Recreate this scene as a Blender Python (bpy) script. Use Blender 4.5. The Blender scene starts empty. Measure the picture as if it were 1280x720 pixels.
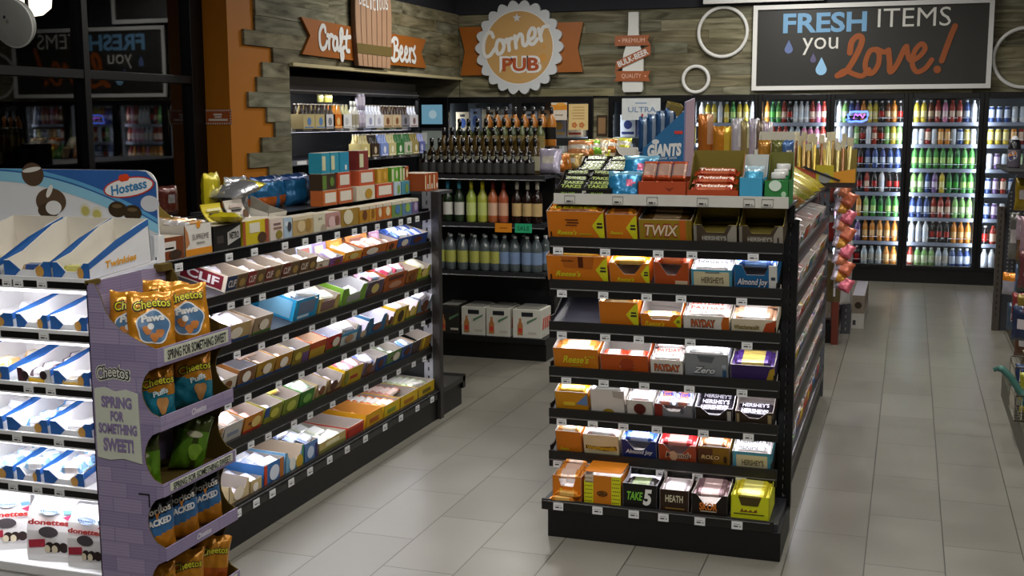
import bpy, math, random
from mathutils import Vector, Matrix, Euler
random.seed(7)
SC = bpy.context.scene
COL = SC.collection
PI = math.pi
ORD = ['zeroth', 'first', 'second', 'third', 'fourth', 'fifth', 'sixth', 'seventh', 'eighth', 'ninth', 'tenth',
       'eleventh', 'twelfth', 'thirteenth', 'fourteenth', 'fifteenth', 'sixteenth', 'seventeenth', 'eighteenth']

# ---------------------------------------------------------------- materials
def lin(h):
    h = h.lstrip('#')
    out = []
    for i in (0, 2, 4):
        c = int(h[i:i+2], 16) / 255
        out.append(c / 12.92 if c <= .04045 else ((c + .055) / 1.055) ** 2.4)
    return out

_mats = {}
def C(hexc, rough=.5, metal=0.0, spec=.5, var=.10, scale=14.0, coat=0.0, bump=0.0):
    """a procedural surface: one colour broken up by a soft noise"""
    key = (hexc, rough, metal, spec, var, scale, coat, bump)
    if key in _mats:
        return _mats[key]
    m = bpy.data.materials.new('surface_' + hexc.strip('#'))
    m.use_nodes = True
    nt = m.node_tree
    b = nt.nodes['Principled BSDF']
    r, g, bl = lin(hexc)
    tc = nt.nodes.new('ShaderNodeTexCoord')
    nz = nt.nodes.new('ShaderNodeTexNoise')
    nz.inputs['Scale'].default_value = scale
    nz.inputs['Detail'].default_value = 3
    nt.links.new(tc.outputs['Object'], nz.inputs['Vector'])
    mx = nt.nodes.new('ShaderNodeMix'); mx.data_type = 'RGBA'
    k0, k1 = 1 - var, 1 + var
    mx.inputs[6].default_value = (r * k0, g * k0, bl * k0, 1)
    mx.inputs[7].default_value = (min(r * k1, 1), min(g * k1, 1), min(bl * k1, 1), 1)
    nt.links.new(nz.outputs['Fac'], mx.inputs[0])
    nt.links.new(mx.outputs[2], b.inputs['Base Color'])
    b.inputs['Roughness'].default_value = rough
    b.inputs['Metallic'].default_value = metal
    b.inputs['Specular IOR Level'].default_value = spec
    b.inputs['Coat Weight'].default_value = coat
    if bump:
        bp = nt.nodes.new('ShaderNodeBump'); bp.inputs['Strength'].default_value = bump; bp.inputs['Distance'].default_value = .01
        nt.links.new(nz.outputs['Fac'], bp.inputs['Height']); nt.links.new(bp.outputs[0], b.inputs['Normal'])
    _mats[key] = m
    return m

def glossy(hexc): return C(hexc, rough=.22, spec=.6, coat=.3)
def foil(hexc): return C(hexc, rough=.26, metal=.35, spec=.7, var=.18, scale=30, bump=.25)
def paper(hexc): return C(hexc, rough=.55, spec=.35)

def emit(name, hexc, strength):
    key = ('emit', hexc, strength)
    if key in _mats: return _mats[key]
    m = bpy.data.materials.new(name); m.use_nodes = True
    nt = m.node_tree; nt.nodes.remove(nt.nodes['Principled BSDF'])
    e = nt.nodes.new('ShaderNodeEmission'); e.inputs[0].default_value = (*lin(hexc), 1); e.inputs[1].default_value = strength
    nt.links.new(e.outputs[0], nt.nodes['Material Output'].inputs[0])
    _mats[key] = m
    return m

def thin_glass(name, tint=(1, 1, 1), reflect=1.0):
    m = bpy.data.materials.new(name); m.use_nodes = True
    nt = m.node_tree; nt.nodes.remove(nt.nodes['Principled BSDF'])
    t = nt.nodes.new('ShaderNodeBsdfTransparent'); t.inputs[0].default_value = (*tint, 1)
    g = nt.nodes.new('ShaderNodeBsdfGlossy'); g.inputs['Roughness'].default_value = .02
    f = nt.nodes.new('ShaderNodeFresnel'); f.inputs[0].default_value = 1.5
    mu = nt.nodes.new('ShaderNodeMath'); mu.operation = 'MULTIPLY'; mu.inputs[1].default_value = reflect
    mx = nt.nodes.new('ShaderNodeMixShader')
    nt.links.new(f.outputs[0], mu.inputs[0]); nt.links.new(mu.outputs[0], mx.inputs[0])
    nt.links.new(t.outputs[0], mx.inputs[1]); nt.links.new(g.outputs[0], mx.inputs[2])
    nt.links.new(mx.outputs[0], nt.nodes['Material Output'].inputs[0])
    return m

BLACK = C('#0b0b0c', rough=.42, spec=.4)
DARK = C('#1c1c1e', rough=.45, spec=.4)
STEEL = C('#4a4a4e', rough=.4, spec=.5)
SHELFTOP = C('#33333a', rough=.4, spec=.5)
WHITE = C('#ececec', rough=.45)
TAG = C('#e6e6e6', rough=.5)
INK = C('#15151a', rough=.6)
CARD = C('#b8a88c', rough=.75, spec=.2)
GREYCARD = C('#b9b2ab', rough=.75, spec=.2)
OLIVE = C('#86763c', rough=.75, spec=.2)
PEARL = C('#dcdcdc', rough=.4)
GLASS = thin_glass('cooler_glass', (.96, .98, .97), 1.0)
CLEAR = C('#c8d6da', rough=.12, spec=.8, coat=.5)

# ---------------------------------------------------------------- text outlines
_txt = {}
def nwords(t): return len([w for w in t.replace(',', ' ').split() if w])

def text_geo(s, bold=0.0, shear=0.0):
    key = (s, bold, shear)
    if key in _txt: return _txt[key]
    cu = bpy.data.curves.new('lettering', 'FONT'); cu.body = s
    cu.resolution_u = 3; cu.offset = bold; cu.shear = shear
    ob = bpy.data.objects.new('lettering', cu); COL.objects.link(ob)
    dg = bpy.context.evaluated_depsgraph_get()
    me = bpy.data.meshes.new_from_object(ob.evaluated_get(dg))
    vs = [tuple(v.co) for v in me.vertices]; fs = [tuple(p.vertices) for p in me.polygons]
    bpy.data.objects.remove(ob); bpy.data.curves.remove(cu); bpy.data.meshes.remove(me)
    xs = [v[0] for v in vs]; ys = [v[1] for v in vs]
    x0, x1, y0, y1 = min(xs), max(xs), min(ys), max(ys)
    g = ([(v[0] - (x0 + x1) / 2, v[1] - (y0 + y1) / 2) for v in vs], fs, x1 - x0, y1 - y0)
    _txt[key] = g
    return g

# ---------------------------------------------------------------- mesh builder
def rot(x=0, y=0, z=0): return Euler((x, y, z)).to_matrix().to_4x4()
def mv(x=0, y=0, z=0): return Matrix.Translation((x, y, z))
def sc(x, y, z): return Matrix.Diagonal((x, y, z, 1))

class MB:
    def __init__(self):
        self.v = []; self.f = []; self.m = []; self.mats = []; self.sm = []
    def mi(self, mat):
        if mat not in self.mats: self.mats.append(mat)
        return self.mats.index(mat)
    def add(self, vs, fs, mat, X=None, smooth=False):
        n = len(self.v)
        if X is not None: vs = [X @ Vector(p) for p in vs]
        self.v.extend([tuple(p) for p in vs])
        ml = mat if isinstance(mat, list) else [mat] * len(fs)
        for f, mm in zip(fs, ml):
            self.f.append(tuple(i + n for i in f)); self.m.append(self.mi(mm)); self.sm.append(smooth)
        return self
    def box(self, x0, y0, z0, x1, y1, z1, mat, X=None):
        vs = [(x0, y0, z0), (x1, y0, z0), (x1, y1, z0), (x0, y1, z0), (x0, y0, z1), (x1, y0, z1), (x1, y1, z1), (x0, y1, z1)]
        fs = [(0, 3, 2, 1), (4, 5, 6, 7), (0, 1, 5, 4), (1, 2, 6, 5), (2, 3, 7, 6), (3, 0, 4, 7)]
        return self.add(vs, fs, mat, X)
    def prism(self, pts, axis, a0, a1, mat, mat1=None, side=None, X=None):
        """polygon extruded along an axis; mat = cap at a0, mat1 = cap at a1, side = rim"""
        n = len(pts)
        def P(p, a):
            return (p[0], a, p[1]) if axis == 'y' else (a, p[0], p[1]) if axis == 'x' else (p[0], p[1], a)
        vs = [P(p, a0) for p in pts] + [P(p, a1) for p in pts]
        fs = [tuple(range(n)), tuple(range(2 * n - 1, n - 1, -1))] + [(i, i + n, (i + 1) % n + n, (i + 1) % n) for i in range(n)]
        m1 = mat1 or mat; s = side or mat
        return self.add(vs, fs, [mat, m1] + [s] * n, X)
    def quad(self, a, b, c, d, mat, X=None): return self.add([a, b, c, d], [(0, 1, 2, 3)], mat, X)
    def tube(self, pts, r, mat, n=8, X=None):
        pts = [Vector(p) for p in pts]; vs = []; fs = []
        for i, p in enumerate(pts):
            d = (pts[min(i + 1, len(pts) - 1)] - pts[max(i - 1, 0)]).normalized()
            a = Vector((0, 0, 1)) if abs(d.z) < .9 else Vector((1, 0, 0))
            u = d.cross(a).normalized(); w = d.cross(u)
            for k in range(n):
                t = 2 * PI * k / n; vs.append(p + (u * math.cos(t) + w * math.sin(t)) * r)
        for i in range(len(pts) - 1):
            for k in range(n):
                fs.append((i * n + k, i * n + (k + 1) % n, (i + 1) * n + (k + 1) % n, (i + 1) * n + k))
        fs.append(tuple(range(n))); fs.append(tuple(range((len(pts) - 1) * n, len(pts) * n)))
        return self.add(vs, fs, mat, X, True)
    def lathe(self, prof, n=12, X=None, sx=1.0):
        """prof: (r, z, material of the band above this ring)"""
        vs = []; fs = []; ms = []
        for (r, z, _) in prof:
            for k in range(n):
                t = 2 * PI * (k + .5) / n; vs.append((r * math.cos(t), r * math.sin(t) * sx, z))
        for i in range(len(prof) - 1):
            for k in range(n):
                fs.append((i * n + k, i * n + (k + 1) % n, (i + 1) * n + (k + 1) % n, (i + 1) * n + k)); ms.append(prof[i][2])
        fs.append(tuple(range(n - 1, -1, -1))); ms.append(prof[0][2])
        fs.append(tuple(range((len(prof) - 1) * n, len(prof) * n))); ms.append(prof[-2][2])
        return self.add(vs, fs, ms, X, True)
    def disc(self, c, ux, uy, r, mat, n=24, a0=0, a1=2 * PI, ry=None):
        c = Vector(c); ux = Vector(ux); uy = Vector(uy); ry = ry or r
        vs = [c + ux * r * math.cos(2 * PI * k / n) + uy * ry * math.sin(2 * PI * k / n) for k in range(n)]
        return self.add(vs, [tuple(range(n))], mat)
    def flat(self, pts, o, ux, uy, mat):
        o = Vector(o); ux = Vector(ux); uy = Vector(uy)
        return self.add([o + ux * p[0] + uy * p[1] for p in pts], [tuple(range(len(pts)))], mat)
    def text(self, s, o, ux, uy, h, mat, bold=0.0, shear=0.0, w=None, fn=None):
        """flat lettering centred on o; h = cap height, w = forced width"""
        vs, fs, tw, th = text_geo(s, bold, shear)
        k = h / .72
        kx = k if w is None else w / tw
        if fn is None:
            o = Vector(o); ux = Vector(ux); uy = Vector(uy)
            pts = [o + ux * (p[0] * kx) + uy * (p[1] * k) for p in vs]
        else:
            pts = [fn(p[0] * kx, p[1] * k) for p in vs]
        return self.add(pts, fs, mat)
    def stroke(self, pts, r, o, ux, uy, mat, k=1.0, eps=0.0):
        """a brush stroke with round ends in the plane (o, ux, uy): a smooth line through pts"""
        P = [Vector((p[0], p[1], 0)) * k for p in pts]
        S = []
        for i in range(len(P) - 1):
            a, b, c, d = P[max(i - 1, 0)], P[i], P[i + 1], P[min(i + 2, len(P) - 1)]
            for j in range(6):
                t = j / 6
                S.append(.5 * ((2 * b) + (c - a) * t + (2 * a - 5 * b + 4 * c - d) * t * t + (3 * b - a - 3 * c + d) * t ** 3))
        S.append(P[-1])
        o = Vector(o); ux = Vector(ux); uy = Vector(uy); nn = ux.cross(uy).normalized()
        if not hasattr(self, 'lift'): self.lift = 0.0
        def at(q): return o + ux * q.x + uy * q.y + nn * self.lift   # each dab sits a hair above the one before
        vs = []; fs = []
        for i, p in enumerate(S):
            d = (S[min(i + 1, len(S) - 1)] - S[max(i - 1, 0)])
            d = d.normalized() if d.length > 1e-9 else Vector((1, 0, 0))
            q = Vector((-d.y, d.x, 0)) * r
            self.lift += 1.5e-5
            vs += [at(p + q), at(p - q)]
        n = len(S)
        self.add(vs, [(2 * i, 2 * i + 1, 2 * i + 3, 2 * i + 2) for i in range(n - 1)], mat)
        for p in (S[0], S[-1]):
            self.lift += 2e-5
            self.add([at(p + Vector((math.cos(t), math.sin(t), 0)) * r) for t in [2 * PI * j / 12 for j in range(12)]], [tuple(range(12))], mat)
        return self
    def mesh(self, name):
        me = bpy.data.meshes.new(name)
        me.from_pydata(self.v, [], self.f)
        for mt in self.mats: me.materials.append(mt)
        me.polygons.foreach_set('material_index', self.m)
        me.polygons.foreach_set('use_smooth', self.sm)
        me.update()
        return me
    def build(self, name, parent=None, loc=(0, 0, 0), r=(0, 0, 0), bevel=0.0):
        return link(name, self.mesh(name), parent, loc, r, bevel)

def link(name, me, parent=None, loc=(0, 0, 0), r=(0, 0, 0), bevel=0.0):
    o = bpy.data.objects.new(name, me); COL.objects.link(o)
    o.location = loc; o.rotation_euler = r
    if parent is not None: o.parent = parent
    if bevel:
        b = o.modifiers.new('edge', 'BEVEL'); b.width = bevel; b.segments = 2; b.limit_method = 'ANGLE'
    return o

LABELS = {}
def tag(o, label, cat, group=None):
    for art in (' a ', ' an ', ' the ', ' of ', ' and '):
        if nwords(label) > 16: label = label.replace(art, ' ')
    o['label'] = label; o['category'] = cat
    if group: o['group'] = group
    return o
def empty(name, label, cat, loc=(0, 0, 0), r=(0, 0, 0), group=None):
    o = bpy.data.objects.new(name, None); COL.objects.link(o)
    o.empty_display_size = .1; o.location = loc; o.rotation_euler = r
    return tag(o, label, cat, group)
def structure(o): o['kind'] = 'structure'; return o
def setm(o, M):
    l, q, s = M.decompose(); o.location = l; o.rotation_euler = q.to_euler()
    return o
def frame(loc, r): return mv(*loc) @ Euler(r).to_matrix().to_4x4()

def copy_tree(o, label=None, group=None):
    c = o.copy(); COL.objects.link(c)
    if label: c['label'] = label
    if group: c['group'] = group
    for ch in o.children:
        d = ch.copy(); COL.objects.link(d); d.parent = c
        for g in ch.children:
            e = g.copy(); COL.objects.link(e); e.parent = d
    return c

def area(name, loc, direction, sx, sy, power, col=(1, 1, 1), spread=PI):
    l = bpy.data.lights.new(name, 'AREA'); l.shape = 'RECTANGLE'; l.size = sx; l.size_y = sy
    l.energy = power; l.color = col; l.spread = spread
    o = bpy.data.objects.new(name, l); COL.objects.link(o); o.location = loc
    d = Vector(direction)
    return o, d

def area_light(name, loc, ux, direction, sx, sy, power, col=(1, 1, 1), spread=PI):
    """rectangular lamp; its long side along ux, shining towards direction"""
    o, d = area(name, loc, direction, sx, sy, power, col, spread)
    z = -Vector(direction).normalized(); x = Vector(ux).normalized()
    x = (x - z * x.dot(z)).normalized(); y = z.cross(x)
    o.rotation_euler = Matrix((x, y, z)).transposed().to_euler()
    return o

# ---------------------------------------------------------------- small goods
def carton_mb(w, d, hb, hf, out, inn, front='flat', slope=.55, lid=False, t=.0025):
    """open display carton: x across, y from the front (0) to the back (d)"""
    b = MB(); a = w / 2
    if front == 'flat': top = [(a, hf), (-a, hf)]
    elif front == 'notch': top = [(a, hf), (.62 * a, hf), (.42 * a, hf * .58), (-.42 * a, hf * .58), (-.62 * a, hf), (-a, hf)]
    elif front == 'vee': top = [(a, hf), (.72 * a, hf), (.25 * a, hf * .45), (-.25 * a, hf * .45), (-.72 * a, hf), (-a, hf)]
    elif front == 'scoop': top = [(a, hf)] + [(a * .8 * math.cos(q), hf - hf * .55 * math.sin(q)) for q in [PI * i / 8 for i in range(9)]] + [(-a, hf)]
    else: top = [(a, hf), (-a, hf)]
    b.prism([(-a, 0), (a, 0)] + top, 'y', 0, t, out, inn, inn)
    sd = [(0, 0), (d, 0), (d, hb)]
    if hb > hf + .004:
        for i in range(5):
            s = i / 4
            sd.append((d * (1 - slope * s), hb + (hf - hb) * (s * s * (3 - 2 * s))))
    sd.append((0, hf))
    b.prism(sd, 'x', -a, -a + t, out, inn, inn)
    b.prism(sd, 'x', a - t, a, inn, out, inn)
    b.prism([(-a, 0), (a, 0), (a, hb), (-a, hb)], 'y', d - t, d, inn, out, inn)
    b.box(-a + t, t, 0, a - t, d - t, t, inn)
    if lid:
        b.box(-a, .01, hb, a, d, hb + t, out)
    return b

_bar = {}
def bar_mesh(l, w, h, c0, c1, txt=None, tc=None):
    """flow-wrapped bar, long axis on x, crimped ends, printed band in the middle"""
    key = (l, w, h, c0, c1, txt, tc)
    if key in _bar: return _bar[key]
    A, B = foil(c0), foil(c1)
    b = MB(); st = [(-.5, .06, 1.0), (-.44, .10, 1.0), (-.41, .7, .9), (-.36, 1, .94), (-.27, 1, .94), (.27, 1, .94), (.36, 1, .94), (.41, .7, .9), (.44, .10, 1.0), (.5, .06, 1.0)]
    vs = []; fs = []; ms = []
    n = 8
    for (x, hh, ww) in st:
        for (py, pz) in ((-.5, .18), (-.42, 0), (.42, 0), (.5, .18), (.5, .72), (.36, 1), (-.36, 1), (-.5, .72)):
            vs.append((x * l, py * w * ww, h * (pz * hh + .35 * (1 - hh))))
    for i in range(len(st) - 1):
        for k in range(n):
            fs.append((i * n + k, (i + 1) * n + k, (i + 1) * n + (k + 1) % n, i * n + (k + 1) % n)); ms.append(B if i == 4 else A)
    fs.append(tuple(range(n))); ms.append(A); fs.append(tuple(range(len(vs) - n, len(vs)))); ms.append(A)
    b.add(vs, fs, ms, None, False)
    if txt:
        b.text(txt, (0, 0, h + .0006), (1, 0, 0), (0, 1, 0), w * .52, C(tc, var=.02), .03, 0, l * .78)
    _bar[key] = b.mesh('wrapped_bar')
    return _bar[key]

def bag_point(w, h, d, u, v, front, seed=0.0):
    """a point on a sealed pillow bag standing on z = 0, front towards -y"""
    e = max(0.0, 1 - abs(u) ** 3.2) ** .6 * max(0.0, 1 - abs(v) ** 5) ** .7
    if v > .86: e *= max(0.0, (1 - v) / .14) ** .6 * .9
    wr = .06 * math.sin(9 * u + 5 * v + seed) * math.sin(6 * v - 3 * u + seed * 2) + .05 * math.sin(17 * u * v + seed)
    wr *= e
    pin = 1 - .05 * (1 - v * v) + .02 * math.sin(5 * v + seed)
    y = d / 2 * (e + wr)
    zz = (v + 1) / 2 * h + (.012 * h * math.sin(7 * u + seed) if v > .8 else 0)
    return Vector((u * w / 2 * pin, -y if front else y, zz))

def bag_mb(w, h, d, mats, region=None, seed=0.0, nu=16, nv=20):
    b = MB()
    for fr in (True, False):
        vs = []; fs = []; ms = []
        for j in range(nv + 1):
            for i in range(nu + 1):
                vs.append(bag_point(w, h, d, -1 + 2 * i / nu, -1 + 2 * j / nv, fr, seed))
        for j in range(nv):
            for i in range(nu):
                q = (j * (nu + 1) + i, j * (nu + 1) + i + 1, (j + 1) * (nu + 1) + i + 1, (j + 1) * (nu + 1) + i)
                fs.append(q if fr else q[::-1])
                u = -1 + 2 * (i + .5) / nu; v = -1 + 2 * (j + .5) / nv
                ms.append(mats[region(u, v)] if region else mats[0])
        b.add(vs, fs, ms, None, True)
    return b

def bag_patch(b, w, h, d, pts, mat, seed=0.0, eps=.002, rings=4):
    """a printed shape on the bag's front: outline pts in (u, v), star-shaped about its middle"""
    cu = sum(p[0] for p in pts) / len(pts); cv = sum(p[1] for p in pts) / len(pts)
    vs = []; fs = []; n = len(pts)
    for r in range(1, rings + 1):
        for p in pts:
            k = r / rings
            q = bag_point(w, h, d, cu + (p[0] - cu) * k, cv + (p[1] - cv) * k, True, seed); q.y -= eps; vs.append(q)
    c = bag_point(w, h, d, cu, cv, True, seed); c.y -= eps; vs.append(c)
    for k in range(n): fs.append((len(vs) - 1, k, (k + 1) % n))
    for r in range(rings - 1):
        for k in range(n): fs.append((r * n + k, (r + 1) * n + k, (r + 1) * n + (k + 1) % n, r * n + (k + 1) % n))
    b.add(vs, fs, mat, None, True)

def bag_text(b, s, w, h, d, cu, cv, ch, tw, mat, seed=0.0, eps=.003, bold=.02, shear=0, tilt=0.0):
    def fn(x, y):
        x, y = x * math.cos(tilt) - y * math.sin(tilt), x * math.sin(tilt) + y * math.cos(tilt)
        q = bag_point(w, h, d, max(-.97, min(.97, cu + 2 * x / w)), max(-.97, min(.97, cv + 2 * y / h)), True, seed); q.y -= eps
        return q
    b.text(s, None, None, None, ch, mat, bold, shear, tw, fn)

def blob(cu, cv, ru, rv, k=0, amp=0.0, n=28, ph=0.0):
    return [(cu + ru * (1 + amp * math.sin(k * t + ph)) * math.cos(t), cv + rv * (1 + amp * math.sin(k * t + ph)) * math.sin(t)) for t in [2 * PI * i / n for i in range(n)]]

def bottle_profile(kind, body, label, cap):
    g = body
    if kind == 'soda':
        return [(.020, 0, g), (.030, .006, g), (.031, .06, label), (.030, .12, g), (.032, .14, g), (.026, .175, g), (.014, .20, g), (.013, .208, cap), (.014, .228, cap), (.0, .229, cap)]
    if kind == 'water':
        return [(.028, 0, g), (.031, .006, g), (.031, .07, label), (.031, .13, g), (.029, .15, g), (.015, .195, g), (.013, .205, cap), (.014, .222, cap), (.0, .223, cap)]
    if kind == 'can':
        return [(.024, 0, g), (.030, .008, g), (.030, .05, label), (.030, .13, g), (.024, .155, cap), (.024, .160, cap), (.0, .158, cap)]
    if kind == 'tea':
        return [(.030, 0, g), (.034, .006, g), (.034, .03, label), (.034, .11, g), (.032, .13, g), (.018, .165, g), (.016, .17, cap), (.017, .19, cap), (.0, .191, cap)]
    if kind == 'beer':
        return [(.028, 0, g), (.030, .005, g), (.030, .035, label), (.030, .095, g), (.030, .12, g), (.014, .165, label), (.013, .185, g), (.012, .215, cap), (.013, .226, cap), (.0, .227, cap)]
    if kind == 'wine':
        return [(.034, 0, g), (.037, .006, g), (.037, .05, label), (.037, .14, g), (.037, .18, g), (.015, .225, g), (.014, .235, cap), (.014, .29, cap), (.0, .291, cap)]
    if kind == 'tonic':
        return [(.036, 0, g), (.040, .008, g), (.041, .055, label), (.041, .14, g), (.040, .165, g), (.034, .19, g), (.017, .225, g), (.014, .235, cap), (.015, .252, cap), (.0, .253, cap)]
    if kind == 'liquor':
        return [(.028, 0, g), (.030, .004, g), (.030, .018, label), (.030, .085, g), (.029, .098, g), (.014, .118, g), (.012, .13, label), (.012, .145, cap), (.013, .168, cap), (.0, .169, cap)]
    if kind == 'spirit':
        return [(.034, 0, g), (.036, .005, g), (.036, .03, label), (.036, .13, g), (.035, .15, g), (.015, .185, g), (.014, .2, cap), (.015, .255, cap), (.0, .256, cap)]

def bottle_parts(kind, body, label, cap, n=12, square=False):
    """(whole body mesh, cap mesh) so that the cap is a part of its own"""
    pr = bottle_profile(kind, body, label, cap)
    i = next(k for k, p in enumerate(pr) if p[2] is cap)
    a = MB(); b = MB()
    X = rot(z=PI / 4) if square else None
    nn = 4 if square else n
    if square:
        pr = [(r * 1.3 if z < .10 else r, z, m) for (r, z, m) in pr]
        a.lathe(pr[:i - 1 if False else i] + [(pr[i][0], pr[i][1], body)], 8, rot(z=PI / 8))
    else:
        a.lathe(pr[:i] + [(pr[i][0], pr[i][1], body)], n)
    b.lathe(pr[i:], n)
    return a.mesh('bottle'), b.mesh('cap')
_bp = {}
def bottle(name, kind, body, label, cap, loc, lab, cat, group, square=False, n=12, parts=True):
    key = (kind, body.name, label.name, cap.name, square, n)
    if key not in _bp: _bp[key] = bottle_parts(kind, body, label, cap, n, square)
    a, c = _bp[key]
    o = tag(link(name, a, None, loc, (0, 0, random.uniform(0, 6) if not square else 0)), lab, cat, group)
    link('cap', c, o)
    return o
LEDP = 1.5
CAKEP = 2.0
# ================================================================ the setting
def floor_material():
    m = bpy.data.materials.new('floor_tiles'); m.use_nodes = True
    nt = m.node_tree; b = nt.nodes['Principled BSDF']; N = nt.nodes.new; L = nt.links.new
    tc = N('ShaderNodeTexCoord'); sp = N('ShaderNodeSeparateXYZ'); cb = N('ShaderNodeCombineXYZ')
    L(tc.outputs['Object'], sp.inputs[0])
    ax = N('ShaderNodeMath'); ax.operation = 'ADD'; ax.inputs[1].default_value = 12.0 - 3.93 + .3
    ay = N('ShaderNodeMath'); ay.operation = 'ADD'; ay.inputs[1].default_value = .097 + .293 * 40
    L(sp.outputs[1], ax.inputs[0]); L(sp.outputs[0], ay.inputs[0]); L(ax.outputs[0], cb.inputs[0]); L(ay.outputs[0], cb.inputs[1])
    br = N('ShaderNodeTexBrick'); br.inputs['Scale'].default_value = 1; br.inputs['Brick Width'].default_value = .6
    br.inputs['Row Height'].default_value = .293; br.inputs['Mortar Size'].default_value = .0028; br.inputs['Mortar Smooth'].default_value = .3
    br.offset = .5; br.offset_frequency = 2
    br.inputs['Color1'].default_value = (*lin('#878378'), 1); br.inputs['Color2'].default_value = (*lin('#7c786d'), 1)
    br.inputs['Mortar'].default_value = (*lin('#45423a'), 1)
    L(cb.outputs[0], br.inputs['Vector'])
    nz = N('ShaderNodeTexNoise'); nz.inputs['Scale'].default_value = 3.5; nz.inputs['Detail'].default_value = 6
    L(tc.outputs['Object'], nz.inputs['Vector'])
    mx = N('ShaderNodeMix'); mx.data_type = 'RGBA'; mx.blend_type = 'MULTIPLY'; mx.inputs[0].default_value = .30
    L(br.outputs['Color'], mx.inputs[6]); L(nz.outputs['Fac'], mx.inputs[7]); L(mx.outputs[2], b.inputs['Base Color'])
    mr = N('ShaderNodeMapRange'); mr.inputs[3].default_value = .24; mr.inputs[4].default_value = .42
    L(nz.outputs['Fac'], mr.inputs[0]); L(mr.outputs[0], b.inputs['Roughness'])
    b.inputs['Specular IOR Level'].default_value = .5
    bp = N('ShaderNodeBump'); bp.inputs['Strength'].default_value = .25; bp.inputs['Distance'].default_value = .004; bp.invert = True
    L(br.outputs['Fac'], bp.inputs['Height']); L(bp.outputs[0], b.inputs['Normal'])
    return m

def plank_material():
    """grey-green reclaimed boards: each board's own tint (stored per board), streaked grain, knots"""
    m = bpy.data.materials.new('reclaimed_planks'); m.use_nodes = True
    nt = m.node_tree; b = nt.nodes['Principled BSDF']; N = nt.nodes.new; L = nt.links.new
    at = N('ShaderNodeAttribute'); at.attribute_name = 'board'
    tc = N('ShaderNodeTexCoord'); mp = N('ShaderNodeMapping'); mp.inputs['Scale'].default_value = (1.3, 1.3, 9)
    L(tc.outputs['Object'], mp.inputs[0])
    off = N('ShaderNodeVectorMath'); off.operation = 'MULTIPLY_ADD'; off.inputs[1].default_value = (31, 17, 9)
    L(at.outputs['Color'], off.inputs[0]); L(mp.outputs[0], off.inputs[2])
    nz = N('ShaderNodeTexNoise'); nz.inputs['Scale'].default_value = 1; nz.inputs['Detail'].default_value = 7; nz.inputs['Distortion'].default_value = 1.6
    L(off.outputs[0], nz.inputs['Vector'])
    n2 = N('ShaderNodeTexNoise'); n2.inputs['Scale'].default_value = 2.3; n2.inputs['Detail'].default_value = 4
    L(tc.outputs['Object'], n2.inputs['Vector'])
    cr = N('ShaderNodeValToRGB'); e = cr.color_ramp.elements
    e[0].position = .28; e[0].color = (*lin('#4a4430'), 1); e[1].position = .72; e[1].color = (*lin('#b0aa92'), 1)
    x = cr.color_ramp.elements.new(.48); x.color = (*lin('#88836c'), 1)
    L(nz.outputs['Fac'], cr.inputs[0])
    c2 = N('ShaderNodeValToRGB'); e = c2.color_ramp.elements
    e[0].position = .3; e[0].color = (*lin('#a8a27e'), 1); e[1].position = .7; e[1].color = (*lin('#d8d6cc'), 1)
    L(n2.outputs['Fac'], c2.inputs[0])
    m1 = N('ShaderNodeMix'); m1.data_type = 'RGBA'; m1.blend_type = 'MULTIPLY'; m1.inputs[0].default_value = .6
    L(cr.outputs[0], m1.inputs[6]); L(c2.outputs[0], m1.inputs[7])
    m2 = N('ShaderNodeMix'); m2.data_type = 'RGBA'; m2.blend_type = 'MULTIPLY'; m2.inputs[0].default_value = .9
    L(m1.outputs[2], m2.inputs[6]); L(at.outputs['Color'], m2.inputs[7]); L(m2.outputs[2], b.inputs['Base Color'])
    b.inputs['Roughness'].default_value = .7; b.inputs['Specular IOR Level'].default_value = .25
    bp = N('ShaderNodeBump'); bp.inputs['Strength'].default_value = .35; bp.inputs['Distance'].default_value = .004
    L(nz.outputs['Fac'], bp.inputs['Height']); L(bp.outputs[0], b.inputs['Normal'])
    return m
PLANK = plank_material()

def cladding(name, plane, at, rows, seed):
    """board rows [(z0, z1, a0, a1)] fixed to a wall plane; plane 'x' runs along y, plane 'y' along x"""
    rng = random.Random(seed); b = MB(); tint = []
    for (z0, z1, a0, a1) in rows:
        a = a0
        while a < a1 - .02:
            n = min(a1, a + rng.uniform(.55, 1.5))
            if a1 - n < .2: n = a1
            th = .02 + rng.uniform(0, .006)
            if plane == 'x': b.box(at, a + .001, z0 + .0012, at + th, n - .001, z1 - .0012, PLANK)
            else: b.box(a + .001, at - th, z0 + .0012, n - .001, at, z1 - .0012, PLANK)
            v = rng.uniform(.6, 1.08); w = rng.uniform(-.07, .09)
            tint.append((min(1, v * (1 + w)), min(1, v), min(1, v * (1 - w * 1.3)), 1)); a = n
    me = b.mesh(name)
    ca = me.color_attributes.new('board', 'FLOAT_COLOR', 'CORNER')
    k = 0
    for p in me.polygons:
        for li in p.loop_indices: ca.data[li].color = tint[p.index // 6]
    return structure(link(name, me))

floor = MB(); floor.box(-8.5, -3, -.12, 4, 14, 0, floor_material()); structure(floor.build('floor'))
CEIL = C('#26262a', rough=.9, spec=.1); BULK = C('#2b2c31', rough=.8, spec=.2)
c = MB(); c.box(-6.2, -3, 3.4, 4, 14, 3.5, CEIL); structure(c.build('ceiling'))
PAINT = C('#8d8a84', rough=.8, spec=.2, var=.04); ORANGE = C('#ad6808', rough=.6, spec=.3, var=.05, scale=3)
w = MB(); w.box(4, -3, 0, 4.1, 14, 3.4, PAINT); structure(w.build('wall_right'))
w = MB(); w.box(-6.2, -3.1, 0, 4, -3, 3.4, PAINT); structure(w.build('wall_rear'))
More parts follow.
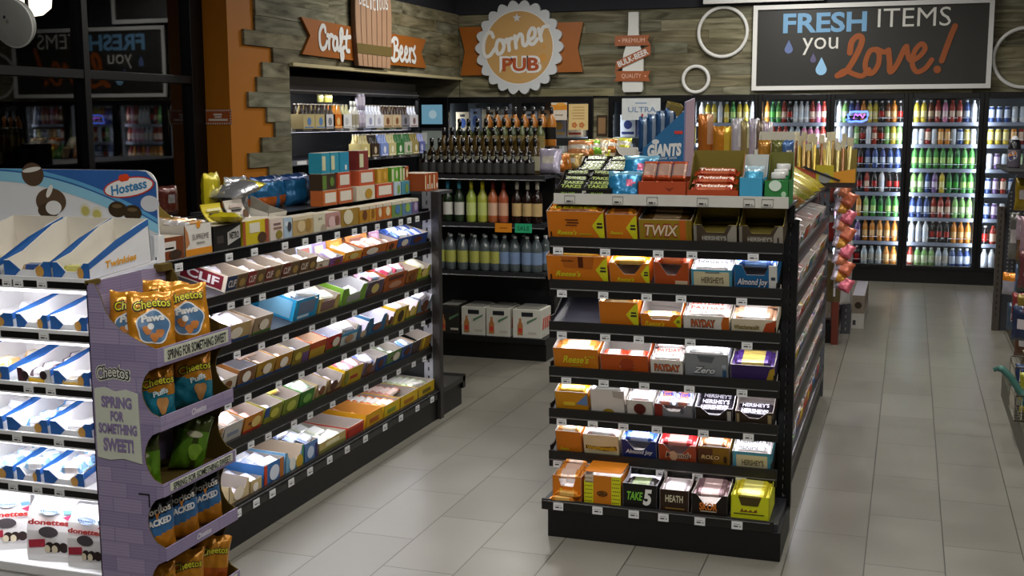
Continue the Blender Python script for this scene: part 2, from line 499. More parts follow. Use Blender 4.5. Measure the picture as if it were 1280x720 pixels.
# the orange pier between the window and the board-clad wall
p = MB(); p.box(-5.40, 7.98, 0, -4.985, 8.88, 3.4, ORANGE); structure(p.build('pillar'))
# left wall over the beer case recess, and the recess itself
w = MB()
w.box(-6.1, 8.88, 2.20, -4.985, 13.8, 2.885, C('#3a3226')); w.box(-6.1, 8.88, 2.885, -4.99, 13.8, 3.4, BULK)
structure(w.build('wall_left'))
w = MB(); w.box(-6.2, 8.88, 0, -6.1, 13.8, 2.2, DARK); w.box(-6.1, 8.78, 0, -5.4, 8.88, 2.2, DARK); structure(w.build('wall_recess'))
t = MB(); t.box(-5.02, 8.88, 2.150, -4.925, 12.84, 2.178, C('#b8ab82', rough=.6)); structure(t.build('trim_1'))
RH = .1205
zs = [2.165 + RH * i for i in range(6)]
jag = [8.42, 8.30, 8.17, 8.46, 8.52, 8.36]
rows = [(z, z + RH - .0, j, 12.85) for z, j in zip(zs, [8.62, 8.18, 8.36, 8.36, 8.15, 8.50])]
low = [(2.165 - RH * (i + 1), 2.165 - RH * i, j, 8.88) for i, j in enumerate([8.45, 8.36, 8.22, 8.50, 8.62, 8.40, 8.20, 8.50, 8.40, 8.25, 8.55, 8.4, 8.6, 8.3, 8.5, 8.4, 8.3])]
cladding('wall_left_boards', 'x', -4.985, rows + low, 3)
# back wall: boards over the cooler doors and on the pier between the two cases
w = MB(); w.box(-4.99, 12.86, 1.96, 4, 13.9, 2.885, C('#3a3226')); w.box(-4.99, 12.80, 2.885, 4, 13.9, 3.4, BULK)
w.box(-3.366, 12.86, 0, -3.186, 13.9, 1.96, DARK); w.box(-6.1, 12.88, 0, -5.15, 13.9, 2.2, DARK); w.box(1.46, 12.86, 0, 4, 13.9, 1.96, DARK)
structure(w.build('wall_back'))
rows = [(2.885 - RH * (i + 1), 2.885 - RH * i, -4.96, 3.9) for i in range(7)] + [(1.955, 2.885 - RH * 7, -4.96, 3.9)]
rows += [(RH * i, RH * (i + 1), -3.366, -3.186) for i in range(16)]
rows += [(1.955, 2.165, -5.9, -4.97)]
cladding('wall_back_boards', 'y', 12.86, rows, 11)

# window wall at the left: black aluminium frame, dark glass, night outside
FR = C('#050506', rough=.4, spec=.3)
win = MB()
for y in (7.895, 6.60, 5.37, 4.14, 2.91, 1.68, .45, -.78, -2.0): 
    hw = .085 if y > 7.5 else .03
    win.box(-5.30, y - hw, 0, -5.20, y + hw, 3.4, FR)
win.box(-5.30, -3, 1.975, -5.205, 7.95, 2.035, FR); win.box(-5.30, -3, 0, -5.20, 7.95, .12, FR); win.box(-5.30, -3, 3.05, -5.2, 7.95, 3.4, FR)
wf = structure(win.build('window_1', bevel=.004))
WG = thin_glass('window_glass', (.55, .56, .6), 1.9)
g = MB(); g.box(-5.256, -3, .12, -5.25, 7.9, 3.05, WG); g.build('window_glass', wf)
lot = MB(); lot.box(-40, -20, -.3, -6.3, 40, -.15, C('#1c1c1e', rough=.9)); structure(lot.build('street'))

wd = bpy.data.worlds.new('night'); SC.world = wd; wd.use_nodes = True
bg = wd.node_tree.nodes['Background']; bg.inputs[0].default_value = (.006, .007, .011, 1); bg.inputs[1].default_value = 1.0
# ================================================================ signs on the walls
UX = (1, 0, 0); UZ = (0, 0, 1); UY = (0, 1, 0)
OFFW = C('#c9ccce', rough=.5, var=.04); SIGNW = C('#dddcd8', rough=.5, var=.03)
SORANGE = C('#9c560a', rough=.5, var=.05); PANEL = C('#23221d', rough=.5, var=.05)

# FRESH ITEMS board
s = empty('wall_sign', 'long dark board in a white frame reading FRESH ITEMS you Love, above the cooler doors', 'sign', (-.44, 12.80, 2.435))
HW, HH = 1.178, .44
b = MB(); b.box(-HW, -.01, -HH, HW, .03, HH, PANEL); b.build('panel', s)
b = MB()
b.box(-HW, -.035, HH - .045, HW, .03, HH, SIGNW); b.box(-HW, -.035, -HH, HW, .03, -HH + .045, SIGNW)
b.box(-HW, -.035, -HH + .045, -HW + .045, .03, HH - .045, SIGNW); b.box(HW - .045, -.035, -HH + .045, HW, .03, HH - .045, SIGNW)
b.build('frame', s)
def SP(cx, cy):   # drawing units of the board's artwork: thirds of a board pixel
    px = 930 + cx / 3; py = cy / 3
    return ((px - 1091) * .0079, (60.5 - py) * .00835)
b = MB(); LB = C('#6d9ec4', var=.03); LW = C('#d8d6ce', var=.03); LO = C('#94480a', var=.05)
e = -.0125
x, z = SP(312, 92); b.text('FRESH', (x, e, z), UX, UZ, .195, LB, .028, 0, .84); b.build('lettering', s); b = MB()
x, z = SP(645, 82); b.text('ITEMS', (x, e, z), UX, UZ, .195, LW, -.004, 0, .70); b.build('lettering', s); b = MB()
x, z = SP(298, 178); b.text('you', (x, e, z), UX, UZ, .185, LW, -.002, 0, .36); b.build('lettering', s)
def drop(cx, cy, r, mat):
    x, z = SP(cx, cy)
    pts = [(x + r * math.cos(t), z + r * math.sin(t)) for t in [PI * (.15 - 1.3 * i / 14) for i in range(15)]] + [(x, z + r * 2.3)]
    b = MB(); b.flat(pts, (0, e, 0), UX, UZ, mat); b.build('water_drop', s)
drop(177, 188, .042, C('#5e6f9e')); drop(273, 228, .03, C('#5a5478')); drop(305, 265, .056, C('#93c3e6'))
b = MB()
for st, r in [([(412, 205), (418, 165), (440, 145), (456, 156), (448, 190), (424, 238), (398, 275), (368, 288)], .030),
              ([(368, 288), (396, 270), (430, 283), (462, 290), (486, 268)], .026),
              ([(512, 195), (488, 200), (472, 240), (478, 276), (500, 280), (520, 250), (522, 212), (510, 194), (540, 205), (556, 198)], .026),
              ([(556, 198), (562, 240), (566, 278), (590, 250), (612, 200), (622, 186)], .027),
              ([(622, 186), (636, 235), (668, 225), (690, 196), (676, 178), (652, 205), (646, 250), (664, 278), (694, 266), (716, 236)], .025),
              ([(794, 118), (778, 160), (752, 240)], .028), ([(737, 270), (738, 272)], .036)]:
    b.stroke([SP(*p) for p in st], r, (0, e - .0015, 0), UX, UZ, LO)
b.build('script_lettering', s)

# second framed board hung above it, only its lower edge shows
s = empty('menu_board', 'white framed dark board hung above the long FRESH ITEMS board, only its bottom edge in view', 'sign', (-1.52, 12.74, 3.12))
b = MB(); b.box(-.62, -.01, -.21, .62, .03, .21, PANEL); b.build('panel', s)
b = MB(); b.box(-.62, -.03, .17, .62, .03, .21, SIGNW); b.box(-.62, -.03, -.215, .62, .03, -.165, SIGNW); b.box(-.62, -.03, -.165, -.58, .03, .17, SIGNW); b.box(.58, -.03, -.165, .62, .03, .17, SIGNW)
b.build('frame', s)

# bottle-cap badge
s = empty('badge_sign', 'round bottle-cap sign reading Corner PUB with orange ribbon tails on the board wall', 'sign', (-4.213, 12.79, 2.5))
def ring(r0, r1, n=132, k=0, amp=0): return [((r0 + amp * abs(math.sin(k * t / 2))) * math.sin(t), (r0 + amp * abs(math.sin(k * t / 2))) * math.cos(t)) for t in [2 * PI * i / n for i in range(n)]]
b = MB()
b.prism([(-.735, .245), (-.35, .245), (-.35, -.30), (-.72, -.30), (-.665, -.03)], 'y', 0, .02, SORANGE); b.build('ribbon_tail', s); b = MB()
b.prism([(.735, .265), (.675, -.02), (.735, -.28), (.35, -.28), (.35, .265)], 'y', 0, .02, SORANGE)
b.build('ribbon_tail', s)
b = MB(); b.prism(ring(.468, 0, 132, 22, .055), 'y', -.045, -.005, OFFW); b.build('cap_rim', s)
b = MB(); b.disc((0, -.0465, 0), UX, UZ, .412, SIGNW, 64); b.disc((0, -.048, 0), UX, UZ, .40, C('#bd9458', var=.08, scale=4), 64)
b.disc((.285, -.049, -.12), UX, UZ, .045, C('#c68d3d'), 20); b.disc((.30, -.049, .0), UX, UZ, .018, C('#c68d3d'), 14)
b.build('face', s)
b = MB()
b.flat([(.052 * (1 if i % 2 == 0 else .42) * math.sin(PI * i / 5), .052 * (1 if i % 2 == 0 else .42) * math.cos(PI * i / 5)) for i in range(10)], (-.02, -.050, .325), UX, UZ, OFFW)
def BP(cx, cy): return ((570 + cx / 4.923 - 652.5) * .0096, (60 - cy / 4.923) * .0089)
for st in [[(252, 228), (240, 202), (216, 206), (196, 250), (190, 306), (204, 345), (232, 340), (262, 300)],
           [(305, 250), (282, 250), (270, 290), (280, 330), (303, 325), (318, 288), (308, 252), (332, 262)],
           [(332, 246), (344, 250), (350, 312)], [(346, 276), (353, 246), (366, 240)],
           [(384, 226), (392, 298)], [(390, 262), (412, 218), (428, 226), (434, 276), (450, 284), (464, 262)],
           [(464, 256), (502, 232), (504, 190), (484, 184), (466, 226), (474, 270), (496, 276), (522, 246)],
           [(528, 186), (545, 258)], [(539, 222), (556, 178), (588, 172)]]:
    b.stroke([BP(*p) for p in st], .021, (0, -.0505, 0), UX, UZ, SIGNW)
x, z = BP(418, 400)
b.text('PUB', (x, -.0500, z), UX, UZ, .155, SIGNW, .10, 0, .50); b.text('PUB', (x, -.0515, z), UX, UZ, .14, C('#a8481a'), .035, 0, .435)
b.build('lettering', s)

# white bottle with three orange bands
s = empty('bottle_sign', 'white bottle-shaped sign with orange bands reading PREMIUM BULK-BEER QUALITY', 'sign', (-2.911, 12.80, 1.992))
prof = [(.055, .86), (.055, .70), (.062, .60), (.085, .48), (.105, .42), (.115, .34), (.115, .03), (.10, 0)]
b = MB(); b.prism([(-.10, 0)] + [(-x, z) for x, z in prof[::-1][1:]] + [(x, z) for x, z in prof], 'y', -.02, .03, C('#d9d9d3', var=.03)); b.build('bottle_panel', s, bevel=.004)
b = MB(); BO = C('#9c5222', var=.05)
b.prism([(-.20, .50), (-.195, .61), (.19, .61), (.165, .555), (.20, .50)], 'y', -.035, -.021, BO); b.build('ribbon', s); b = MB()
b.prism([(-.19, .235), (.20, .40), (.195, .50), (-.185, .335)], 'y', -.035, -.021, BO); b.build('ribbon', s); b = MB()
b.prism([(-.20, .12), (-.175, .175), (-.20, .23), (.20, .225), (.175, .17), (.195, .115)], 'y', -.035, -.021, BO)
b.build('ribbon', s)
b = MB(); PK = C('#e3b9a0', var=.03)
b.text('PREMIUM', (.01, -.0365, .556), UX, UZ, .048, PK, 0, 0, .25); b.text('QUALITY', (-.01, -.0365, .172), UX, UZ, .048, PK, 0, 0, .22)
b.disc((-.15, -.0365, .556), UX, UZ, .009, PK, 10); b.disc((.145, -.0365, .172), UX, UZ, .009, PK, 10)
t = math.atan2(.165, .39); b.text('BULK-BEER', (.004, -.0365, .368), (math.cos(t), 0, math.sin(t)), (-math.sin(t), 0, math.cos(t)), .062, SIGNW, .025, 0, .36)
b.build('lettering', s)

# white rings
def torus(R, r, n=48, k=10):
    b = MB(); vs = []; fs = []
    for i in range(n):
        t = 2 * PI * i / n
        for j in range(k):
            a = 2 * PI * j / k; q = R + r * math.cos(a); vs.append((q * math.cos(t), r * .8 * math.sin(a), q * math.sin(t)))
    for i in range(n):
        for j in range(k): fs.append((i * k + j, i * k + (j + 1) % k, ((i + 1) % n) * k + (j + 1) % k, ((i + 1) % n) * k + j))
    return b.add(vs, fs, C('#dcdbd6', rough=.4, var=.03), None, True)
for R, x, z, lab in [(.258, -1.942, 2.615, 'large white ring on the board wall between the bottle sign and the FRESH ITEMS board'),
                     (.138, -2.221, 2.123, 'small white ring on the board wall, lower of the two beside the bottle sign'),
                     (.29, 1.045, 2.29, 'large white ring on the board wall right of the FRESH ITEMS board, cut by the picture edge')]:
    tag(torus(R, .019).build('ring_ornament', None, (x, 12.815, z)), lab, 'ornament', 'white rings on the board wall')

# Craft Beers banner with its barrel on the left wall; x of the artwork runs along +y
s = empty('banner_sign', 'orange swallowtail banner reading Craft Beers on the left board wall', 'sign', (-4.955, 10.42, 2.4))
b = MB(); y0, y1 = -1.36, 1.365
b.prism([(y0, .165), (y0 + .15, .02), (y0, -.145), (-.30, -.155), (-.30, .15)], 'x', 0, .022, SORANGE); b.build('ribbon_tail', s); b = MB()
b.prism([(.30, .15), (y1, .145), (y1 - .14, -.005), (y1, -.155), (.30, -.16)], 'x', 0, .022, SORANGE)
b.build('ribbon_tail', s)
def letters(b, strokes, yy, zz, kw, kh, r):
    for st in strokes: b.stroke([(yy + p[0] * kw, zz + p[1] * kh) for p in st], r, (.0265, 0, 0), UY, UZ, SIGNW)
CRAFT = [[(.2, .78), (.18, .98), (.1, 1.0), (.02, .7), (.02, .25), (.08, .02), (.18, .1), (.24, .35)],
         [(.25, .62), (.3, .6), (.3, .08)], [(.3, .45), (.36, .66), (.43, .62)],
         [(.56, .55), (.48, .58), (.43, .3), (.47, .05), (.54, .15), (.57, .5), (.58, .1), (.63, .05)],
         [(.63, .1), (.72, .5), (.75, .9), (.71, .99), (.67, .8), (.68, .2), (.69, -.3), (.73, -.36), (.76, -.2), (.74, .1), (.80, .2)],
         [(.9, .95), (.86, .4), (.88, .08), (.96, .06)], [(.78, .62), (1.0, .70)]]
BEERS = [[(.08, .9), (.1, .45), (.06, .05)], [(.0, .85), (.1, 1.0), (.22, .95), (.22, .7), (.1, .55), (.26, .45), (.24, .12), (.06, .0), (-.02, .12)],
         [(.32, .3), (.42, .45), (.40, .66), (.34, .6), (.32, .25), (.38, .04), (.47, .12), (.52, .3)],
         [(.52, .3), (.62, .45), (.60, .66), (.54, .6), (.52, .25), (.58, .04), (.67, .12), (.70, .3)],
         [(.71, .62), (.74, .05)], [(.73, .4), (.78, .62), (.84, .6)], [(.95, .75), (.89, .5), (.97, .25), (.93, .04), (.84, .08)]]
b = MB(); letters(b, CRAFT, -1.06, -.085, .60, .20, .020); b.build('lettering', s); b = MB(); letters(b, BEERS, .47, -.115, .60, .22, .020); b.build('lettering', s)
s = empty('barrel_sign', 'tan wooden barrel cut-out reading DELICIOUS in the middle of the Craft Beers banner', 'sign', (-4.93, 10.40, 2.2))
def bw(z): return .355 + .05 * math.sin(PI * min(1, max(0, z / .92)))
b = MB(); ST = C('#a98466', rough=.6, var=.12, scale=5); ns = 7
zz = [i * .046 for i in range(21)]
b.prism([(bw(z) , z) for z in zz] + [(-bw(z), z) for z in zz[::-1]], 'x', 0, .04, C('#6d4c33'))
for k in range(ns):
    f0 = -1 + 2 * k / ns + .018; f1 = -1 + 2 * (k + 1) / ns - .018
    for i in range(20):
        b.add([(.043, f0 * bw(zz[i]), zz[i]), (.043, f1 * bw(zz[i]), zz[i]), (.043, f1 * bw(zz[i + 1]), zz[i + 1]), (.043, f0 * bw(zz[i + 1]), zz[i + 1])], [(0, 1, 2, 3)], ST)
b.build('staves', s)
b = MB(); HB = C('#6a5a2c', rough=.5)
b.prism([(-bw(.13) - .004, .115), (bw(.13) + .004, .115), (bw(.2) + .004, .205), (-bw(.2) - .004, .205)], 'x', .0435, .048, HB)
b.prism([(-bw(.8) - .004, .76), (bw(.8) + .004, .76), (bw(.86) + .004, .84), (-bw(.86) - .004, .84)], 'x', .0435, .048, C('#3a2410'))
b.build('hoop', s)
b = MB()
for i, ch in enumerate('DELICIOUS'):
    y = -.29 + .0725 * i; b.text(ch, (.0455, y, .60 - .015 * math.cos(i / 8 * PI * 2 - PI)), UY, UZ, .115, SIGNW, .01, 0, .028 if ch == 'I' else .058)
b.flat([(-.03, .84), (.0, .70), (.03, .84)], (.0495, 0, 0), UY, UZ, SIGNW)
b.build('lettering', s)

# hatched notice on the pier
s = empty('notice_sign', 'small orange and white hatched notice stuck on the orange pier', 'sign', (-5.092, 7.978, 1.725))
b = MB(); b.box(-.118, -.003, -.058, .118, 0, .058, C('#a8501c')); b.build('panel', s)
b = MB(); W2 = C('#e4d6c8')
for k in range(12):
    x = -.115 + k * .0205; b.flat([(x, .044), (x + .010, .044), (x + .016, .056), (x + .006, .056)], (0, -.0042, 0), UX, UZ, W2); b.flat([(x, -.056), (x + .010, -.056), (x + .016, -.044), (x + .006, -.044)], (0, -.0042, 0), UX, UZ, W2)
for k in range(4):
    z = -.04 + k * .021; b.flat([(-.116, z), (-.106, z + .006), (-.106, z + .016), (-.116, z + .010)], (0, -.0042, 0), UX, UZ, W2); b.flat([(.106, z), (.116, z + .006), (.116, z + .016), (.106, z + .010)], (0, -.0042, 0), UX, UZ, W2)
b.box(-.04, -.0045, .012, .035, -.003, .026, W2); b.box(-.03, -.0045, -.006, .03, -.003, .006, W2); b.box(-.085, -.0045, -.03, .085, -.003, -.014, W2)
b.build('print', s)
# ================================================================ glass-door coolers along the back wall
LINER = C('#6f7378', rough=.5); BLK = C('#08080a', rough=.3, spec=.5)
COOL = (.86, .92, 1.0)
SHZ = [1.653, 1.428, 1.177, .927, .668, .409, .165]
DOORPOS = ['first', 'second', 'third', 'fourth', 'fifth']
PAL = {'r': '#9c3228', 'o': '#cf8230', 'y': '#cbb23c', 'g': '#4c9648', 'G': '#2c6a3c', 'b': '#364c88', 'w': '#dcdde4', 'k': '#221a1a', 'p': '#6e5288',
       'n': '#6d3a1e', 'l': '#8abc6c', 'c': '#b7c3cf', 'P': '#cf7ea4', 't': '#c9b48a'}
PNAME = {'r': 'red', 'o': 'orange', 'y': 'yellow', 'g': 'green', 'G': 'dark green', 'b': 'blue', 'w': 'white', 'k': 'dark cola', 'p': 'purple', 'n': 'brown',
         'l': 'light green', 'c': 'clear', 'P': 'pink', 't': 'tan'}
def cooler(x0, x1, label, k):
    s = empty('beverage_cooler', label, 'cooler', ((x0 + x1) / 2, 12.87, 0), group='glass door coolers along the back wall')
    a = (x1 - x0) / 2
    b = MB()
    b.box(-a, .70, .10, a, .73, 1.93, LINER); b.box(-a, .0, .08, a, .73, .12, LINER); b.box(-a, 0, 1.90, a, .73, 1.955, LINER)
    b.box(-a, .03, .10, -a + .008, .72, 1.92, LINER); b.box(a - .008, .03, .10, a, .72, 1.92, LINER); b.build('liner', s)
    b = MB(); b.box(-a, -.05, 0, a, .02, .145, BLK); b.build('kick_plate', s)
    b = MB(); f = .044
    b.box(-a, -.07, .145, -a + f, 0, 1.955, BLK); b.box(a - f, -.07, .145, a, 0, 1.955, BLK)
    b.box(-a + f, -.07, 1.895, a - f, 0, 1.955, BLK); b.box(-a + f, -.07, .145, a - f, 0, .185, BLK); b.build('door_frame', s, bevel=.004)
    b = MB(); b.box(-a + f, -.04, .185, a - f, -.034, 1.895, GLASS); b.build('door_glass', s)
    b = MB(); b.box(a - f + .008, -.10, .85, a - .010, -.07, 1.25, C('#2a2a2c', rough=.3, metal=.6)); b.build('door_handle', s, bevel=.006)
    for i, z in enumerate(SHZ):
        sh = MB(); sh.box(-a + .03, .10, z - .012, a - .03, .62, z, C('#70757f', rough=.4)); o = sh.build('shelf', s)
        r = MB(); r.box(-a + .03, .088, z - .034, a - .03, .10, z + .004, C('#8f95aa', rough=.35))
        r.tube([(-a + .03, .09, z + .05), (a - .03, .09, z + .05)], .0025, C('#c9ccd2', metal=.6, rough=.3), 6); r.build('price_rail', o)
    t = MB()
    for sx in (-1, 1): t.box(sx * (a - .03) - .012, .012, .2, sx * (a - .03) + .012, .03, 1.88, emit('lamp_tube', '#e6f0ff', .3))
    t.build('light_tube', s)
    for sx in (-1, 1):
        area_light('cooler_lamp', ((x0 + x1) / 2 + sx * (a - .034), 12.905, 1.04), (0, 0, 1), (-sx * .55, 1, 0), 1.66, .025, COOLP, COOL)
    return s
COOLP = 3.6
bays = [(-2.262, -1.548), (-1.548, -.800), (-.800, -.030), (-.030, .692), (.692, 1.44)]
doors = ['cooler door behind the blue seed display, at the end of the row', 'cooler door half hidden by hanging snacks, next to the neon door', 'cooler door with the blue neon squiggle on its glass',
         'cooler door full of green bottles and orange sodas at the end of the aisle', 'cooler door partly behind the grey pegboard rack']
short = ['the first cooler door', 'the second cooler door', 'the neon cooler door', 'the green-filled cooler door', 'the edge cooler door']
for (x0, x1), lab, k in zip(bays, doors, range(5)):
    cooler(x0, x1, 'black framed ' + lab, k)
STOCK = {  # shelf by shelf from the top: kind of container, then a colour letter for each facing
    0: [('soda', 'wyywygyyw'), ('soda', 'ynnyoonno')],
    1: [('soda', 'oGgrk' + 'wwwrPr'), ('tea', 'krrr' + 'ccPPPr'), ('tea', 'oooooPoror')],
    2: [('soda', 'wlbpoyyknok'), ('soda', 'wwwlkwrklyl'), ('soda', 'bbbkbbbbb'), ('soda', 'k kkrkwkk'), ('soda', 'PnoolgGgg'), ('soda', 'ppppooooo'), ('tea', 'cckkcccoo')],
    3: [('soda', 'yynrPrrbw'), ('can', 'wwrwoowbyw'), ('soda', 'ggggggGgg'), ('soda', 'llbpyGGgg'), ('soda', 'bbbrrrlll'), ('soda', 'wwwkkkooo'), ('tea', 'rlllccbbb')],
    4: [('can', 'bbbwwwwww'), ('can', 'yyyorrggo'), ('can', 'wpwpllrrr'), ('can', 'bprbpbbpr'), ('can', 'bpwpbpwwb'), ('tea', 'kronknokk'), ('tea', 'wwkwkkkwk')],
}
WHITECAP = C('#d9dce0', rough=.4)
for k, shelves in STOCK.items():
    x0, x1 = bays[k]
    for i, (kind, facing) in enumerate(shelves):
        n = len(facing); w = (x1 - x0 - .10) / n
        if k in (0, 1) and i > 2: break
        for j, ch in enumerate(facing):
            if ch == ' ' or (k == 4 and j > 5): continue
            x = x0 + .05 + w * (j + .5)
            body = glossy(PAL[ch]); lab = glossy({'r': '#e8c9b8', 'k': '#a3221c', 'g': '#bfe28a', 'G': '#4fae4a', 'b': '#c5cfe8', 'o': '#f3c58a', 'c': '#d9d4cc', 'w': '#cfd6e6', 'l': '#e2efc4', 'y': '#f0e2a0', 'p': '#d7c5e2', 'n': '#d8bfa0', 'P': '#f0d5de', 't': '#efe2c4'}[ch])
            cap = glossy({'g': '#8fd07a', 'G': '#5fb070', 'b': '#cfd6e0', 'r': '#c94a3a', 'o': '#e8973a', 'k': '#d8d0d0'}.get(ch, '#dcdee2'))
            knd = {'soda': 'soda bottle', 'tea': 'tea bottle', 'can': 'tall drink can'}[kind]
            lb = '%s %s, %s from left, %s shelf down behind %s' % (PNAME[ch], knd, ORD[j + 1], ORD[i + 1], short[k])
            bottle(knd.replace(' ', '_'), kind, body, lab, cap, (x, 12.99 + random.uniform(-.006, .006), SHZ[i] + .001), lb, 'can' if kind == 'can' else 'bottle',
                   '%s %ss, shelf %d of %s' % (PNAME[ch], knd, i + 1, short[k]), n=10)
            # the neon sign needs the view: one facing only per place
# blue neon squiggle on the third door's glass
b = MB(); NE = emit('neon_blue', '#5a7dff', 3.2); N2 = emit('neon_pink', '#c070ff', 2.4)
b.tube([(-.12, 0, -.035), (-.09, 0, -.02), (-.10, 0, .02), (-.07, 0, .05), (-.02, 0, .055), (.03, 0, .05), (.09, 0, .055), (.10, 0, .02), (.09, 0, -.03), (.04, 0, -.05), (-.02, 0, -.045), (-.06, 0, -.05), (-.10, 0, -.045)], .010, NE, 8)
b.tube([(-.04, 0, -.02), (-.03, 0, .03), (0, 0, .01), (.02, 0, .03), (.05, 0, -.01), (.07, 0, .03)], .008, N2, 8)
b.box(-.125, .005, -.012, .105, .018, .012, BLK)
tag(b.build('neon_sign', None, (-.525, 12.800, 1.715)), 'blue neon squiggle sign on the glass of a cooler door', 'neon sign')

# ---------------------------------------------------------------- double-door cold case behind the liquor shelves, and the single door beside it
def cold_case(x0, x1, label, leaves, z0=.145):
    s = empty('cold_case', label, 'cooler', ((x0 + x1) / 2, 12.87, 0)); a = (x1 - x0) / 2; f = .055
    b = MB(); b.box(-a, .70, .1, a, .73, 1.93, LINER); b.box(-a, 0, .08, a, .73, .12, LINER); b.box(-a, 0, 1.9, a, .73, 1.955, LINER); b.box(-a, .03, .1, -a + .01, .72, 1.92, LINER); b.box(a - .01, .03, .1, a, .72, 1.92, LINER); b.build('liner', s)
    b = MB(); b.box(-a, -.07, 0, a, 0, .18, BLK); b.build('kick_plate', s)
    for k in range(leaves):
        u0 = -a + 2 * a * k / leaves; u1 = -a + 2 * a * (k + 1) / leaves
        b = MB(); b.box(u0, -.07, .18, u0 + f, 0, 1.955, BLK); b.box(u1 - f, -.07, .18, u1, 0, 1.955, BLK); b.box(u0 + f, -.07, 1.885, u1 - f, 0, 1.955, BLK); b.box(u0 + f, -.07, .18, u1 - f, 0, .25, BLK)
        d = b.build('door', s, bevel=.004); g = MB(); g.box(u0 + f, -.04, .25, u1 - f, -.034, 1.885, GLASS); g.build('door_glass', d)
    for z in (.3, .72, 1.12, 1.50):
        sh = MB(); sh.box(-a + .03, .10, z - .012, a - .03, .62, z, C('#8a8e98', rough=.4)); sh.build('shelf', s)
    for sx in (-1, 1): area_light('case_lamp', ((x0 + x1) / 2 + sx * (a - .06), 12.905, 1.04), (0, 0, 1), (-sx * .5, 1, 0), 1.6, .025, 2.6 if leaves == 2 else 1.6, COOL)
    return s
cold_case(-5.15, -3.366, 'wide black framed cold case with two glass doors under the round badge sign', 2)
cold_case(-3.186, -2.262, 'black framed cold case with one bluish glass door under the white bottle sign', 1)
packs = [('#b9c2d6', 'pale blue'), ('#c7b49a', 'tan'), ('#d6d3cf', 'white'), ('#a9876a', 'brown'), ('#7f8aa8', 'slate blue'), ('#c98a4a', 'orange-brown'), ('#8a8894', 'grey'), ('#d0c4b0', 'cream')]
def drink_pack(x, y, z, w, h, colr, acc, label, group, cat='drink pack'):
    b = MB(); m = paper(colr); b.box(-w / 2, 0, 0, w / 2, .16, h, m)
    o = tag(b.build('drink_carton', None, (x, y, z), bevel=.003), label, cat, group)
    p = MB(); ac = paper(acc); p.disc((0, -.0015, h * .55), UX, UZ, w * .27, ac, 16, ry=h * .2); p.box(-w * .4, -.0015, h * .12, w * .4, 0, h * .24, ac); p.build('print', o)
    p = MB(); p.box(-w * .18, -.0015, h * .8, w * .18, 0, h * .9, C('#1a1a1c')); p.build('hand_hole', o)
    return o
rng = random.Random(5)
for i, z in enumerate((1.12, 1.50)):
    x = -5.08; k = 0
    while x < -3.5:
        w = rng.uniform(.13, .22); c0, nm = packs[(k * 3 + i) % len(packs)]; k += 1
        if x + w > -3.44: break
        drink_pack(x + w / 2, 12.99, z, w - .012, rng.uniform(.20, .30) if i == 0 else rng.uniform(.2, .33), c0, rng.choice(['#8c2f24', '#2f4b8c', '#3a3a3c', '#b98a3a']),
                   '%s drink carton, %s from the left on the %s shelf of the two-door cold case' % (nm, ORD[k], 'upper' if i else 'lower'), 'drink cartons in the two-door cold case'); x += w
    x = -3.10; k = 0
    while x < -2.35:
        w = rng.uniform(.16, .24); k += 1
        if x + w > -2.31: break
        drink_pack(x + w / 2, 12.99, z, w - .012, rng.uniform(.2, .32), ['#5b6490', '#c9ccd6', '#6a74a4'][k % 3], '#2a3570',
                   '%s drink carton, %s from the left on the %s shelf of the one-door cold case' % (['slate', 'pale', 'blue'][k % 3], ORD[k], 'upper' if i else 'lower'), 'drink cartons in the one-door cold case'); x += w
def poster(x0, z0, x1, z1, base, label, art, y=12.795):
    b = MB(); b.box(-(x1 - x0) / 2, 0, -(z1 - z0) / 2, (x1 - x0) / 2, .003, (z1 - z0) / 2, paper(base)); o = tag(b.build('poster', None, ((x0 + x1) / 2, y, (z0 + z1) / 2)), label, 'poster')
    p = MB(); art(p, (x1 - x0) / 2, (z1 - z0) / 2); p.build('print', o); return o
def art_yellow(p, a, h):
    for k in range(5): p.box(-a * (.62 - .06 * (k % 2)), -.001, h * (.72 - .22 * k), a * .62, -.0005, h * (.78 - .22 * k), C('#b08a52'))
    for sx in (-.4, .35):
        for k in range(5): p.disc((sx * a + .02 * math.cos(k * 1.26), -.0015, -h * .62 + .02 * math.sin(k * 1.26)), UX, UZ, .014, C('#c8743a'), 10)
def art_orange(p, a, h): p.box(-a, -.001, h * .15, a, -.0005, h * .75, C('#d88c22')); p.disc((.02, -.0015, h * .8), UX, UZ, a * .6, C('#e0a03a'), 18, ry=h * .18); p.box(-a * .5, -.001, -h * .5, a * .5, -.0005, -h * .35, C('#9a8a7a'))
def art_ultra(p, a, h):
    p.text('ULTRA', (.01, -.002, -.005), UX, UZ, h * .5, C('#6b86a8'), .01, 0, a * 1.45); p.box(-a * .3, -.002, h * .5, a * .3, -.0015, h * .62, C('#8fa3ba')); p.box(a * .02, -.002, -h * .8, a * .12, -.0015, -h * .45, C('#a02a30'))
poster(-3.640, 1.58, -3.415, 1.868, '#dcc083', 'yellow poster of writing and orange flowers on the cold case glass', art_yellow)
poster(-3.845, 1.69, -3.66, 1.885, '#d9cdbb', 'orange and white poster left of the yellow one on the cold case glass', art_orange)
poster(-3.03, 1.69, -2.60, 1.925, '#cfd2d2', 'white ULTRA poster on the bluish cold case door', art_ultra)
poster(-3.325, 1.51, -3.205, 1.745, '#3a2a18', 'narrow brown framed card on the board pier between the two cold cases',
       lambda p, a, h: p.box(-a * .7, -.001, -h * .75, a * .7, -.0005, h * .75, C('#8a6a44')), y=12.83)

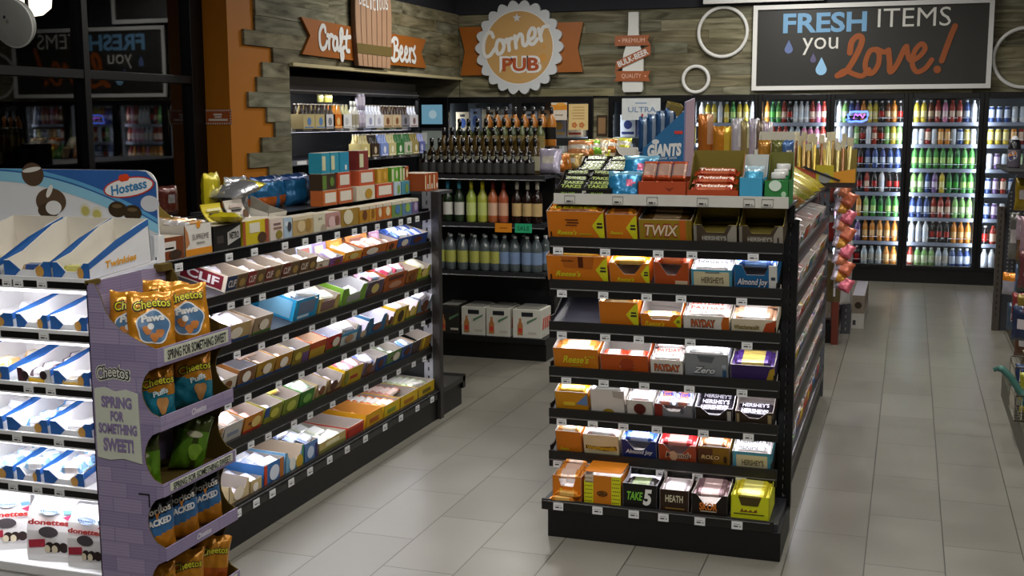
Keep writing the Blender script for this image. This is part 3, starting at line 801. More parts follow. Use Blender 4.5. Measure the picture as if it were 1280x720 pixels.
# ---------------------------------------------------------------- screen and small glass-front fridge in the corner recess
s = empty('wall_screen', 'small pale blue wall screen in the corner beside the beer case', 'screen', (-5.31, 12.86, 1.76))
b = MB(); b.box(-.15, -.03, -.135, .15, .0, .135, BLK); b.build('bezel', s, bevel=.003)
b = MB(); b.box(-.13, -.033, -.112, .13, -.030, .112, emit('screen_blue', '#7fb4cc', .55)); b.disc((.01, -.0335, 0), UX, UZ, .05, emit('screen_white', '#b8d4de', .55), 20); b.build('display', s)
s = empty('small_fridge', 'small glass-front fridge below the wall screen in the corner', 'fridge', (-5.31, 12.86, 0))
b = MB(); b.box(-.15, -.02, .0, .15, .0, 1.60, C('#2a2b2e')); b.build('cabinet', s)
b = MB(); b.box(-.125, -.045, .75, .125, -.02, 1.57, C('#9aa39c', rough=.15, spec=.7)); b.build('door', s, bevel=.004)
b = MB(); b.box(-.12, -.05, 1.42, -.06, -.045, 1.55, C('#d8d8d2')); b.build('paper_note', s)

# ---------------------------------------------------------------- open beer case in the left wall
s = empty('beer_case', 'black open-front refrigerated beer case set into the left wall under the Craft Beers banner', 'cooler', (-5.1, 10.3, 0))
DK = C('#0d0d10', rough=.35, spec=.5)
y0, y1 = -1.36, 1.66
b = MB(); b.box(-.86, y0, 0, -.82, y1, 2.08, C('#141418', rough=.4)); b.box(-.86, y0, 0, -.02, y0 + .04, 2.08, DK); b.box(-.82, y0, 0, 0, y1, .62, DK); b.build('cabinet', s)
b = MB(); b.box(-.86, y0, 1.97, -.04, y1, 2.08, DK); b.box(-.06, y0, 1.93, .0, y1, 2.0, C('#3a3a40', rough=.25, metal=.5)); b.box(-.002, y0, 1.952, .003, y1, 1.962, C('#b8b8bc', rough=.2, metal=.8)); b.build('canopy', s)
b = MB(); b.box(-.82, y1 - .012, .62, -.02, y1, 1.95, thin_glass('case_glass', (.9, .92, .95), 1.5)); b.build('end_glass', s)
b = MB(); b.box(-.03, y1 - .03, .3, .0, y1 + .01, 2.0, DK); b.build('end_post', s)
for z, d in ((1.62, .52), (1.335, .62), (1.0, .7)):
    sh = MB(); sh.box(-.82, y0 + .04, z - .03, -.82 + d + .2, y1 - .03, z, C('#2a2a30', rough=.35)); o = sh.build('shelf', s)
    r = MB(); r.box(-.82 + d + .2, y0 + .04, z - .032, -.82 + d + .212, y1 - .03, z + .012, C('#8a8c94', rough=.3, metal=.4))
    for k in range(9):
        yy = y0 + .25 + k * .31; r.box(-.82 + d + .212, yy, z - .026, -.82 + d + .215, yy + .17, z + .006, TAG)
    r.build('price_rail', o)
for z, p in ((1.92, 9.0), (1.585, 7.0)):
    area_light('case_lamp', (-5.16, 10.45, z), (0, 1, 0), (-.25, 0, -1), 2.8, .03, p, (.95, .95, 1))
def carrier(x, y, z, colr, accent, btl, label, n=3, w=.21, h=.13):
    """cardboard six-pack carrier with bottle necks standing in it; its front faces +x"""
    t = empty('bottle_carrier', label, 'beer pack', (x, y, z), group='beer packs in the open beer case')
    b = MB(); m = paper(colr)
    b.box(-.07, -w / 2, 0, .07, w / 2, h, m); b.prism([(-w / 2 + .01, h), (w / 2 - .01, h), (w * .28, h + .075), (-w * .28, h + .075)], 'x', -.004, .004, m); b.build('carton', t)
    p = MB(); p.add([(.0712, w * .17 * math.cos(q), h * .5 + h * .28 * math.sin(q)) for q in [2 * PI * i / 16 for i in range(16)]], [tuple(range(16))], paper(accent)); p.box(.07, -w * .4, h * .06, .0712, w * .4, h * .14, paper(accent)); p.build('print', t)
    key = ('neck', btl)
    for sx in (-.035, .035):
        for i in range(n):
            q = MB(); q.lathe([(.029, .0, glossy(btl)), (.029, .06, glossy(btl)), (.014, .1, glossy(btl)), (.012, .14, C('#8a8478', metal=.4)), (.013, .15, C('#8a8478', metal=.4)), (0, .151, BLK)], 8)
            if key not in _bp: _bp[key] = q.mesh('bottle')
            link('bottle', _bp[key], t, (sx, -w / 2 + w * (i + .5) / n, h * .55))
B1 = [(9.40, '#b8a878', '#5c7fae', '#22160e', 'yellow bottle carrier with a blue disc, near end of the upper beer shelf'), (9.62, '#b8a878', '#5c7fae', '#22160e', 'yellow bottle carrier, second from the near end of the upper beer shelf'),
      (9.80, '#d2d0d2', '#7a7a80', '#3a2c1c', 'white bottle carrier right of the yellow ones on the upper beer shelf'), (9.97, '#cf6a1a', '#e8c07a', '#c98a2a', 'orange bottle carrier on the upper beer shelf'),
      (10.14, '#dedede', '#b9b9bc', '#b8b48a', 'low white carrier of pale bottles on the upper beer shelf'),
      (10.66, '#dfe0ea', '#9a9fc0', '#c8ccd8', 'white gabled carrier right of the stacked purple cans'), (10.86, '#e2e2ea', '#b6b8cc', '#d8dae2', 'second white gabled carrier on the upper beer shelf'),
      (11.07, '#c7b08e', '#7a4a2a', '#2c1a10', 'tan carrier with a brown mark on the upper beer shelf'), (11.30, '#d0bb98', '#8a5a34', '#2c1a10', 'second tan carrier on the upper beer shelf'),
      (11.52, '#8d8a92', '#4a4a52', '#2c1a10', 'grey carrier on the upper beer shelf'), (11.75, '#dcd8dc', '#8a6a6a', '#c8ccd8', 'white carrier by the glass end of the upper beer shelf')]
for (y, c0, c1, bt, lab) in B1: carrier(-5.14, y, 1.622, c0, c1, bt, lab)
B2 = [(10.46, '#c8b878', '#f0e6c0', '#c8bc8a', 'yellow carrier at the near end of the lower beer shelf'), (10.68, '#3a2c22', '#b8a888', '#241812', 'dark carrier on the lower beer shelf'), (10.90, '#7f93cc', '#dfe3f0', '#8fa0d0', 'blue carrier on the lower beer shelf'),
      (11.09, '#c8be88', '#f2ead0', '#c0b88a', 'second yellow carrier on the lower beer shelf'), (11.29, '#3c7a3a', '#dfe6d0', '#2f6a34', 'green bottle carrier on the lower beer shelf'), (11.50, '#c9c8b4', '#5a8a4a', '#2f6a34', 'pale carrier of green bottles on the lower beer shelf'),
      (11.70, '#a8985a', '#efe6c8', '#8a7a3a', 'gold carrier on the lower beer shelf'), (11.86, '#6d74b4', '#c8cce8', '#9fa6d8', 'purple-blue carrier by the glass end of the lower beer shelf')]
for (y, c0, c1, bt, lab) in B2: carrier(-5.10, y, 1.337, c0, c1, bt, lab, 3, .18)
for i, (y, z, c0, lab) in enumerate([(10.30, 1.622, '#d9d8d0', 'clear spirit bottle with a pale label beside the low white carrier'), (10.38, 1.622, '#d0cfc6', 'clear spirit bottle left of the purple cans')]):
    bottle('spirit_bottle', 'spirit', glossy(c0), glossy('#a9a08a'), glossy('#cfcfc8'), (-5.10, y, z), lab, 'bottle', 'clear bottles in the beer case', n=10)
for j, (y, z) in enumerate([(10.46, 1.622), (10.46, 1.79), (10.54, 1.622), (10.54, 1.79)]):
    bottle('tall_drink_can', 'can', glossy('#a79fb4'), glossy('#c8c0d0'), glossy('#d8d8dc'), (-5.10, y, z), 'purple-grey tall can, %s of the stacked pair at the %s of the upper beer shelf' % ('upper' if z > 1.7 else 'lower', 'nearer middle' if j < 2 else 'farther middle'), 'can', 'stacked purple cans', n=10)
for j, (y, c0) in enumerate([(9.90, '#9a9a5a'), (10.02, '#a9a24a'), (10.08, '#a9a24a')]):
    bottle('tall_drink_can', 'can', glossy(c0), glossy('#d8d08a'), glossy('#d8d8dc'), (-5.22, y, 1.86), 'olive tall can, %s of the three standing above the beer carriers' % ORD[j + 1], 'can', 'olive cans above the carriers', n=10)
ss = MB(); ss.box(-5.28, 9.84, 1.845, -5.17, 10.14, 1.86, DK); 
tag(ss.build('can_riser', None), 'narrow dark riser holding the olive cans at the back of the beer case', 'riser')
# ================================================================ cartons of candy: one builder for all racks
YEL = '#d9d61e'
def carton(Mx, w, d, hb, hf, out, inn, front, label, group, prints=(), texts=(), bars=None, side_text=None, name='candy_carton', cat='candy box', lid=False, barlabel=None, slope=.55, outm=None):
    om = outm or paper(out); im = C(inn, rough=.75, spec=.2, var=.06)
    o = tag(setm(link(name, carton_mb(w, d, hb, hf, om, im, front, slope, lid).mesh(name)), Mx), label, cat, group)
    a = w / 2
    if prints:
        b = MB(); e = -.0012
        for p in prints:
            k = p[0]; m = paper(p[-1])
            if k == 'rect': b.box(p[1] * a, e, p[2] * hf, p[3] * a, -.0002, p[4] * hf, m)
            elif k == 'arrow':
                s = p[1]; b.prism([(a, .02 * hf), (a, hf * .99), (a - .34 * s, hf * .86), (a - 1.0 * s, hf * .48), (a - .34 * s, .02 * hf)], 'y', e, -.0002, m)
                b.box(a - .62 * s, e - .0004, hf * .40, a - .12 * s, e, hf * .48, INK); b.box(a - .58 * s, e - .0004, hf * .53, a - .14 * s, e, hf * .60, INK)
            elif k == 'disc': b.disc((p[1] * a, e - .0003 * len(p), p[2] * hf), UX, UZ, p[3] * a, m, 24, ry=p[4] * hf)
            elif k == 'poly': b.prism([(q[0] * a, q[1] * hf) for q in p[1]], 'y', e, -.0002, m)
            elif k == 'dots':
                rg = random.Random(3)
                for i in range(4):
                    for j in range(7): b.disc(((p[1] + (p[2] - p[1]) * (i + .5 + .3 * (j % 2)) / 4.4) * a, e - .0006, (j + .6) / 7.4 * hf), UX, UZ, .0026, m, 7)
        b.build('front_print', o)
    if texts:
        b = MB()
        for i, (s, x, z, hh, colr, bold, shear, wf) in enumerate(texts):
            b.text(s, (x * a, -.0022 - .0003 * i, z * hf), UX, UZ, hh * hf, C(colr, var=.03), bold, shear, None if wf is None else wf * w)
        b.build('lettering', o)
    if side_text:
        b = MB(); b.box(-a - .0012, .02, .1 * hf, -a - .0002, d * .6, hf * .9, paper(side_text[2]))
        if side_text[0]:
            b.text(side_text[0], (-a - .0018, d * .31, hf * .5), (0, -1, 0), UZ, hf * .48, C(side_text[1], var=.02), .03, 0, d * .42)
        b.build('side_lettering', o)
    if bars:
        n = bars.get('rows', 4); cols = bars.get('cols', 1); L = (w - .012) / cols
        bw = (d - .016) / n; hh = bars.get('h', .02)
        ms = bars.get('mess', 0.0); me = bar_mesh(L * (1 - .6 * ms), bw * .90, hh, bars['c0'], bars['c1'], bars.get('txt'), bars.get('tc'))
        rg = random.Random(label)
        for i in range(n):
            for c in range(cols):
                if i in bars.get('skip', ()): continue
                y = .010 + bw * (i + .5); t = y / d
                s = min(1, max(0, (1 - t) / slope)) if slope else 1
                top = hb + (hf - hb) * (s * s * (3 - 2 * s)) if hb > hf + .004 else hf
                if bars.get('fill', 'full') == 'full': z = top - hh * bars.get('sink', .55)
                else: z = .003 + bars.get('lift', 0) * hf
                bo = link(bars.get('name', 'candy_bar'), me)
                side = ('' if cols == 1 else ' left' if c == 0 else ' right') if cols < 3 else ' ' + ORD[c + 1]
                lb = (barlabel or 'wrapped bar, # in the ' + label).replace('#', ORD[i + 1] + side + ' from front')
                setm(bo, Mx @ mv(-w / 2 + .006 + L * (c + .5), y, max(z, .003)) @ mv(0, 0, rg.uniform(0, ms * .04)) @ rot(rg.uniform(-.08, .08) + .28, rg.uniform(-.03 - ms * .5, .03 + ms * .5), rg.uniform(-.04 - ms, .04 + ms)))
                tag(bo, lb, 'candy bar', 'bars in the ' + label)
    return o

_tag = {}
def tags_on(parent, xs, y, z0, z1, along='x', s=.021):
    """price cards clipped in a rail, each a part: a white card with a printed line"""
    h = z1 - z0
    for x in xs:
        key = (along, round(h, 4), s)
        if key not in _tag:
            b = MB(); b.box(-s, -.003, 0, s, 0, h, TAG); b.box(-s * .6, -.0036, h * .30, s * .2, -.003, h * .45, INK); b.box(s * .45, -.0036, h * .30, s * .7, -.003, h * .42, INK); b.box(-s * .6, -.0036, h * .62, s * .6, -.003, h * .68, C('#9a9a9a'))
            _tag[key] = b.mesh('price_tag')
        if along == 'x': link('price_tag', _tag[key], parent, (x, y, z0))
        else: link('price_tag', _tag[key], parent, (y, x, z0), (0, 0, PI / 2))

def slotted_post(b, x0, x1, y0, y1, z0, z1, mat, face='y', pitch=.05):
    """shelf upright: a channel whose front is pierced by a column of slots"""
    if face == 'y':
        c = (x0 + x1) / 2; g = .005
        b.box(x0, y0, z0, c - g, y1, z1, mat); b.box(c + g, y0, z0, x1, y1, z1, mat)
        z = z0
        while z < z1: b.box(c - g, y0, z, c + g, y0 + .004, min(z + pitch * .55, z1), mat); z += pitch
    else:
        c = (y0 + y1) / 2; g = .005
        b.box(x0, y0, z0, x1, c - g, z1, mat); b.box(x0, c + g, z0, x1, y1, z1, mat)
        z = z0
        while z < z1: b.box(x1 - .004, c - g, z, x1, c + g, min(z + pitch * .55, z1), mat); z += pitch

# ---------------------------------------------------------------- the candy rack facing the camera
rack = empty('display_rack', 'black end-of-aisle candy rack of eight tilted shelves facing the open floor', 'shelf', (-.9, 4.44, 0))
ox, oy = -.9, 4.44
def RX(x): return x - ox
b = MB(); b.box(RX(-1.346), 0, 0, RX(-.408), .38, .118, BLACK); b.build('base', rack, bevel=.003)
DECK = C('#24242a', rough=.42, spec=.5); LIPM = C('#171513', rough=.4, spec=.5)
b = MB(); b.box(RX(-1.37), .004, .118, RX(-.42), .38, .150, DECK); b.box(RX(-1.373), 0, .112, RX(-.436), .012, .158, LIPM); d0 = b.build('base_deck', rack, bevel=.002)
b = MB(); b.tube([(RX(-1.365), -.002, .150), (RX(-.45), -.002, .150)], .003, C('#8f8f90', rough=.2, metal=.7), 6)
tags_on(d0, [RX(x) for x in (-1.30, -1.135, -.985, -.865, -.72, -.575)], -.002, .116, .148)
b.build('price_rail', d0)
b = MB(); b.box(RX(-1.365), .46, .12, RX(-.435), .48, 1.30, C('#121214', rough=.5)); b.build('back_panel', rack)
b = MB(); slotted_post(b, RX(-.462), RX(-.405), .336, .376, .10, 1.295, BLACK, 'y', .036); b.build('upright', rack)
b = MB(); slotted_post(b, RX(-1.40), RX(-1.345), .44, .48, .12, 1.295, BLACK, 'y', .036); b.build('upright', rack)
b = MB(); b.box(RX(-1.36), .34, 1.285, RX(-.405), .36, 1.30, BLACK); b.box(RX(-.45), .30, 1.29, RX(-.42), .33, 1.36, BLACK); b.box(RX(-1.34), .30, 1.29, RX(-1.31), .33, 1.36, BLACK); b.build('top_rail', rack)
TILT = .30
LV = {'s2': 1.188, 's3': 1.011, 's4': .836, 's5': .644, 's6': .466, 's7': .283}
TG = {'s2': (-1.352, -1.153, -.935, -.80, -.56), 's3': (-1.335, -1.16, -.98, -.84, -.60), 's4': (-1.335, -1.15, -1.01, -.80, -.575), 's5': (-1.315, -1.155, -.985, -.80, -.59),
      's6': (-1.335, -1.20, -1.07, -.93, -.74, -.56), 's7': (-1.35, -1.23, -1.075, -.91, -.76, -.585)}
for k, z in LV.items():
    b = MB(); M0 = mv(0, .175, z + .026) @ rot(TILT)
    b.box(RX(-1.385), 0, -.012, RX(-.468), .262, 0, SHELFTOP, M0)
    for x in (RX(-1.387), RX(-.470)):
        b.prism([(0, -.03), (.26, -.03), (.26, .05), (.06, .012), (0, .03)], 'x', x, x + .004, BLACK, X=M0)
    o = b.build('shelf', rack)
    b = MB(); b.box(RX(-1.39), .160, z - .004, RX(-.445), .174, z + .034, LIPM); b.build('shelf_lip', o)
    b = MB(); b.box(RX(-1.39), .164, z - .036, RX(-.445), .172, z - .004, C('#0d0d0e', rough=.25, spec=.6)); b.tube([(RX(-1.385), .161, z - .006), (RX(-.45), .161, z - .006)], .0028, C('#a2a2a4', rough=.2, metal=.7), 6); b.build('price_rail', o)
    tags_on(o, [RX(x) for x in TG[k]], .163, z - .038, z - .006)
    b = MB(); b.box(RX(-1.36), .185, z - .020, RX(-.47), .197, z - .014, emit('led_strip', '#f4f2ff', 4)); b.build('light_strip', o)
    area_light('shelf_led', (-.915, oy + .192, z - .024), (1, 0, 0), (0, .12, -1), .88, .012, LEDP * .8, (.95, .94, 1.0))
b = MB(); b.box(RX(-1.368), .16, 1.356, RX(-.431), .56, 1.366, SHELFTOP); o = b.build('top_shelf', rack)
b = MB(); b.box(RX(-1.368), .150, 1.358, RX(-.431), .162, 1.402, C('#c9c6bd', rough=.4)); b.build('shelf_lip', o)
for x in (-1.30, -1.10, -.96, -.76, -.58, -.51):
    q = 0; b = MB(); b.box(q - .022, -.001, .0, q + .022, 0, .001, INK); b.box(q - .022, -.001, .03, q + .022, 0, .031, INK); b.box(q - .022, -.001, 0, q - .0212, 0, .031, INK); b.box(q + .0212, -.001, 0, q + .022, 0, .031, INK)
    b.box(q - .014, -.0015, .006, q + .004, 0, .011, INK); b.box(q + .009, -.0015, .006, q + .013, 0, .010, INK); b.build('price_tag', o, (RX(x), .1495, 1.362))

OR, RE = '#d8790f', '#e9a23a'
def ec(k, x0, x1, desc, **kw):
    i = ECN[k] = ECN.get(k, 0) + 1
    n = {'s2': 'second', 's3': 'third', 's4': 'fourth', 's5': 'fifth', 's6': 'sixth', 's7': 'seventh', 'b': 'lowest'}[k]
    pos = {'s2': 5, 's3': 5, 's4': 4, 's5': 5}.get(k, 6) + 1 - i
    lab = '%s, %s from the post, %s candy rack shelf' % (desc, ORD[pos], n)
    x = (x0 + x1) / 2; w = x1 - x0 - .006
    if k == 'b': Mx = mv(x, 4.462, .152) @ rot(.04)
    else: Mx = mv(x, 4.622, LV[k] + .028) @ rot(TILT)
    kw.setdefault('d', .19); kw.setdefault('front', 'flat'); kw.setdefault('inn', '#b9b2ab'); kw.setdefault('hf', .08); kw.setdefault('hb', kw['hf'])
    bl = kw.pop('bl', None)
    nb = bl + ', # in %s carton from post, %s rack shelf' % (ORD[pos], n) if bl else None
    return carton(Mx, w, kw.pop('d'), kw.pop('hb'), kw.pop('hf'), kw.pop('out'), kw.pop('inn'), kw.pop('front'), lab, 'candy boxes on the end rack', barlabel=nb, **kw)
ECN = {}
def reese(x, z, h, wf=None, c=YEL): return ("Reese's", x, z, h, c, .02, .35, wf)
OB = dict(c0='#d98416', c1='#8a4a14'); OB2 = dict(c0='#df8f20', c1='#e8aa3a')
ec('s2', -1.402, -1.157, 'wide orange carton with a yellow arrow', out=OR, hf=.118, hb=.14, prints=[('arrow', .05, YEL), ('rect', -.35, .66, .1, .71, '#5a2c10'), ('rect', -.3, .56, .12, .61, '#5a2c10'), ('rect', -.35, .47, .05, .51, '#5a2c10'), ('rect', .1, .15, .55, .18, '#a8b41c')], texts=[reese(-.32, .22, .17, .36)], bars=dict(rows=4, cols=1, txt='REESES', tc='#e2d020', **OB), bl='orange bar')
ec('s2', -1.155, -1.021, 'orange carton with a yellow arrow and foil packs', out=OR, hf=.11, hb=.13, prints=[('arrow', .045, YEL)], texts=[reese(-.32, .28, .12, .42)], bars=dict(rows=4, **OB), bl='orange foil pack')
ec('s2', -1.019, -.801, 'olive gold carton with big white and red lettering', out='#a1831c', hf=.092, hb=.145, prints=[('rect', .55, 0, .78, 1, '#c8641c'), ('rect', .84, 0, 1, 1, '#8c701a')], texts=[('TWIX', -.14, .5, .56, '#a8321c', .06, .2, .68), ('TWIX', -.14, .5, .51, '#ead9b8', .02, .2, .64)], bars=dict(rows=4, c0='#6a4a1a', c1='#c8a87a', sink=1.4), bl='brown and gold bar')
for j in (0, 1):
    xa = (-.799, -.621)[j]; ec('s2', xa, xa + .176, ['emptied brown carton with an olive back', 'emptied brown carton at the right end'][j], out='#4a3e30', inn='#a8964a', hf=.075, hb=.145, front='notch', slope=.8, prints=[('poly', [(.55, 0), (.98, 0), (.98, .98), (.78, .98), (.55, .45)], '#a39c90'), ('rect', -1, 0, -.86, .95, '#8d867a'), ('rect', -.6, .1, .5, .42, '#6a6152')], texts=[("HERSHEY'S", -.05, .26, .22, '#d6d2c8', .01, 0, .56)], bars=dict(rows=4, skip=(1, 2, 3), c0='#2a1c14', c1='#4a3424', fill='low', txt="HERSHEY'S", tc='#8a7a6a'), bl='dark brown bar')
ec('s3', -1.404, -1.141, 'wide orange notched carton with a yellow arrow', out=OR, hf=.112, hb=.125, prints=[('arrow', .05, YEL), ('poly', [(-.52, .98), (-.42, .55), (.5, .5), (.58, .98)], '#b8620e'), ('rect', .05, .55, .22, .98, '#5a240c'), ('rect', -.5, .78, -.1, .84, '#5a2c10')], texts=[reese(-.30, .30, .21, .42)], bars=dict(rows=4, **OB2), bl='pale orange bar')
ec('s3', -1.139, -.969, 'orange notched carton of orange and blue bars', out=OR, hf=.09, hb=.125, front='vee', prints=[('arrow', .035, YEL)], texts=[reese(-.2, .2, .2, .44)], bars=dict(rows=5, c0='#e0941e', c1='#d8a84a'), bl='orange and pale blue bar')
ec('s3', -.955, -.808, 'dark orange carton with a wide V notch', out='#b04a16', hf=.10, hb=.125, front='vee', prints=[('rect', .2, .05, .9, .2, '#d8c0a0')], bars=dict(rows=4, c0='#c4481c', c1='#c8602a'), bl='red-orange bar')
HER = dict(c0='#e9e6ea', c1='#f2f0f4', txt="HERSHEY'S", tc='#0b0a10')
ec('s3', -.806, -.638, 'pale blue edged carton of white lettered bars', out='#4f9ab4', hf=.075, hb=.13, prints=[('rect', -.86, .0, .86, .86, '#d6cba6'), ('rect', -.3, .78, .4, .86, '#6a8a9a')], texts=[("HERSHEYS", .05, .40, .34, '#4a3524', .015, 0, .54)], bars=dict(rows=5, **HER), bl='white bar with dark capitals')
ec('s3', -.635, -.464, 'blue carton with white script and a white end flap', out='#17649a', hf=.10, hb=.13, front='notch', prints=[('rect', .62, 0, 1, 1, '#d9d8d4'), ('rect', .72, .38, .92, .52, '#3a4a5a')], texts=[('Almond Joy', -.15, .26, .30, '#1a2a5a', .06, .25, .76), ('Almond Joy', -.15, .26, .27, '#e6e4ea', .02, .25, .72)], bars=dict(rows=4, c0='#2f5fb4', c1='#6f98dc'), bl='blue and white bar')
ec('s4', -1.18, -1.012, 'closed orange carton with yellow arrow by the gap', out='#d0740e', hf=.105, hb=.125, prints=[('arrow', .05, YEL)], bars=dict(rows=3, c0='#eca04a', c1='#f2c890'), bl='orange pack')
ec('s4', -1.009, -.838, 'nearly empty orange carton with a grey inside', out='#d8790f', hf=.06, hb=.13, front='notch', slope=.9, prints=[('arrow', .03, YEL)], texts=[reese(-.3, .3, .36, .5, '#e8c81e')], bars=dict(rows=4, skip=(1, 2, 3), fill='low', lift=.5, c0='#e89030', c1='#f4c8a0'), bl='orange bar')
PAY = dict(c0='#ead6d0', c1='#f4ece8', txt='PAYDAY', tc='#a83014')
ec('s4', -.835, -.646, 'white carton with red-brown capitals and an orange tab', out='#e2dcd2', hf=.062, hb=.125, prints=[('poly', [(.68, .0), (1, 0), (1, .98), (.75, .98), (.66, .5)], '#c4641c')], texts=[('PAYDAY', -.12, .48, .5, '#5a2414', .08, 0, .54), ('PAYDAY', -.12, .48, .44, '#c8622c', .03, 0, .52)], bars=dict(rows=5, **PAY), bl='white bar with red capitals')
ec('s4', -.644, -.462, 'cream carton with a red tab and olive script', out='#dfd3b6', hf=.058, hb=.125, prints=[('poly', [(.40, .1), (.55, .72), (.98, .95), (.98, .02), (.45, 0)], '#b8481c')], texts=[('Whatchamacallit', -.3, .4, .3, '#7a6a1a', .03, .2, .56)], bars=dict(rows=4, c0='#d8a884', c1='#f2e8e0'), bl='cream and brown bar')
ec('s5', -1.376, -1.177, 'low filled orange carton with big yellow script', out='#cf7a12', hf=.092, hb=.13, slope=.7, prints=[('rect', .55, .6, .85, .64, '#a8b41c'), ('rect', -.25, .14, .25, .17, '#a8b41c')], texts=[reese(0, .47, .36, .58)], bars=dict(rows=4, skip=(2, 3), fill='low', lift=.72, c0='#e09040', c1='#f2d0b0'), bl='orange bar')
ec('s5', -1.175, -.968, 'red-orange carton with a white oval wordmark', out='#bf5418', hf=.078, hb=.135, slope=.8, prints=[('disc', .12, .45, .30, .36, '#a33e14')], texts=[('KitKat', .12, .46, .36, '#efe8e4', .03, .2, .30)], bars=dict(rows=3, cols=2, skip=(1, 2), fill='low', lift=.6, c0='#d04a2a', c1='#f2e6e0'), bl='red and white bar')
ec('s5', -.966, -.826, 'white carton with red-brown capitals', out='#e2dcd2', hf=.066, hb=.125, prints=[], texts=[('PAYDAY', .05, .48, .44, '#5a2414', .08, 0, .80), ('PAYDAY', .05, .48, .40, '#c8622c', .03, 0, .77)], bars=dict(rows=4, **PAY), bl='white bar with red capitals')
ec('s5', -.824, -.645, 'silver carton with a notch and pale slanted letters', out='#8c9094', hf=.105, hb=.13, prints=[('poly', [(-.42, .92), (-.3, .66), (.25, .62), (.4, .9)], '#5f6468'), ('rect', .74, .04, .92, .34, '#35557a'), ('rect', .72, .42, .9, .56, '#aeb6c2')], texts=[('Zero', -.1, .30, .30, '#4a4e54', .07, .4, .52), ('Zero', -.1, .30, .26, '#e8eaec', .02, .4, .50)], bars=dict(rows=3, c0='#d9dce4', c1='#eef0f6', sink=.4), bl='silver bar')
ec('s5', -.642, -.463, 'dark purple carton of yellow and purple bars', out='#3a2660', hf=.066, hb=.13, prints=[('poly', [(.62, 0), (1, 0), (1, .9), (.78, .75)], '#b8942a')], bars=dict(rows=5, c0='#4a2f74', c1='#c8b060'), bl='purple and cream bar')
ec('s6', -1.368, -1.219, 'golden carton of yellow and blue bars', out='#d28f16', hf=.085, hb=.125, prints=[('poly', [(.25, .35), (.95, .95), (.95, .3)], '#6a86b4'), ('rect', -.5, .25, .2, .42, '#e8c430')], bars=dict(rows=4, c0='#e2a022', c1='#e9b83a'), bl='golden bar')
ec('s6', -1.215, -1.065, 'tall white carton with a torn front and a gold disc', out='#dcd5cd', hf=.105, hb=.125, prints=[('disc', .05, .06, .32, .13, '#a88a1e'), ('poly', [(.32, 1.0), (.36, .72), (.92, .66), (.98, 1.0)], '#b3aaa2')], bars=dict(rows=4, c0='#f0ecf4', c1='#ffffff'), bl='white wrapped bar')
ec('s6', -1.062, -.946, 'white carton with a dark red oval wordmark', out='#d9d3ca', hf=.068, hb=.125, prints=[('disc', .0, .45, .46, .36, '#5a1c10')], texts=[('KitKat', 0, .46, .32, '#efe8e4', .02, .2, .4)], bars=dict(rows=3, c0='#f2eaf0', c1='#e8c8c8'), bl='white and pink bar')
ec('s6', -.944, -.784, 'grey carton of silver bars with blue ovals', out='#86868a', hf=.062, hb=.125, front='vee', prints=[('rect', -1, 0, -.6, .95, '#8a2c20'), ('disc', .45, .55, .1, .2, '#5a5a60')], bars=dict(rows=4, cols=2, c0='#c9cde4', c1='#d88a7a', txt='York', tc='#1c2f8a'), bl='silver bar, blue wordmark')
DK2 = dict(c0='#2c2630', c1='#3a3440', txt="HERSHEY'S", tc='#c9c6d0')
ec('s6', -.78, -.622, 'white carton of black bars with silver capitals', out='#2a2018', hf=.06, hb=.13, front='vee', slope=.75, inn='#cfcad2', prints=[('rect', .7, 0, .9, .8, '#b9b4b0')], bars=dict(rows=4, fill='low', lift=.45, **DK2), bl='black bar with silver capitals')
ec('s6', -.619, -.464, 'half-empty carton of black bars beside the rack upright', out='#3a2a1c', hf=.055, hb=.13, front='vee', slope=.75, inn='#b3a9a4', prints=[('rect', .72, 0, .92, .8, '#a8926a'), ('rect', -.92, 0, -.78, .8, '#a8926a')], bars=dict(rows=4, skip=(2, 3), fill='low', lift=.4, **DK2), bl='black bar with silver capitals')
ec('s7', -1.364, -1.246, 'closed orange carton at the left end', out='#cf760e', hf=.10, hb=.12, texts=[reese(-.35, .16, .13, .34)], bars=dict(rows=3, c0='#eca860', c1='#f6d8b8'), bl='pale orange pack')
ec('s7', -1.244, -1.086, 'cream carton with gold jagged lettering', out='#d8caa2', hf=.095, hb=.125, prints=[('poly', [(-.9, .28), (-.88, .46), (-.2, .40), (.3, .44), (.85, .48), (.88, .28), (.2, .20), (-.3, .24)], '#7a5a14')], texts=[('Whatchamacallit', 0, .35, .18, '#d9b62a', .03, 0, .80)], bars=dict(rows=4, c0='#e8c8c4', c1='#f4ecec'), bl='white and pink bar')
ec('s7', -1.082, -.928, 'navy carton with white script and a notch', out='#1a2a6a', hf=.085, hb=.125, front='vee', texts=[('Almond Joy', .0, .34, .26, '#0c1640', .08, .25, .80), ('Almond Joy', .0, .34, .22, '#e6e4f0', .02, .25, .77)], bars=dict(rows=4, c0='#3f68c8', c1='#a8bcec', txt='Almond Joy', tc='#1c3a8a'), bl='blue and white bar')
ec('s7', -.926, -.766, 'red-brown carton with dark script', out='#a8421a', hf=.08, hb=.125, front='vee', prints=[('disc', -.2, .35, .2, .3, '#d8a884')], texts=[('Mounds', .05, .40, .34, '#e8c8a8', .07, .25, .70), ('Mounds', .05, .40, .30, '#3a140c', .02, .25, .66)], bars=dict(rows=5, c0='#c4282a', c1='#d88a80'), bl='red and white bar')
ec('s7', -.762, -.629, 'brown and gold carton with rounded letters', out='#8a6412', hf=.085, hb=.12, prints=[('rect', -1, 0, -.1, .9, '#5a3410'), ('disc', .7, .35, .12, .2, '#3a2408')], texts=[('ROLO', -.25, .42, .26, '#3a140c', .08, .2, .62), ('ROLO', -.25, .42, .22, '#d8b878', .03, .2, .58)], bars=dict(rows=4, c0='#a8683a', c1='#d8b4a0'), bl='brown and pink roll')
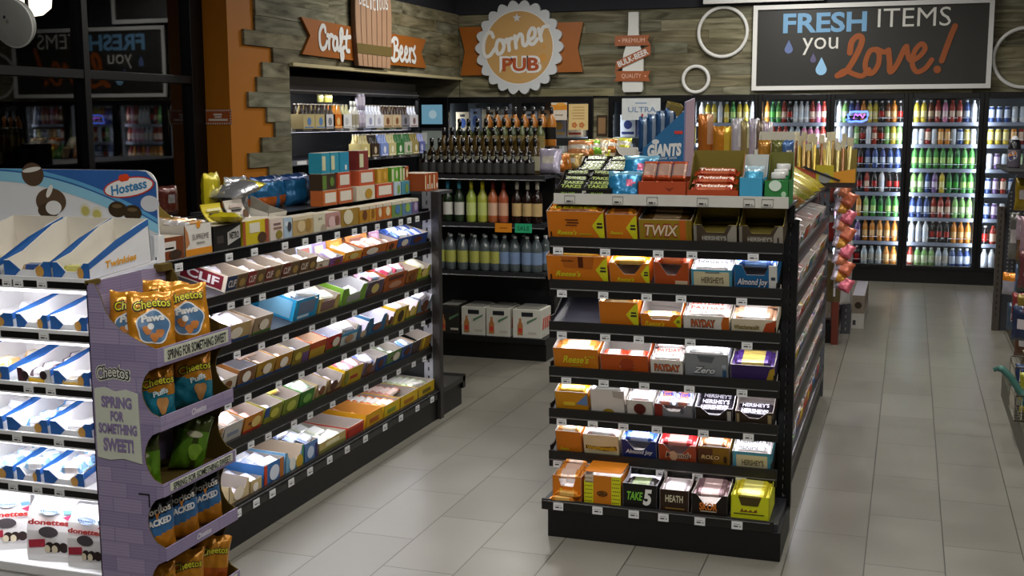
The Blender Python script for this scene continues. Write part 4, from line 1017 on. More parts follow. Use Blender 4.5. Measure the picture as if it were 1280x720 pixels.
ec('s7', -.625, -.466, 'pale blue carton heaped with white lettered bars', out='#4f9ab4', hf=.075, hb=.115, prints=[('rect', -.8, .0, .8, .80, '#d6cba6')], texts=[("HERSHEY'S", .05, .36, .34, '#4a3a1c', .02, 0, .56)], bars=dict(rows=4, **HER), bl='white bar with dark capitals')
ec('b', -1.335, -1.205, 'orange carton with a notched front behind loose bars', out='#cf760e', d=.2, hf=.105, hb=.13, front='notch', prints=[('rect', -.3, .17, .3, .22, '#c8c020')], texts=[reese(0, .40, .20, .56)], bars=dict(rows=3, c0='#e8953a', c1='#f4d0c0'), bl='orange bar')
ec('b', -1.2, -1.042, 'closed orange carton with yellow polka-dot sides', out='#cf7a16', d=.2, hf=.12, hb=.13, lid=True, prints=[('rect', -1, 0, -.5, .8, '#d8d41e'), ('rect', .5, 0, 1, 1, '#d8d41e'), ('rect', -.95, .74, -.5, 1, '#d2bfa4'), ('dots', -.98, -.52, '#2a2410'), ('dots', .52, .98, '#2a2410'), ('disc', .0, .38, .3, .1, '#5a2c10'), ('disc', 0, .38, .24, .07, '#d8a02a')])
ec('b', -1.04, -.894, 'black carton with green and white lettering', out='#15130f', d=.2, hf=.10, hb=.14, slope=.6, inn='#c4c0c8', texts=[('TAKE', -.28, .50, .34, '#7ac43a', .03, .2, .46), ('5', .45, .48, .62, '#e8e6e0', .05, .15, .26)], bars=dict(rows=4, skip=(2, 3), fill='low', lift=.75, c0='#34302e', c1='#8a9a6a'), bl='black and green bar')
ec('b', -.889, -.766, 'dark brown carton with pale capitals', out='#2f1c0e', d=.18, hf=.09, hb=.125, front='flat', slope=.6, inn='#b5aaa6', prints=[('rect', -.6, .12, .7, .17, '#8a6a2a')], texts=[('HEATH', .0, .60, .32, '#d8cfae', .02, 0, .60)], bars=dict(rows=3, skip=(2,), fill='low', lift=.85, c0='#d8ccd0', c1='#efe8ea'), bl='pale bar')
ec('b', -.762, -.614, 'near-black carton with orange capitals', out='#1a120c', d=.2, hf=.085, hb=.125, front='vee', prints=[('rect', -.5, .16, .4, .2, '#c8b8a0')], texts=[('SKOR', -.05, .42, .34, '#d8761c', .03, 0, .50)], bars=dict(rows=4, c0='#8a6a70', c1='#d8b8b8'), bl='mauve brown bar')
ec('b', -.607, -.453, 'bright yellow notched carton at the right end', out='#cfd31a', inn='#b8b43a', d=.2, hf=.095, hb=.13, front='notch', prints=[('poly', [(-.62, .95), (-.45, .58), (.42, .58), (.58, .95)], '#4a3c12'), ('rect', -.85, .2, .75, .24, '#3a3410'), ('poly', [(-.52, .30), (-.40, .48), (-.33, .34), (-.2, .42), (-.1, .33), (.05, .42), (.15, .33), (.35, .46), (.38, .31)], '#7a4a10')], bars=dict(rows=4, c0='#d8c82a', c1='#e4dc7a'), bl='yellow bar')
me = bar_mesh(.11, .035, .022, '#e08a1c', '#f0b860')
for i in range(2):
    o = link('candy_bar', me); setm(o, mv(-1.285 + .02 * i, 4.457, .153 + .022 * i) @ rot(0, 0, .05 - .1 * i))
    tag(o, 'orange bar, %s of two loose ones on the lowest candy rack shelf' % ('lower', 'upper')[i], 'candy bar', 'loose orange bars')
# ================================================================ the long snack rack at the left
GX = -2.53
lg = empty('store_gondola', 'long black snack rack of six shelves between the chip display and the liquor rack', 'shelf', (-2.95, 3.50, 0))
lx, ly = -2.95, 3.50
Y0, Y1 = 0.015, 2.58
b = MB(); b.box(-.45, Y0, 0, .45, Y1, .14, BLACK); b.build('base', lg)
b = MB(); b.box(-.02, Y0, .14, .02, Y1, 1.285, C('#1b1b1e', rough=.6)); b.build('back_panel', lg)
for y in (Y0 + .02, 1.27, Y1 - .03):
    b = MB(); slotted_post(b, -.02, .045, y - .03, y + .03, .14, 1.30, STEEL, 'x', .05); b.build('upright', lg)
b = MB()
LED_LIT_GREY = C('#8b8b90', rough=.45)  # lighter grey: LED light on the far upright's slotted face, put into its colour
slotted_post(b, .37, .425, Y1 - .01, Y1 + .03, .0, 1.30, LED_LIT_GREY, 'y', .05); b.box(.425, Y1 - .012, 0, .47, Y1 + .035, 1.30, C('#2a2725', rough=.45)); b.build('end_upright', lg)
b = MB(); b.box(-.45, Y1 + .0, 0, .36, Y1 + .03, 1.285, C('#1b1b1e', rough=.6)); b.build('end_panel', lg)
b = MB(); b.box(-.45, Y1 + .035, 0, .45, Y1 + .37, .14, BLACK); b.box(-.46, Y1 + .035, .14, .465, Y1 + .40, .17, C('#2a2824', rough=.45)); b.prism([(Y1 + .36, .10), (Y1 + .40, .10), (Y1 + .40, .18), (Y1 + .36, .17)], 'x', -.46, .465, BLACK); b.build('far_base_deck', lg)
b = MB(); b.box(-.46, Y1 + .0, 1.283, .455, Y1 + .24, 1.30, C('#3a3a3e', rough=.4)); b.build('far_top_shelf', lg)
b = MB(); b.box(-.12, 1.05, 1.275, .30, Y1, 1.287, C('#2e2e32', rough=.4)); b.box(.292, 1.05, 1.262, .30, Y1, 1.29, BLACK); o = b.build('riser_shelf', lg)
b = MB(); b.box(.10, 1.02, 1.19, .105, Y1, 1.276, C('#17171a', rough=.5))
for i in range(28):
    for j in range(3): b.box(.105, 1.06 + i * .052, 1.205 + j * .024, .1065, 1.075 + i * .052, 1.213 + j * .024, C('#4a4a50'))
b.build('perforated_panel', o)
LZ = {0: 1.184, 1: .992, 2: .788, 3: .596, 4: .393}
LTAG = {0: (3.52, 3.66, 4.0, 4.19, 4.44, 4.62, 4.75, 4.93, 5.11, 5.22, 5.37, 5.52, 5.66, 5.77, 5.88), 1: (4.0, 4.12, 4.24, 4.48, 4.62, 4.86, 5.0, 5.16, 5.33, 5.5, 5.66, 5.84), 2: (4.03, 4.22, 4.42, 4.66, 4.87, 5.09, 5.45, 5.72, 5.85),
        3: (3.95, 4.1, 4.35, 4.55, 4.72, 4.97, 5.13, 5.28, 5.45, 5.64, 5.78, 5.94), 4: (3.97, 4.11, 4.25, 4.47, 4.62, 4.84, 5.02, 5.2, 5.42, 5.6, 5.8, 5.95)}
LT = .27
for k, z in LZ.items():
    b = MB(); t = LT if k else 0.0
    M0 = mv(.413, 0, z + (.026 if k else .006)) @ rot(0, t, 0)
    b.box(-.37, Y0, -.012, 0, Y1 - .02, 0, SHELFTOP, M0)
    if k == 0: b.box(-.45, Y0, z - .01, .02, Y1 - .02, z + .006, SHELFTOP)
    for y in (Y0, Y1 - .022):
        b.prism([(0, -.03), (-.36, -.03), (-.36, .04), (-.08, .012), (0, .02)], 'y', y, y + .004, BLACK, X=M0)
    o = b.build('shelf', lg)
    if k:
        b = MB(); b.box(.41, Y0, z - .004, .424, Y1 - .015, z + .032, LIPM); b.build('shelf_lip', o)
    b = MB(); b.box(.412, Y0, z - .036, .42, Y1 - .015, z - .0 if k else z + .012, C('#101012', rough=.25, spec=.6))
    b.tube([(.422, Y0, z - .004 if k else z + .010), (.422, Y1 - .02, z - .004 if k else z + .010)], .0035, C('#8f8f92', rough=.2, metal=.7), 6); b.build('price_rail', o)
    tags_on(o, [y - ly for y in LTAG[k]], .421, z - .034, z - .004, 'y', .024)
    b = MB(); b.box(.37, .05, z - .020, .385, Y1 - .06, z - .014, emit('led_strip', '#f4f2ff', 4)); b.build('light_strip', o)
    for (ya, yb) in ((.08, 1.28), (1.30, 2.50)):
        area_light('shelf_led', (lx + .378, ly + (ya + yb) / 2, z - .024), (0, 1, 0), (-.08, 0, -1), yb - ya, .012, LEDP * 1.1, (.95, .94, 1.0))
b = MB(); b.box(-.44, Y0, .14, .45, Y1 - .01, .163, DECK); b.box(.44, Y0, .12, .458, Y1 - .01, .178, LIPM); o = b.build('base_deck', lg)
b = MB(); b.box(.452, Y0, .122, .46, Y1 - .012, .152, C('#101012', rough=.25, spec=.6)); b.tube([(.462, Y0, .166), (.462, Y1 - .02, .166)], .0035, C('#8f8f92', rough=.2, metal=.7), 6); b.build('price_rail', o)
tags_on(o, [y - ly for y in (3.93, 4.07, 4.2, 4.36, 4.53, 4.72, 4.9, 5.1, 5.33, 5.53, 5.75, 5.96)], .461, .124, .156, 'y', .024)

LN = {}
WHT = dict(c0='#e9e2ea', c1='#f4eef4')
SHN = {1: 'second', 2: 'third', 3: 'fourth', 4: 'fifth', 5: 'lowest'}
def lc(k, y0, y1, desc, out, bl='pale wrapped bar', fill='low', rows=4, skip=(), c0='#ddd5e0', c1='#f0e8ee', hf=.075, hb=.125, d=.34, inn='#a39a90', front='flat', prints=None, texts=(), bars=True, slope=.7, lift=.12, cols=1, sink=1.15, **kw):
    i = LN[k] = LN.get(k, 0) + 1
    lab = '%s, %s from near end, %s snack rack shelf' % (desc, ORD[i], SHN[k])
    y = (y0 + y1) / 2; w = abs(y1 - y0) - .006
    if d == .26: d = .34
    hb = hb + (.015 if hb > .08 and k < 5 else 0)
    if k == 5: Mx = mv(-2.515, y, .166) @ rot(0, .05, 0) @ rot(z=PI / 2)
    else: Mx = mv(-2.546, y, LZ[k] + .030) @ rot(0, LT, 0) @ rot(z=PI / 2)
    if prints is None:
        rg = random.Random(lab); acc = rg.choice(['#e8dcc8', '#7a4a20', '#d8c070', '#5a3018', '#efe6da'])
        prints = [('disc', rg.uniform(-.3, .3), .5, .5, .32, acc), ('rect', -1, 0, 1, .14, rg.choice(['#6a3a1c', '#a8341c', '#4a6a2a', '#2a4a7a'])), ('rect', -.5, .42, .4, .56, '#6a2a1a')]
    bd = dict(rows=rows, cols=cols, c0=c0, c1=c1, fill=fill, skip=skip, lift=lift, name='snack_bar', h=.022, sink=sink, mess=.04 if slope == 0 else .2) if bars else None
    return carton(Mx, w, d, hb, hf, out, inn, front, lab, 'snack boxes on the long rack', prints, texts, bd, name='snack_carton', cat='snack box', slope=slope,
                  barlabel='%s, # in %s carton from near end, %s snack shelf' % (bl, ORD[i], SHN[k]), **kw)
CL = lambda c: [('rect', -1, .1, -.05, .95, c), ('rect', .0, .1, 1, .95, '#6a5236'), ('disc', .5, .45, .3, .25, '#a8884a')]
clif = ['#2a3a5a', '#8a2a2a', '#7a3a2a', '#6a3020', '#6a4a2a']
for i, (a, c) in enumerate(zip([(3.987, 4.14), (4.142, 4.28), (4.282, 4.42), (4.423, 4.576), (4.578, 4.735)], clif)):
    lc(1, a[0], a[1], ['long white carton with a large side wordmark', 'long cream carton with a red front', 'long cream carton with a rust front', 'long cream carton with a brown front', 'long cream carton beside the pale blue card'][i],
       '#d8cbb8', 'white and lilac bar', 'full', rows=7, skip=((0, 1, 5), (2, 3), (1,), (4,), (2,))[i], c0='#e4dce8', c1='#f2ecf2', hf=.07, hb=.075, d=.36, inn='#9c8f7e', sink=2.0, prints=CL(c), texts=[('CLIF', -.50, .5, .42, '#e8dcd0', .02, 0, .38)],
       side_text=('CLIF', '#efe9e6', '#7a1c2a') if i == 0 else None, slope=0)
def backcard(Mloc, w, h, colr, art, label, cat='display card'):
    b = MB(); b.prism([(-w / 2, 0), (w / 2, 0), (w / 2, h * .8), (w * .25, h), (-w * .25, h), (-w / 2, h * .8)], 'y', 0, .004, paper(colr)); b.box(-w * .3, -.001, h * .2, w * .3, 0, h * .62, paper(art))
    b.box(-w * .2, -.001, h * .72, w * .2, 0, h * .84, paper('#e8e4ea')); return tag(setm(b.build('display_card'), Mloc), label, cat, 'header cards on the snack rack')
def lcard(k, y, w, h, colr, art, label, x=-2.625):
    h = min(h, .11)
    backcard(mv(x, y, LZ[k] + .030 + (-2.546 - x) * math.tan(LT)) @ rot(0, -.12, 0) @ rot(z=PI / 2), w, h, colr, art, label)
lc(1, 4.738, 4.868, 'flat tan carton in front of the pale blue card', '#d2c2a4', 'white bar', 'full', skip=(2,), hf=.04, hb=.05)
lcard(1, 4.80, .15, .125, '#b8c4e0', '#a86a5a', 'pale blue header card on the second snack rack shelf')
lc(1, 4.872, 5.008, 'purple carton with a lilac header card', '#8a5a9a', 'lilac bar', 'full', c0='#c0b4dc', c1='#e4dcf0', hf=.04, hb=.05)
lcard(1, 4.94, .14, .125, '#9a86b0', '#d8c4a8', 'lilac header card on the second snack rack shelf')
lc(1, 5.018, 5.211, 'yellow-orange carton with an orange card', '#d8951c', 'white and orange bar', 'full', c0='#eadccc', c1='#f4ece4', hf=.05, hb=.06)
lcard(1, 5.10, .16, .12, '#c8862a', '#e0a850', 'plain orange header card on the second snack rack shelf')
lc(1, 5.22, 5.50, 'wide burnt orange carton with a photo card', '#b8621a', 'pink and white bar', 'full', rows=4, cols=2, c0='#d89a8a', c1='#f0e4e0', hf=.055, hb=.07)
lcard(1, 5.34, .24, .15, '#c07a3a', '#8a5a4a', 'wide brown photo header card on the second snack rack shelf')
lc(1, 5.504, 5.634, 'orange carton with a mauve card', '#cf6a2a', 'pink bar', 'low', c0='#d8b0a8', c1='#e8d4d0', hf=.055, hb=.07)
lcard(1, 5.55, .12, .14, '#a8809a', '#c8a0b4', 'mauve header card on the second snack rack shelf')
lc(1, 5.636, 5.815, 'blue edged carton heaped with blue and white bars', '#3558a8', 'blue and white bar', 'full', rows=5, c0='#4a6cc0', c1='#e4e8f4', hf=.06, hb=.075, sink=.4)
lc(1, 5.817, 6.04, 'navy carton of white packs at the far end', '#2a4288', 'blue and white pack', 'full', rows=4, cols=2, skip=(2,), c0='#d8dcec', c1='#5a78c8', hf=.06, hb=.075)
lc(2, 3.955, 4.15, 'tan and olive carton of white packs', '#b59a64', 'crumpled white pack', 'full', cols=2, rows=3)
lc(2, 4.173, 4.328, 'grey-brown half-empty carton beside a gap', '#9a8468', 'white pack', 'low', skip=(1, 2, 3))
lc(2, 4.516, 4.732, 'tall bright blue carton with a windowed side', '#1f93c4', 'white and blue pack', 'full', rows=5, cols=1, c0='#dfe8f4', c1='#f0f4fa', hf=.10, hb=.115, d=.30, inn='#c8d8e4', prints=[('rect', -.7, .25, .7, .85, '#6a7a94'), ('rect', -.7, .08, .3, .2, '#c9e0ee')], side_text=(None, '#e4f0f8', '#7ab4d4'), sink=.4)
lc(2, 4.739, 4.955, 'yellow edged carton with a mauve label', '#c8b464', 'cream pack', 'full', c0='#f0e8c8', c1='#f8f4e4', hf=.07, hb=.10, front='vee', prints=[('rect', -.75, .1, .55, .75, '#8a6a64')])
lc(2, 4.982, 5.245, 'green notched carton, emptied', '#7aa83a', 'green bar', 'low', skip=(1, 2, 3), hf=.085, hb=.12, front='notch', inn='#c4c4c4', prints=[('rect', -.6, .1, .5, .5, '#a8a4a0')])
lc(2, 5.265, 5.446, 'dark mauve carton of pink and blue packs', '#5a4a5a', 'pink and blue pack', 'full', rows=5, c0='#e0a8bc', c1='#a8c0e0', hf=.08, hb=.11, sink=.4)
lc(2, 5.456, 5.73, 'rust carton with a hand hole', '#a8541c', 'red and white pack', 'full', rows=5, cols=2, c0='#d8506a', c1='#f0e4ec', hf=.09, hb=.11, prints=[('rect', -.7, .62, .7, .84, '#5a2a1a'), ('disc', .0, .3, .6, .2, '#c08a6a')], sink=.4)
lc(2, 5.733, 5.885, 'brown carton with a flat tan back', '#9a5a1c', bars=False, hf=.08, hb=.11, inn='#b0a090')
lc(2, 5.891, 6.06, 'lime yellow carton at the far end', '#b4b428', 'cream packet', 'full', rows=3, c0='#f0e8c0', c1='#e8e4d0', hf=.08, hb=.11, front='vee')
lc(3, 3.913, 4.037, 'low white carton partly behind the chip display', '#cfc6b4', 'white bar', 'low', hf=.06, hb=.08)
lc(3, 4.043, 4.178, 'brown carton under a flat white flap', '#7a4c1a', bars=False, inn='#c8c6cc', hf=.075, hb=.10, lid=True, outm=C('#7a4c1a'))
lc(3, 4.186, 4.335, 'olive gold carton with pink bars', '#a07c1c', 'pink and white bar', 'low', skip=(2,), c0='#e8b8a4', c1='#f2e0d8')
lc(3, 4.343, 4.485, 'olive orange carton with pink bars', '#a8761c', 'pink and white bar', 'low', skip=(3,), c0='#ecb8a0', c1='#f4e4dc')
lc(3, 4.49, 4.643, 'olive carton with a purple corner', '#94802a', 'blue and white bar', 'low', skip=(1,), c0='#5a5a88', c1='#e4e4f0', prints=[('rect', .2, 0, 1, .6, '#6a4a7a'), ('disc', -.4, .5, .4, .25, '#c8b44a')])
lc(3, 4.649, 4.80, 'red and gold carton with an orange inside', '#b8501c', 'orange bar', 'low', inn='#c8b49a', c0='#e07a3a', c1='#e89a5a', prints=[('rect', -1, 0, 1, .55, '#b8942a')])
lc(3, 4.808, 4.955, 'red carton of blue packs', '#b03020', 'blue pack', 'low', c0='#6a94dc', c1='#dfe8f8', inn='#c4c0c4')
lc(3, 4.956, 5.137, 'white and teal carton with a tan picture', '#c8ccc8', 'white packet', 'full', hf=.085, hb=.10, front='scoop', prints=[('rect', -1, .55, 1, .72, '#3a8ab0'), ('disc', .0, .32, .5, .24, '#b08a64')])
lc(3, 5.147, 5.255, 'blue and tan carton with a lilac inside', '#5a7a9a', 'white packet', 'low', front='vee', inn='#cfcad8', prints=[('disc', 0, .3, .6, .25, '#c8b08a')])
lc(3, 5.256, 5.466, 'blue notched carton, nearly empty', '#2f6488', 'pale packet', 'low', skip=(1, 2, 3), hf=.09, hb=.11, front='notch', inn='#c8c8d4', prints=[('disc', .0, .35, .5, .2, '#7a4a3a')])
lc(3, 5.477, 5.567, 'narrow brown and white scooped carton', '#a87a4a', bars=False, front='scoop', inn='#d4ccd0')
lc(3, 5.568, 5.724, 'yellow carton with a dark hole', '#c4a42a', 'pink packet', 'full', rows=3, c0='#e8d0c8', c1='#f0e4e0', hf=.09, hb=.11, prints=[('disc', .1, .45, .45, .36, '#3a2a14')])
lc(3, 5.725, 5.878, 'yellow scooped carton with a pink inside', '#c8a830', bars=False, hf=.09, hb=.11, front='scoop', inn='#d8ccd0')
lc(3, 5.879, 6.07, 'grey-blue scooped carton at the far end', '#6a7a84', 'white packet', 'full', rows=3, hf=.10, hb=.12, front='scoop', inn='#d4d0d8')
lc(4, 3.859, 3.916, 'sliver of a tan carton by the chip display', '#b08a5a', bars=False)
lc(4, 3.922, 4.065, 'pale grey carton of pink bars', '#b8b4ae', 'pink and white bar', 'full', c0='#e8c0b4', c1='#f4e8e4', prints=[('rect', -.6, .3, .6, .5, '#7a8494')])
lc(4, 4.072, 4.223, 'orange carton with red-brown bars', '#c07a24', 'pink and red bar', 'low', c0='#e0988a', c1='#f0dcd4')
lc(4, 4.237, 4.385, 'olive carton with a blue corner', '#8a8a2c', 'white bar', 'low', skip=(1, 2), prints=[('rect', -1, .4, -.5, 1, '#2a4a8a'), ('disc', .1, .5, .5, .3, '#c4c04a')])
lc(4, 4.393, 4.535, 'olive green carton of pink bars', '#80902c', 'pink and gold bar', 'full', skip=(0,), c0='#e4b8a8', c1='#d8b850', prints=[('disc', 0, .45, .6, .34, '#b8c050')])
lc(4, 4.543, 4.678, 'bright green carton of green and white bars', '#3c7a2a', 'green and white bar', 'full', c0='#8ac08a', c1='#eef4ee', prints=[('disc', 0, .45, .6, .3, '#7ab04a')])
lc(4, 4.694, 4.804, 'tan scooped carton of white bars', '#b49a6a', 'white bar', 'low', front='scoop')
lc(4, 4.813, 4.962, 'second tan scooped carton beside the yellow one', '#a88a58', 'white bar', 'low', front='scoop', skip=(2, 3))
lc(4, 4.97, 5.18, 'yellow carton with a red back flap', '#ccaa1c', 'white and red bar', 'full', rows=4, cols=2, c0='#e88a94', c1='#f4e8e0', hf=.085, hb=.11, prints=[('rect', -.3, .3, .5, .5, '#a8341c'), ('disc', -.7, .5, .2, .4, '#8a8a3a')])
lc(4, 5.20, 5.34, 'mauve grey carton of purple-blue packs', '#6a5a6a', 'lilac and blue pack', 'full', c0='#8494d8', c1='#e8e8f4', hf=.08, hb=.11, front='scoop')
lc(4, 5.341, 5.467, 'blue carton of white packs', '#2a4c8c', 'white and blue pack', 'low', c0='#dfe6f6', c1='#5a7ac8')
lc(4, 5.479, 5.652, 'pale green carton of small green packs', '#6a8a4c', 'pale green pack', 'low', cols=2, rows=5, c0='#b8dcc8', c1='#eaf4ee')
lc(4, 5.653, 5.80, 'blue carton of pale blue packs', '#3c5c94', 'pale blue pack', 'full', rows=5, c0='#7aa4ec', c1='#e0ecfc', skip=(1,))
lc(4, 5.805, 6.065, 'yellow and brown carton at the far end', '#a87c24', 'pink and gold pack', 'full', cols=2, rows=4, skip=(0, 1), c0='#e0a894', c1='#e8d48a', prints=[('rect', -1, 0, -.2, 1, '#4a3c3a'), ('rect', .1, .1, .3, .9, '#d8c02a')])
lc(5, 3.907, 4.063, 'short tan carton nearest the chip display', '#cdb98c', 'cream packet', 'low', hf=.085, hb=.10, front='scoop')
lc(5, 4.07, 4.164, 'narrow tan carton behind a blue flap', '#c8b07a', 'blue and white packet', 'full', rows=4, c0='#a8bce8', c1='#f0f0f4', hf=.06, hb=.08)
lc(5, 4.178, 4.344, 'blue and red carton of pale blue packets', '#3a70b0', 'pale blue packet', 'full', rows=5, c0='#c4d0f0', c1='#ecf0f8', hf=.095, hb=.10, prints=[('rect', -1, 0, -.72, 1, '#c0401c'), ('disc', .0, .5, .5, .35, '#d8e0ec'), ('rect', .6, 0, 1, 1, '#b06a2a')])
lc(5, 4.359, 4.522, 'pale blue scooped carton with gold pictures', '#7ab0d0', bars=False, hf=.10, hb=.10, front='scoop', inn='#b8aa98', prints=[('disc', -.3, .4, .35, .3, '#e4e4dc'), ('disc', .5, .35, .4, .3, '#c8a02a'), ('rect', .85, 0, 1, 1, '#4a8a3a')])
lc(5, 4.53, 4.658, 'blue carton heaped with white and blue packets', '#5a80b4', 'pale blue packet', 'full', rows=5, c0='#b8c8ee', c1='#eef2fa', hf=.095, hb=.10, prints=[('disc', -.2, .5, .5, .3, '#c8d4e8'), ('rect', .55, 0, 1, .8, '#3a3060')], sink=.4)
lc(5, 4.666, 4.94, 'long olive tan carton of white packets', '#b8a468', 'white and green packet', 'full', rows=4, cols=2, c0='#dfe4d0', c1='#f2f2ec', hf=.06, hb=.07, prints=[('rect', -1, 0, 1, .4, '#7a7a3a'), ('rect', -.5, .5, .5, .8, '#d8d0a8')])
lc(5, 4.959, 5.138, 'dark red flat carton, empty', '#a8301c', bars=False, hf=.06, hb=.065, inn='#b0a49a', prints=[('rect', -1, .8, 1, 1, '#c85a3a')])
YB = dict(inn='#d09a4a')
lc(5, 5.163, 5.36, 'yellow-orange carton with few orange sticks', '#cf9a14', 'orange stick', 'low', rows=6, skip=(1, 3), c0='#e89a6a', c1='#f0c8a8', hf=.075, hb=.08, d=.32, prints=[('rect', -.6, .3, .5, .6, '#a85a1c')], **YB)
lc(5, 5.375, 5.57, 'yellow carton of orange and white sticks', '#d0b01c', 'orange and white stick', 'full', rows=8, c0='#ee8a4a', c1='#f4ece4', hf=.07, hb=.075, d=.34, prints=[('rect', -.6, .3, .5, .6, '#7a8a2a')], slope=0)
lc(5, 5.582, 5.818, 'yellow carton of mauve and orange sticks', '#d2ac1a', 'mauve and orange stick', 'full', rows=8, skip=(0, 1), c0='#c88a7a', c1='#f0d4c8', hf=.07, hb=.075, d=.34, prints=[('rect', -.6, .3, .5, .6, '#a86a1c')], slope=0)
lc(5, 5.824, 6.06, 'yellow carton of green-white sticks at the far end', '#c8a61c', 'green and white stick', 'full', rows=8, skip=(0,), c0='#c8d8a8', c1='#f0ece0', hf=.07, hb=.075, d=.34, prints=[('rect', -.5, .3, .5, .6, '#6a5a1c')], slope=0)

# ---------------------------------------------------------------- top shelf of the long rack
def tb(y0, y1, z, h, colr, label, prints=(), texts=(), x=-2.548, d=.075, name='snack_box', group='boxes on top of the long rack', tilt=0.0, cat='snack box'):
    """a closed box of bars with its printed front to the aisle"""
    w = y1 - y0 - .006; b = MB(); m = paper(colr); b.box(-w / 2, 0, 0, w / 2, d, h, m); b.box(-w / 2 + .004, .004, h, w / 2 - .004, d - .004, h + .0015, C('#cfc6b4'))
    Mx = mv(x, (y0 + y1) / 2, z) @ rot(z=PI / 2 + tilt); o = tag(setm(b.build(name), Mx), label, cat, group); a = w / 2
    p = MB(); e = -.0012
    for q in prints:
        mm = paper(q[-1])
        if q[0] == 'rect': p.box(q[1] * a, e, q[2] * h, q[3] * a, -.0002, q[4] * h, mm)
        elif q[0] == 'disc': p.disc((q[1] * a, e - .0004, q[2] * h), UX, UZ, q[3] * a, mm, 18, ry=q[4] * h)
        elif q[0] == 'poly': p.prism([(v[0] * a, v[1] * h) for v in q[1]], 'y', e - .0004, -.0002, mm)
    if prints: p.build('front_print', o)
    if texts:
        p = MB()
        for (s, xx, zz, hh, cc, bo, wf) in texts: p.text(s, (xx * a, -.0024, zz * h), UX, UZ, hh * h, C(cc), bo, 0, wf * w)
        p.build('lettering', o)
    return o
ZT = 1.191
tb(3.567, 3.73, ZT, .085, '#7a3c14', 'orange and dark brown bar box beside the cake rack header', [('rect', -1, .0, -.72, 1, '#c8601c'), ('rect', -.6, .42, .35, .82, '#d6d0c8'), ('disc', .3, .25, .5, .2, '#3a2414'), ('rect', -.5, .5, .2, .58, '#a83a2a')], d=.2)
o = tag(setm(link('snack_carton', carton_mb(.178, .2, .135, .12, paper('#d9d4cc'), OLIVE, 'flat').mesh('snack_carton')), mv(-2.548, 3.825, ZT) @ rot(z=PI / 2)), 'white SUPREME carton with an orange band on the top shelf', 'snack box', 'boxes on top of the long rack')
p = MB(); p.box(-.088, -.0012, 0, .088, -.0002, .028, paper('#d88a1c')); p.disc((0, -.0014, .118), UX, UZ, .014, paper('#d88a1c'), 14); p.prism([(-.089, .028), (-.06, .05), (-.07, .09), (-.089, .118)], 'y', -.0013, -.0002, paper('#b87a4a')); p.build('front_print', o)
p = MB(); p.text('SUPREME', (.012, -.002, .072), UX, UZ, .022, C('#5a5650'), .0, 0, .11); p.box(-.015, -.002, .046, .04, -.0015, .052, C('#9a948c')); p.build('lettering', o)
for i in range(5):
    bo = link('snack_bar', bar_mesh(.16, .036, .024, '#d8d4d4', '#c89a6a')); setm(bo, mv(-2.575 - i * .036, 3.825 + random.uniform(-.01, .01), 1.298 + .003 * i) @ rot(random.uniform(-.1, .1), 0, PI / 2)); tag(bo, 'silver foil bar, %s from front, heaped in the white SUPREME carton' % ORD[i + 1], 'candy bar', 'foil bars in the SUPREME carton')
tb(3.925, 4.125, ZT, .10, '#15120f', 'black bar box with a tilted white label reading NETRO', [('poly', [(.0, .18), (.95, .42), (.95, .92), (.0, .68)], '#c9c6c0'), ('rect', -.8, .3, -.3, .6, '#3a3430')], [('NETRO', .48, .55, .26, '#1a1816', .03, .36)], d=.2)
tb(4.136, 4.345, ZT, .10, '#c9b41c', 'yellow bar box with a pale label and red ends', [('rect', -1, 0, -.8, 1, '#a8502a'), ('rect', .72, 0, 1, 1, '#9a4a34'), ('rect', -.5, .5, .3, .9, '#d8d2c0'), ('disc', .45, .25, .35, .24, '#4a3018')], d=.2)
tb(4.353, 4.468, ZT, .095, '#d4c4b8', 'white bar box with brown pieces at its foot', [('rect', -.5, .5, .7, .6, '#8a6a5a'), ('rect', -.5, .68, .6, .78, '#7a5a5a'), ('disc', .3, .25, .5, .2, '#8a7a2a')], d=.15)
tb(4.469, 4.545, ZT, .09, '#a8bccc', 'pale blue bar box with a dark round print', [('disc', .3, .55, .5, .24, '#3a3a44'), ('rect', -.7, .6, -.1, .8, '#d8dce0')], d=.1)
tb(4.546, 4.737, ZT, .085, '#b89a64', 'tan and gold cake box with curly print', [('disc', -.2, .5, .4, .3, '#d0b88a'), ('disc', .5, .5, .3, .36, '#a07c3c'), ('rect', -1, .82, 1, 1, '#cfc2a4')])
tb(4.738, 4.855, ZT, .085, '#d0c8ae', 'cream cake box with two dark dots', [('disc', -.1, .72, .08, .05, '#2a2420'), ('disc', .25, .72, .08, .05, '#2a2420'), ('disc', .6, .2, .4, .2, '#a89a84')])
tb(4.856, 5.01, ZT, .08, '#b88a84', 'mauve pink cake box with a white swirl', [('disc', -.2, .45, .5, .35, '#d8b4b0'), ('rect', -1, 0, 1, .2, '#c8bca8'), ('disc', .5, .5, .3, .3, '#8a5a4a')])
tb(5.011, 5.20, ZT, .085, '#9c7a2c', 'gold cake box with a cream oval', [('disc', -.2, .55, .55, .42, '#d8ceb0'), ('rect', -.4, .5, .0, .6, '#4a3a2a')])
row = [(5.211, 5.32, '#b07e1c', 'gold box with a brown corner', '#6a3a14'), (5.321, 5.40, '#c08a2a', 'narrow gold box', '#8a5a1c'), (5.402, 5.482, '#b8641c', 'narrow orange-brown box', '#d8c4a0'), (5.483, 5.592, '#c06a1a', 'orange box with a cream rosette', '#e0cfa8'), (5.593, 5.726, '#6a8a4a', 'green and blue picture box', '#4a78a8'), (5.727, 5.855, '#5a7a9a', 'blue and green scenic box', '#8aa84a'), (5.856, 5.945, '#6a5a84', 'purple-grey box at the far end', '#a89ab4')]
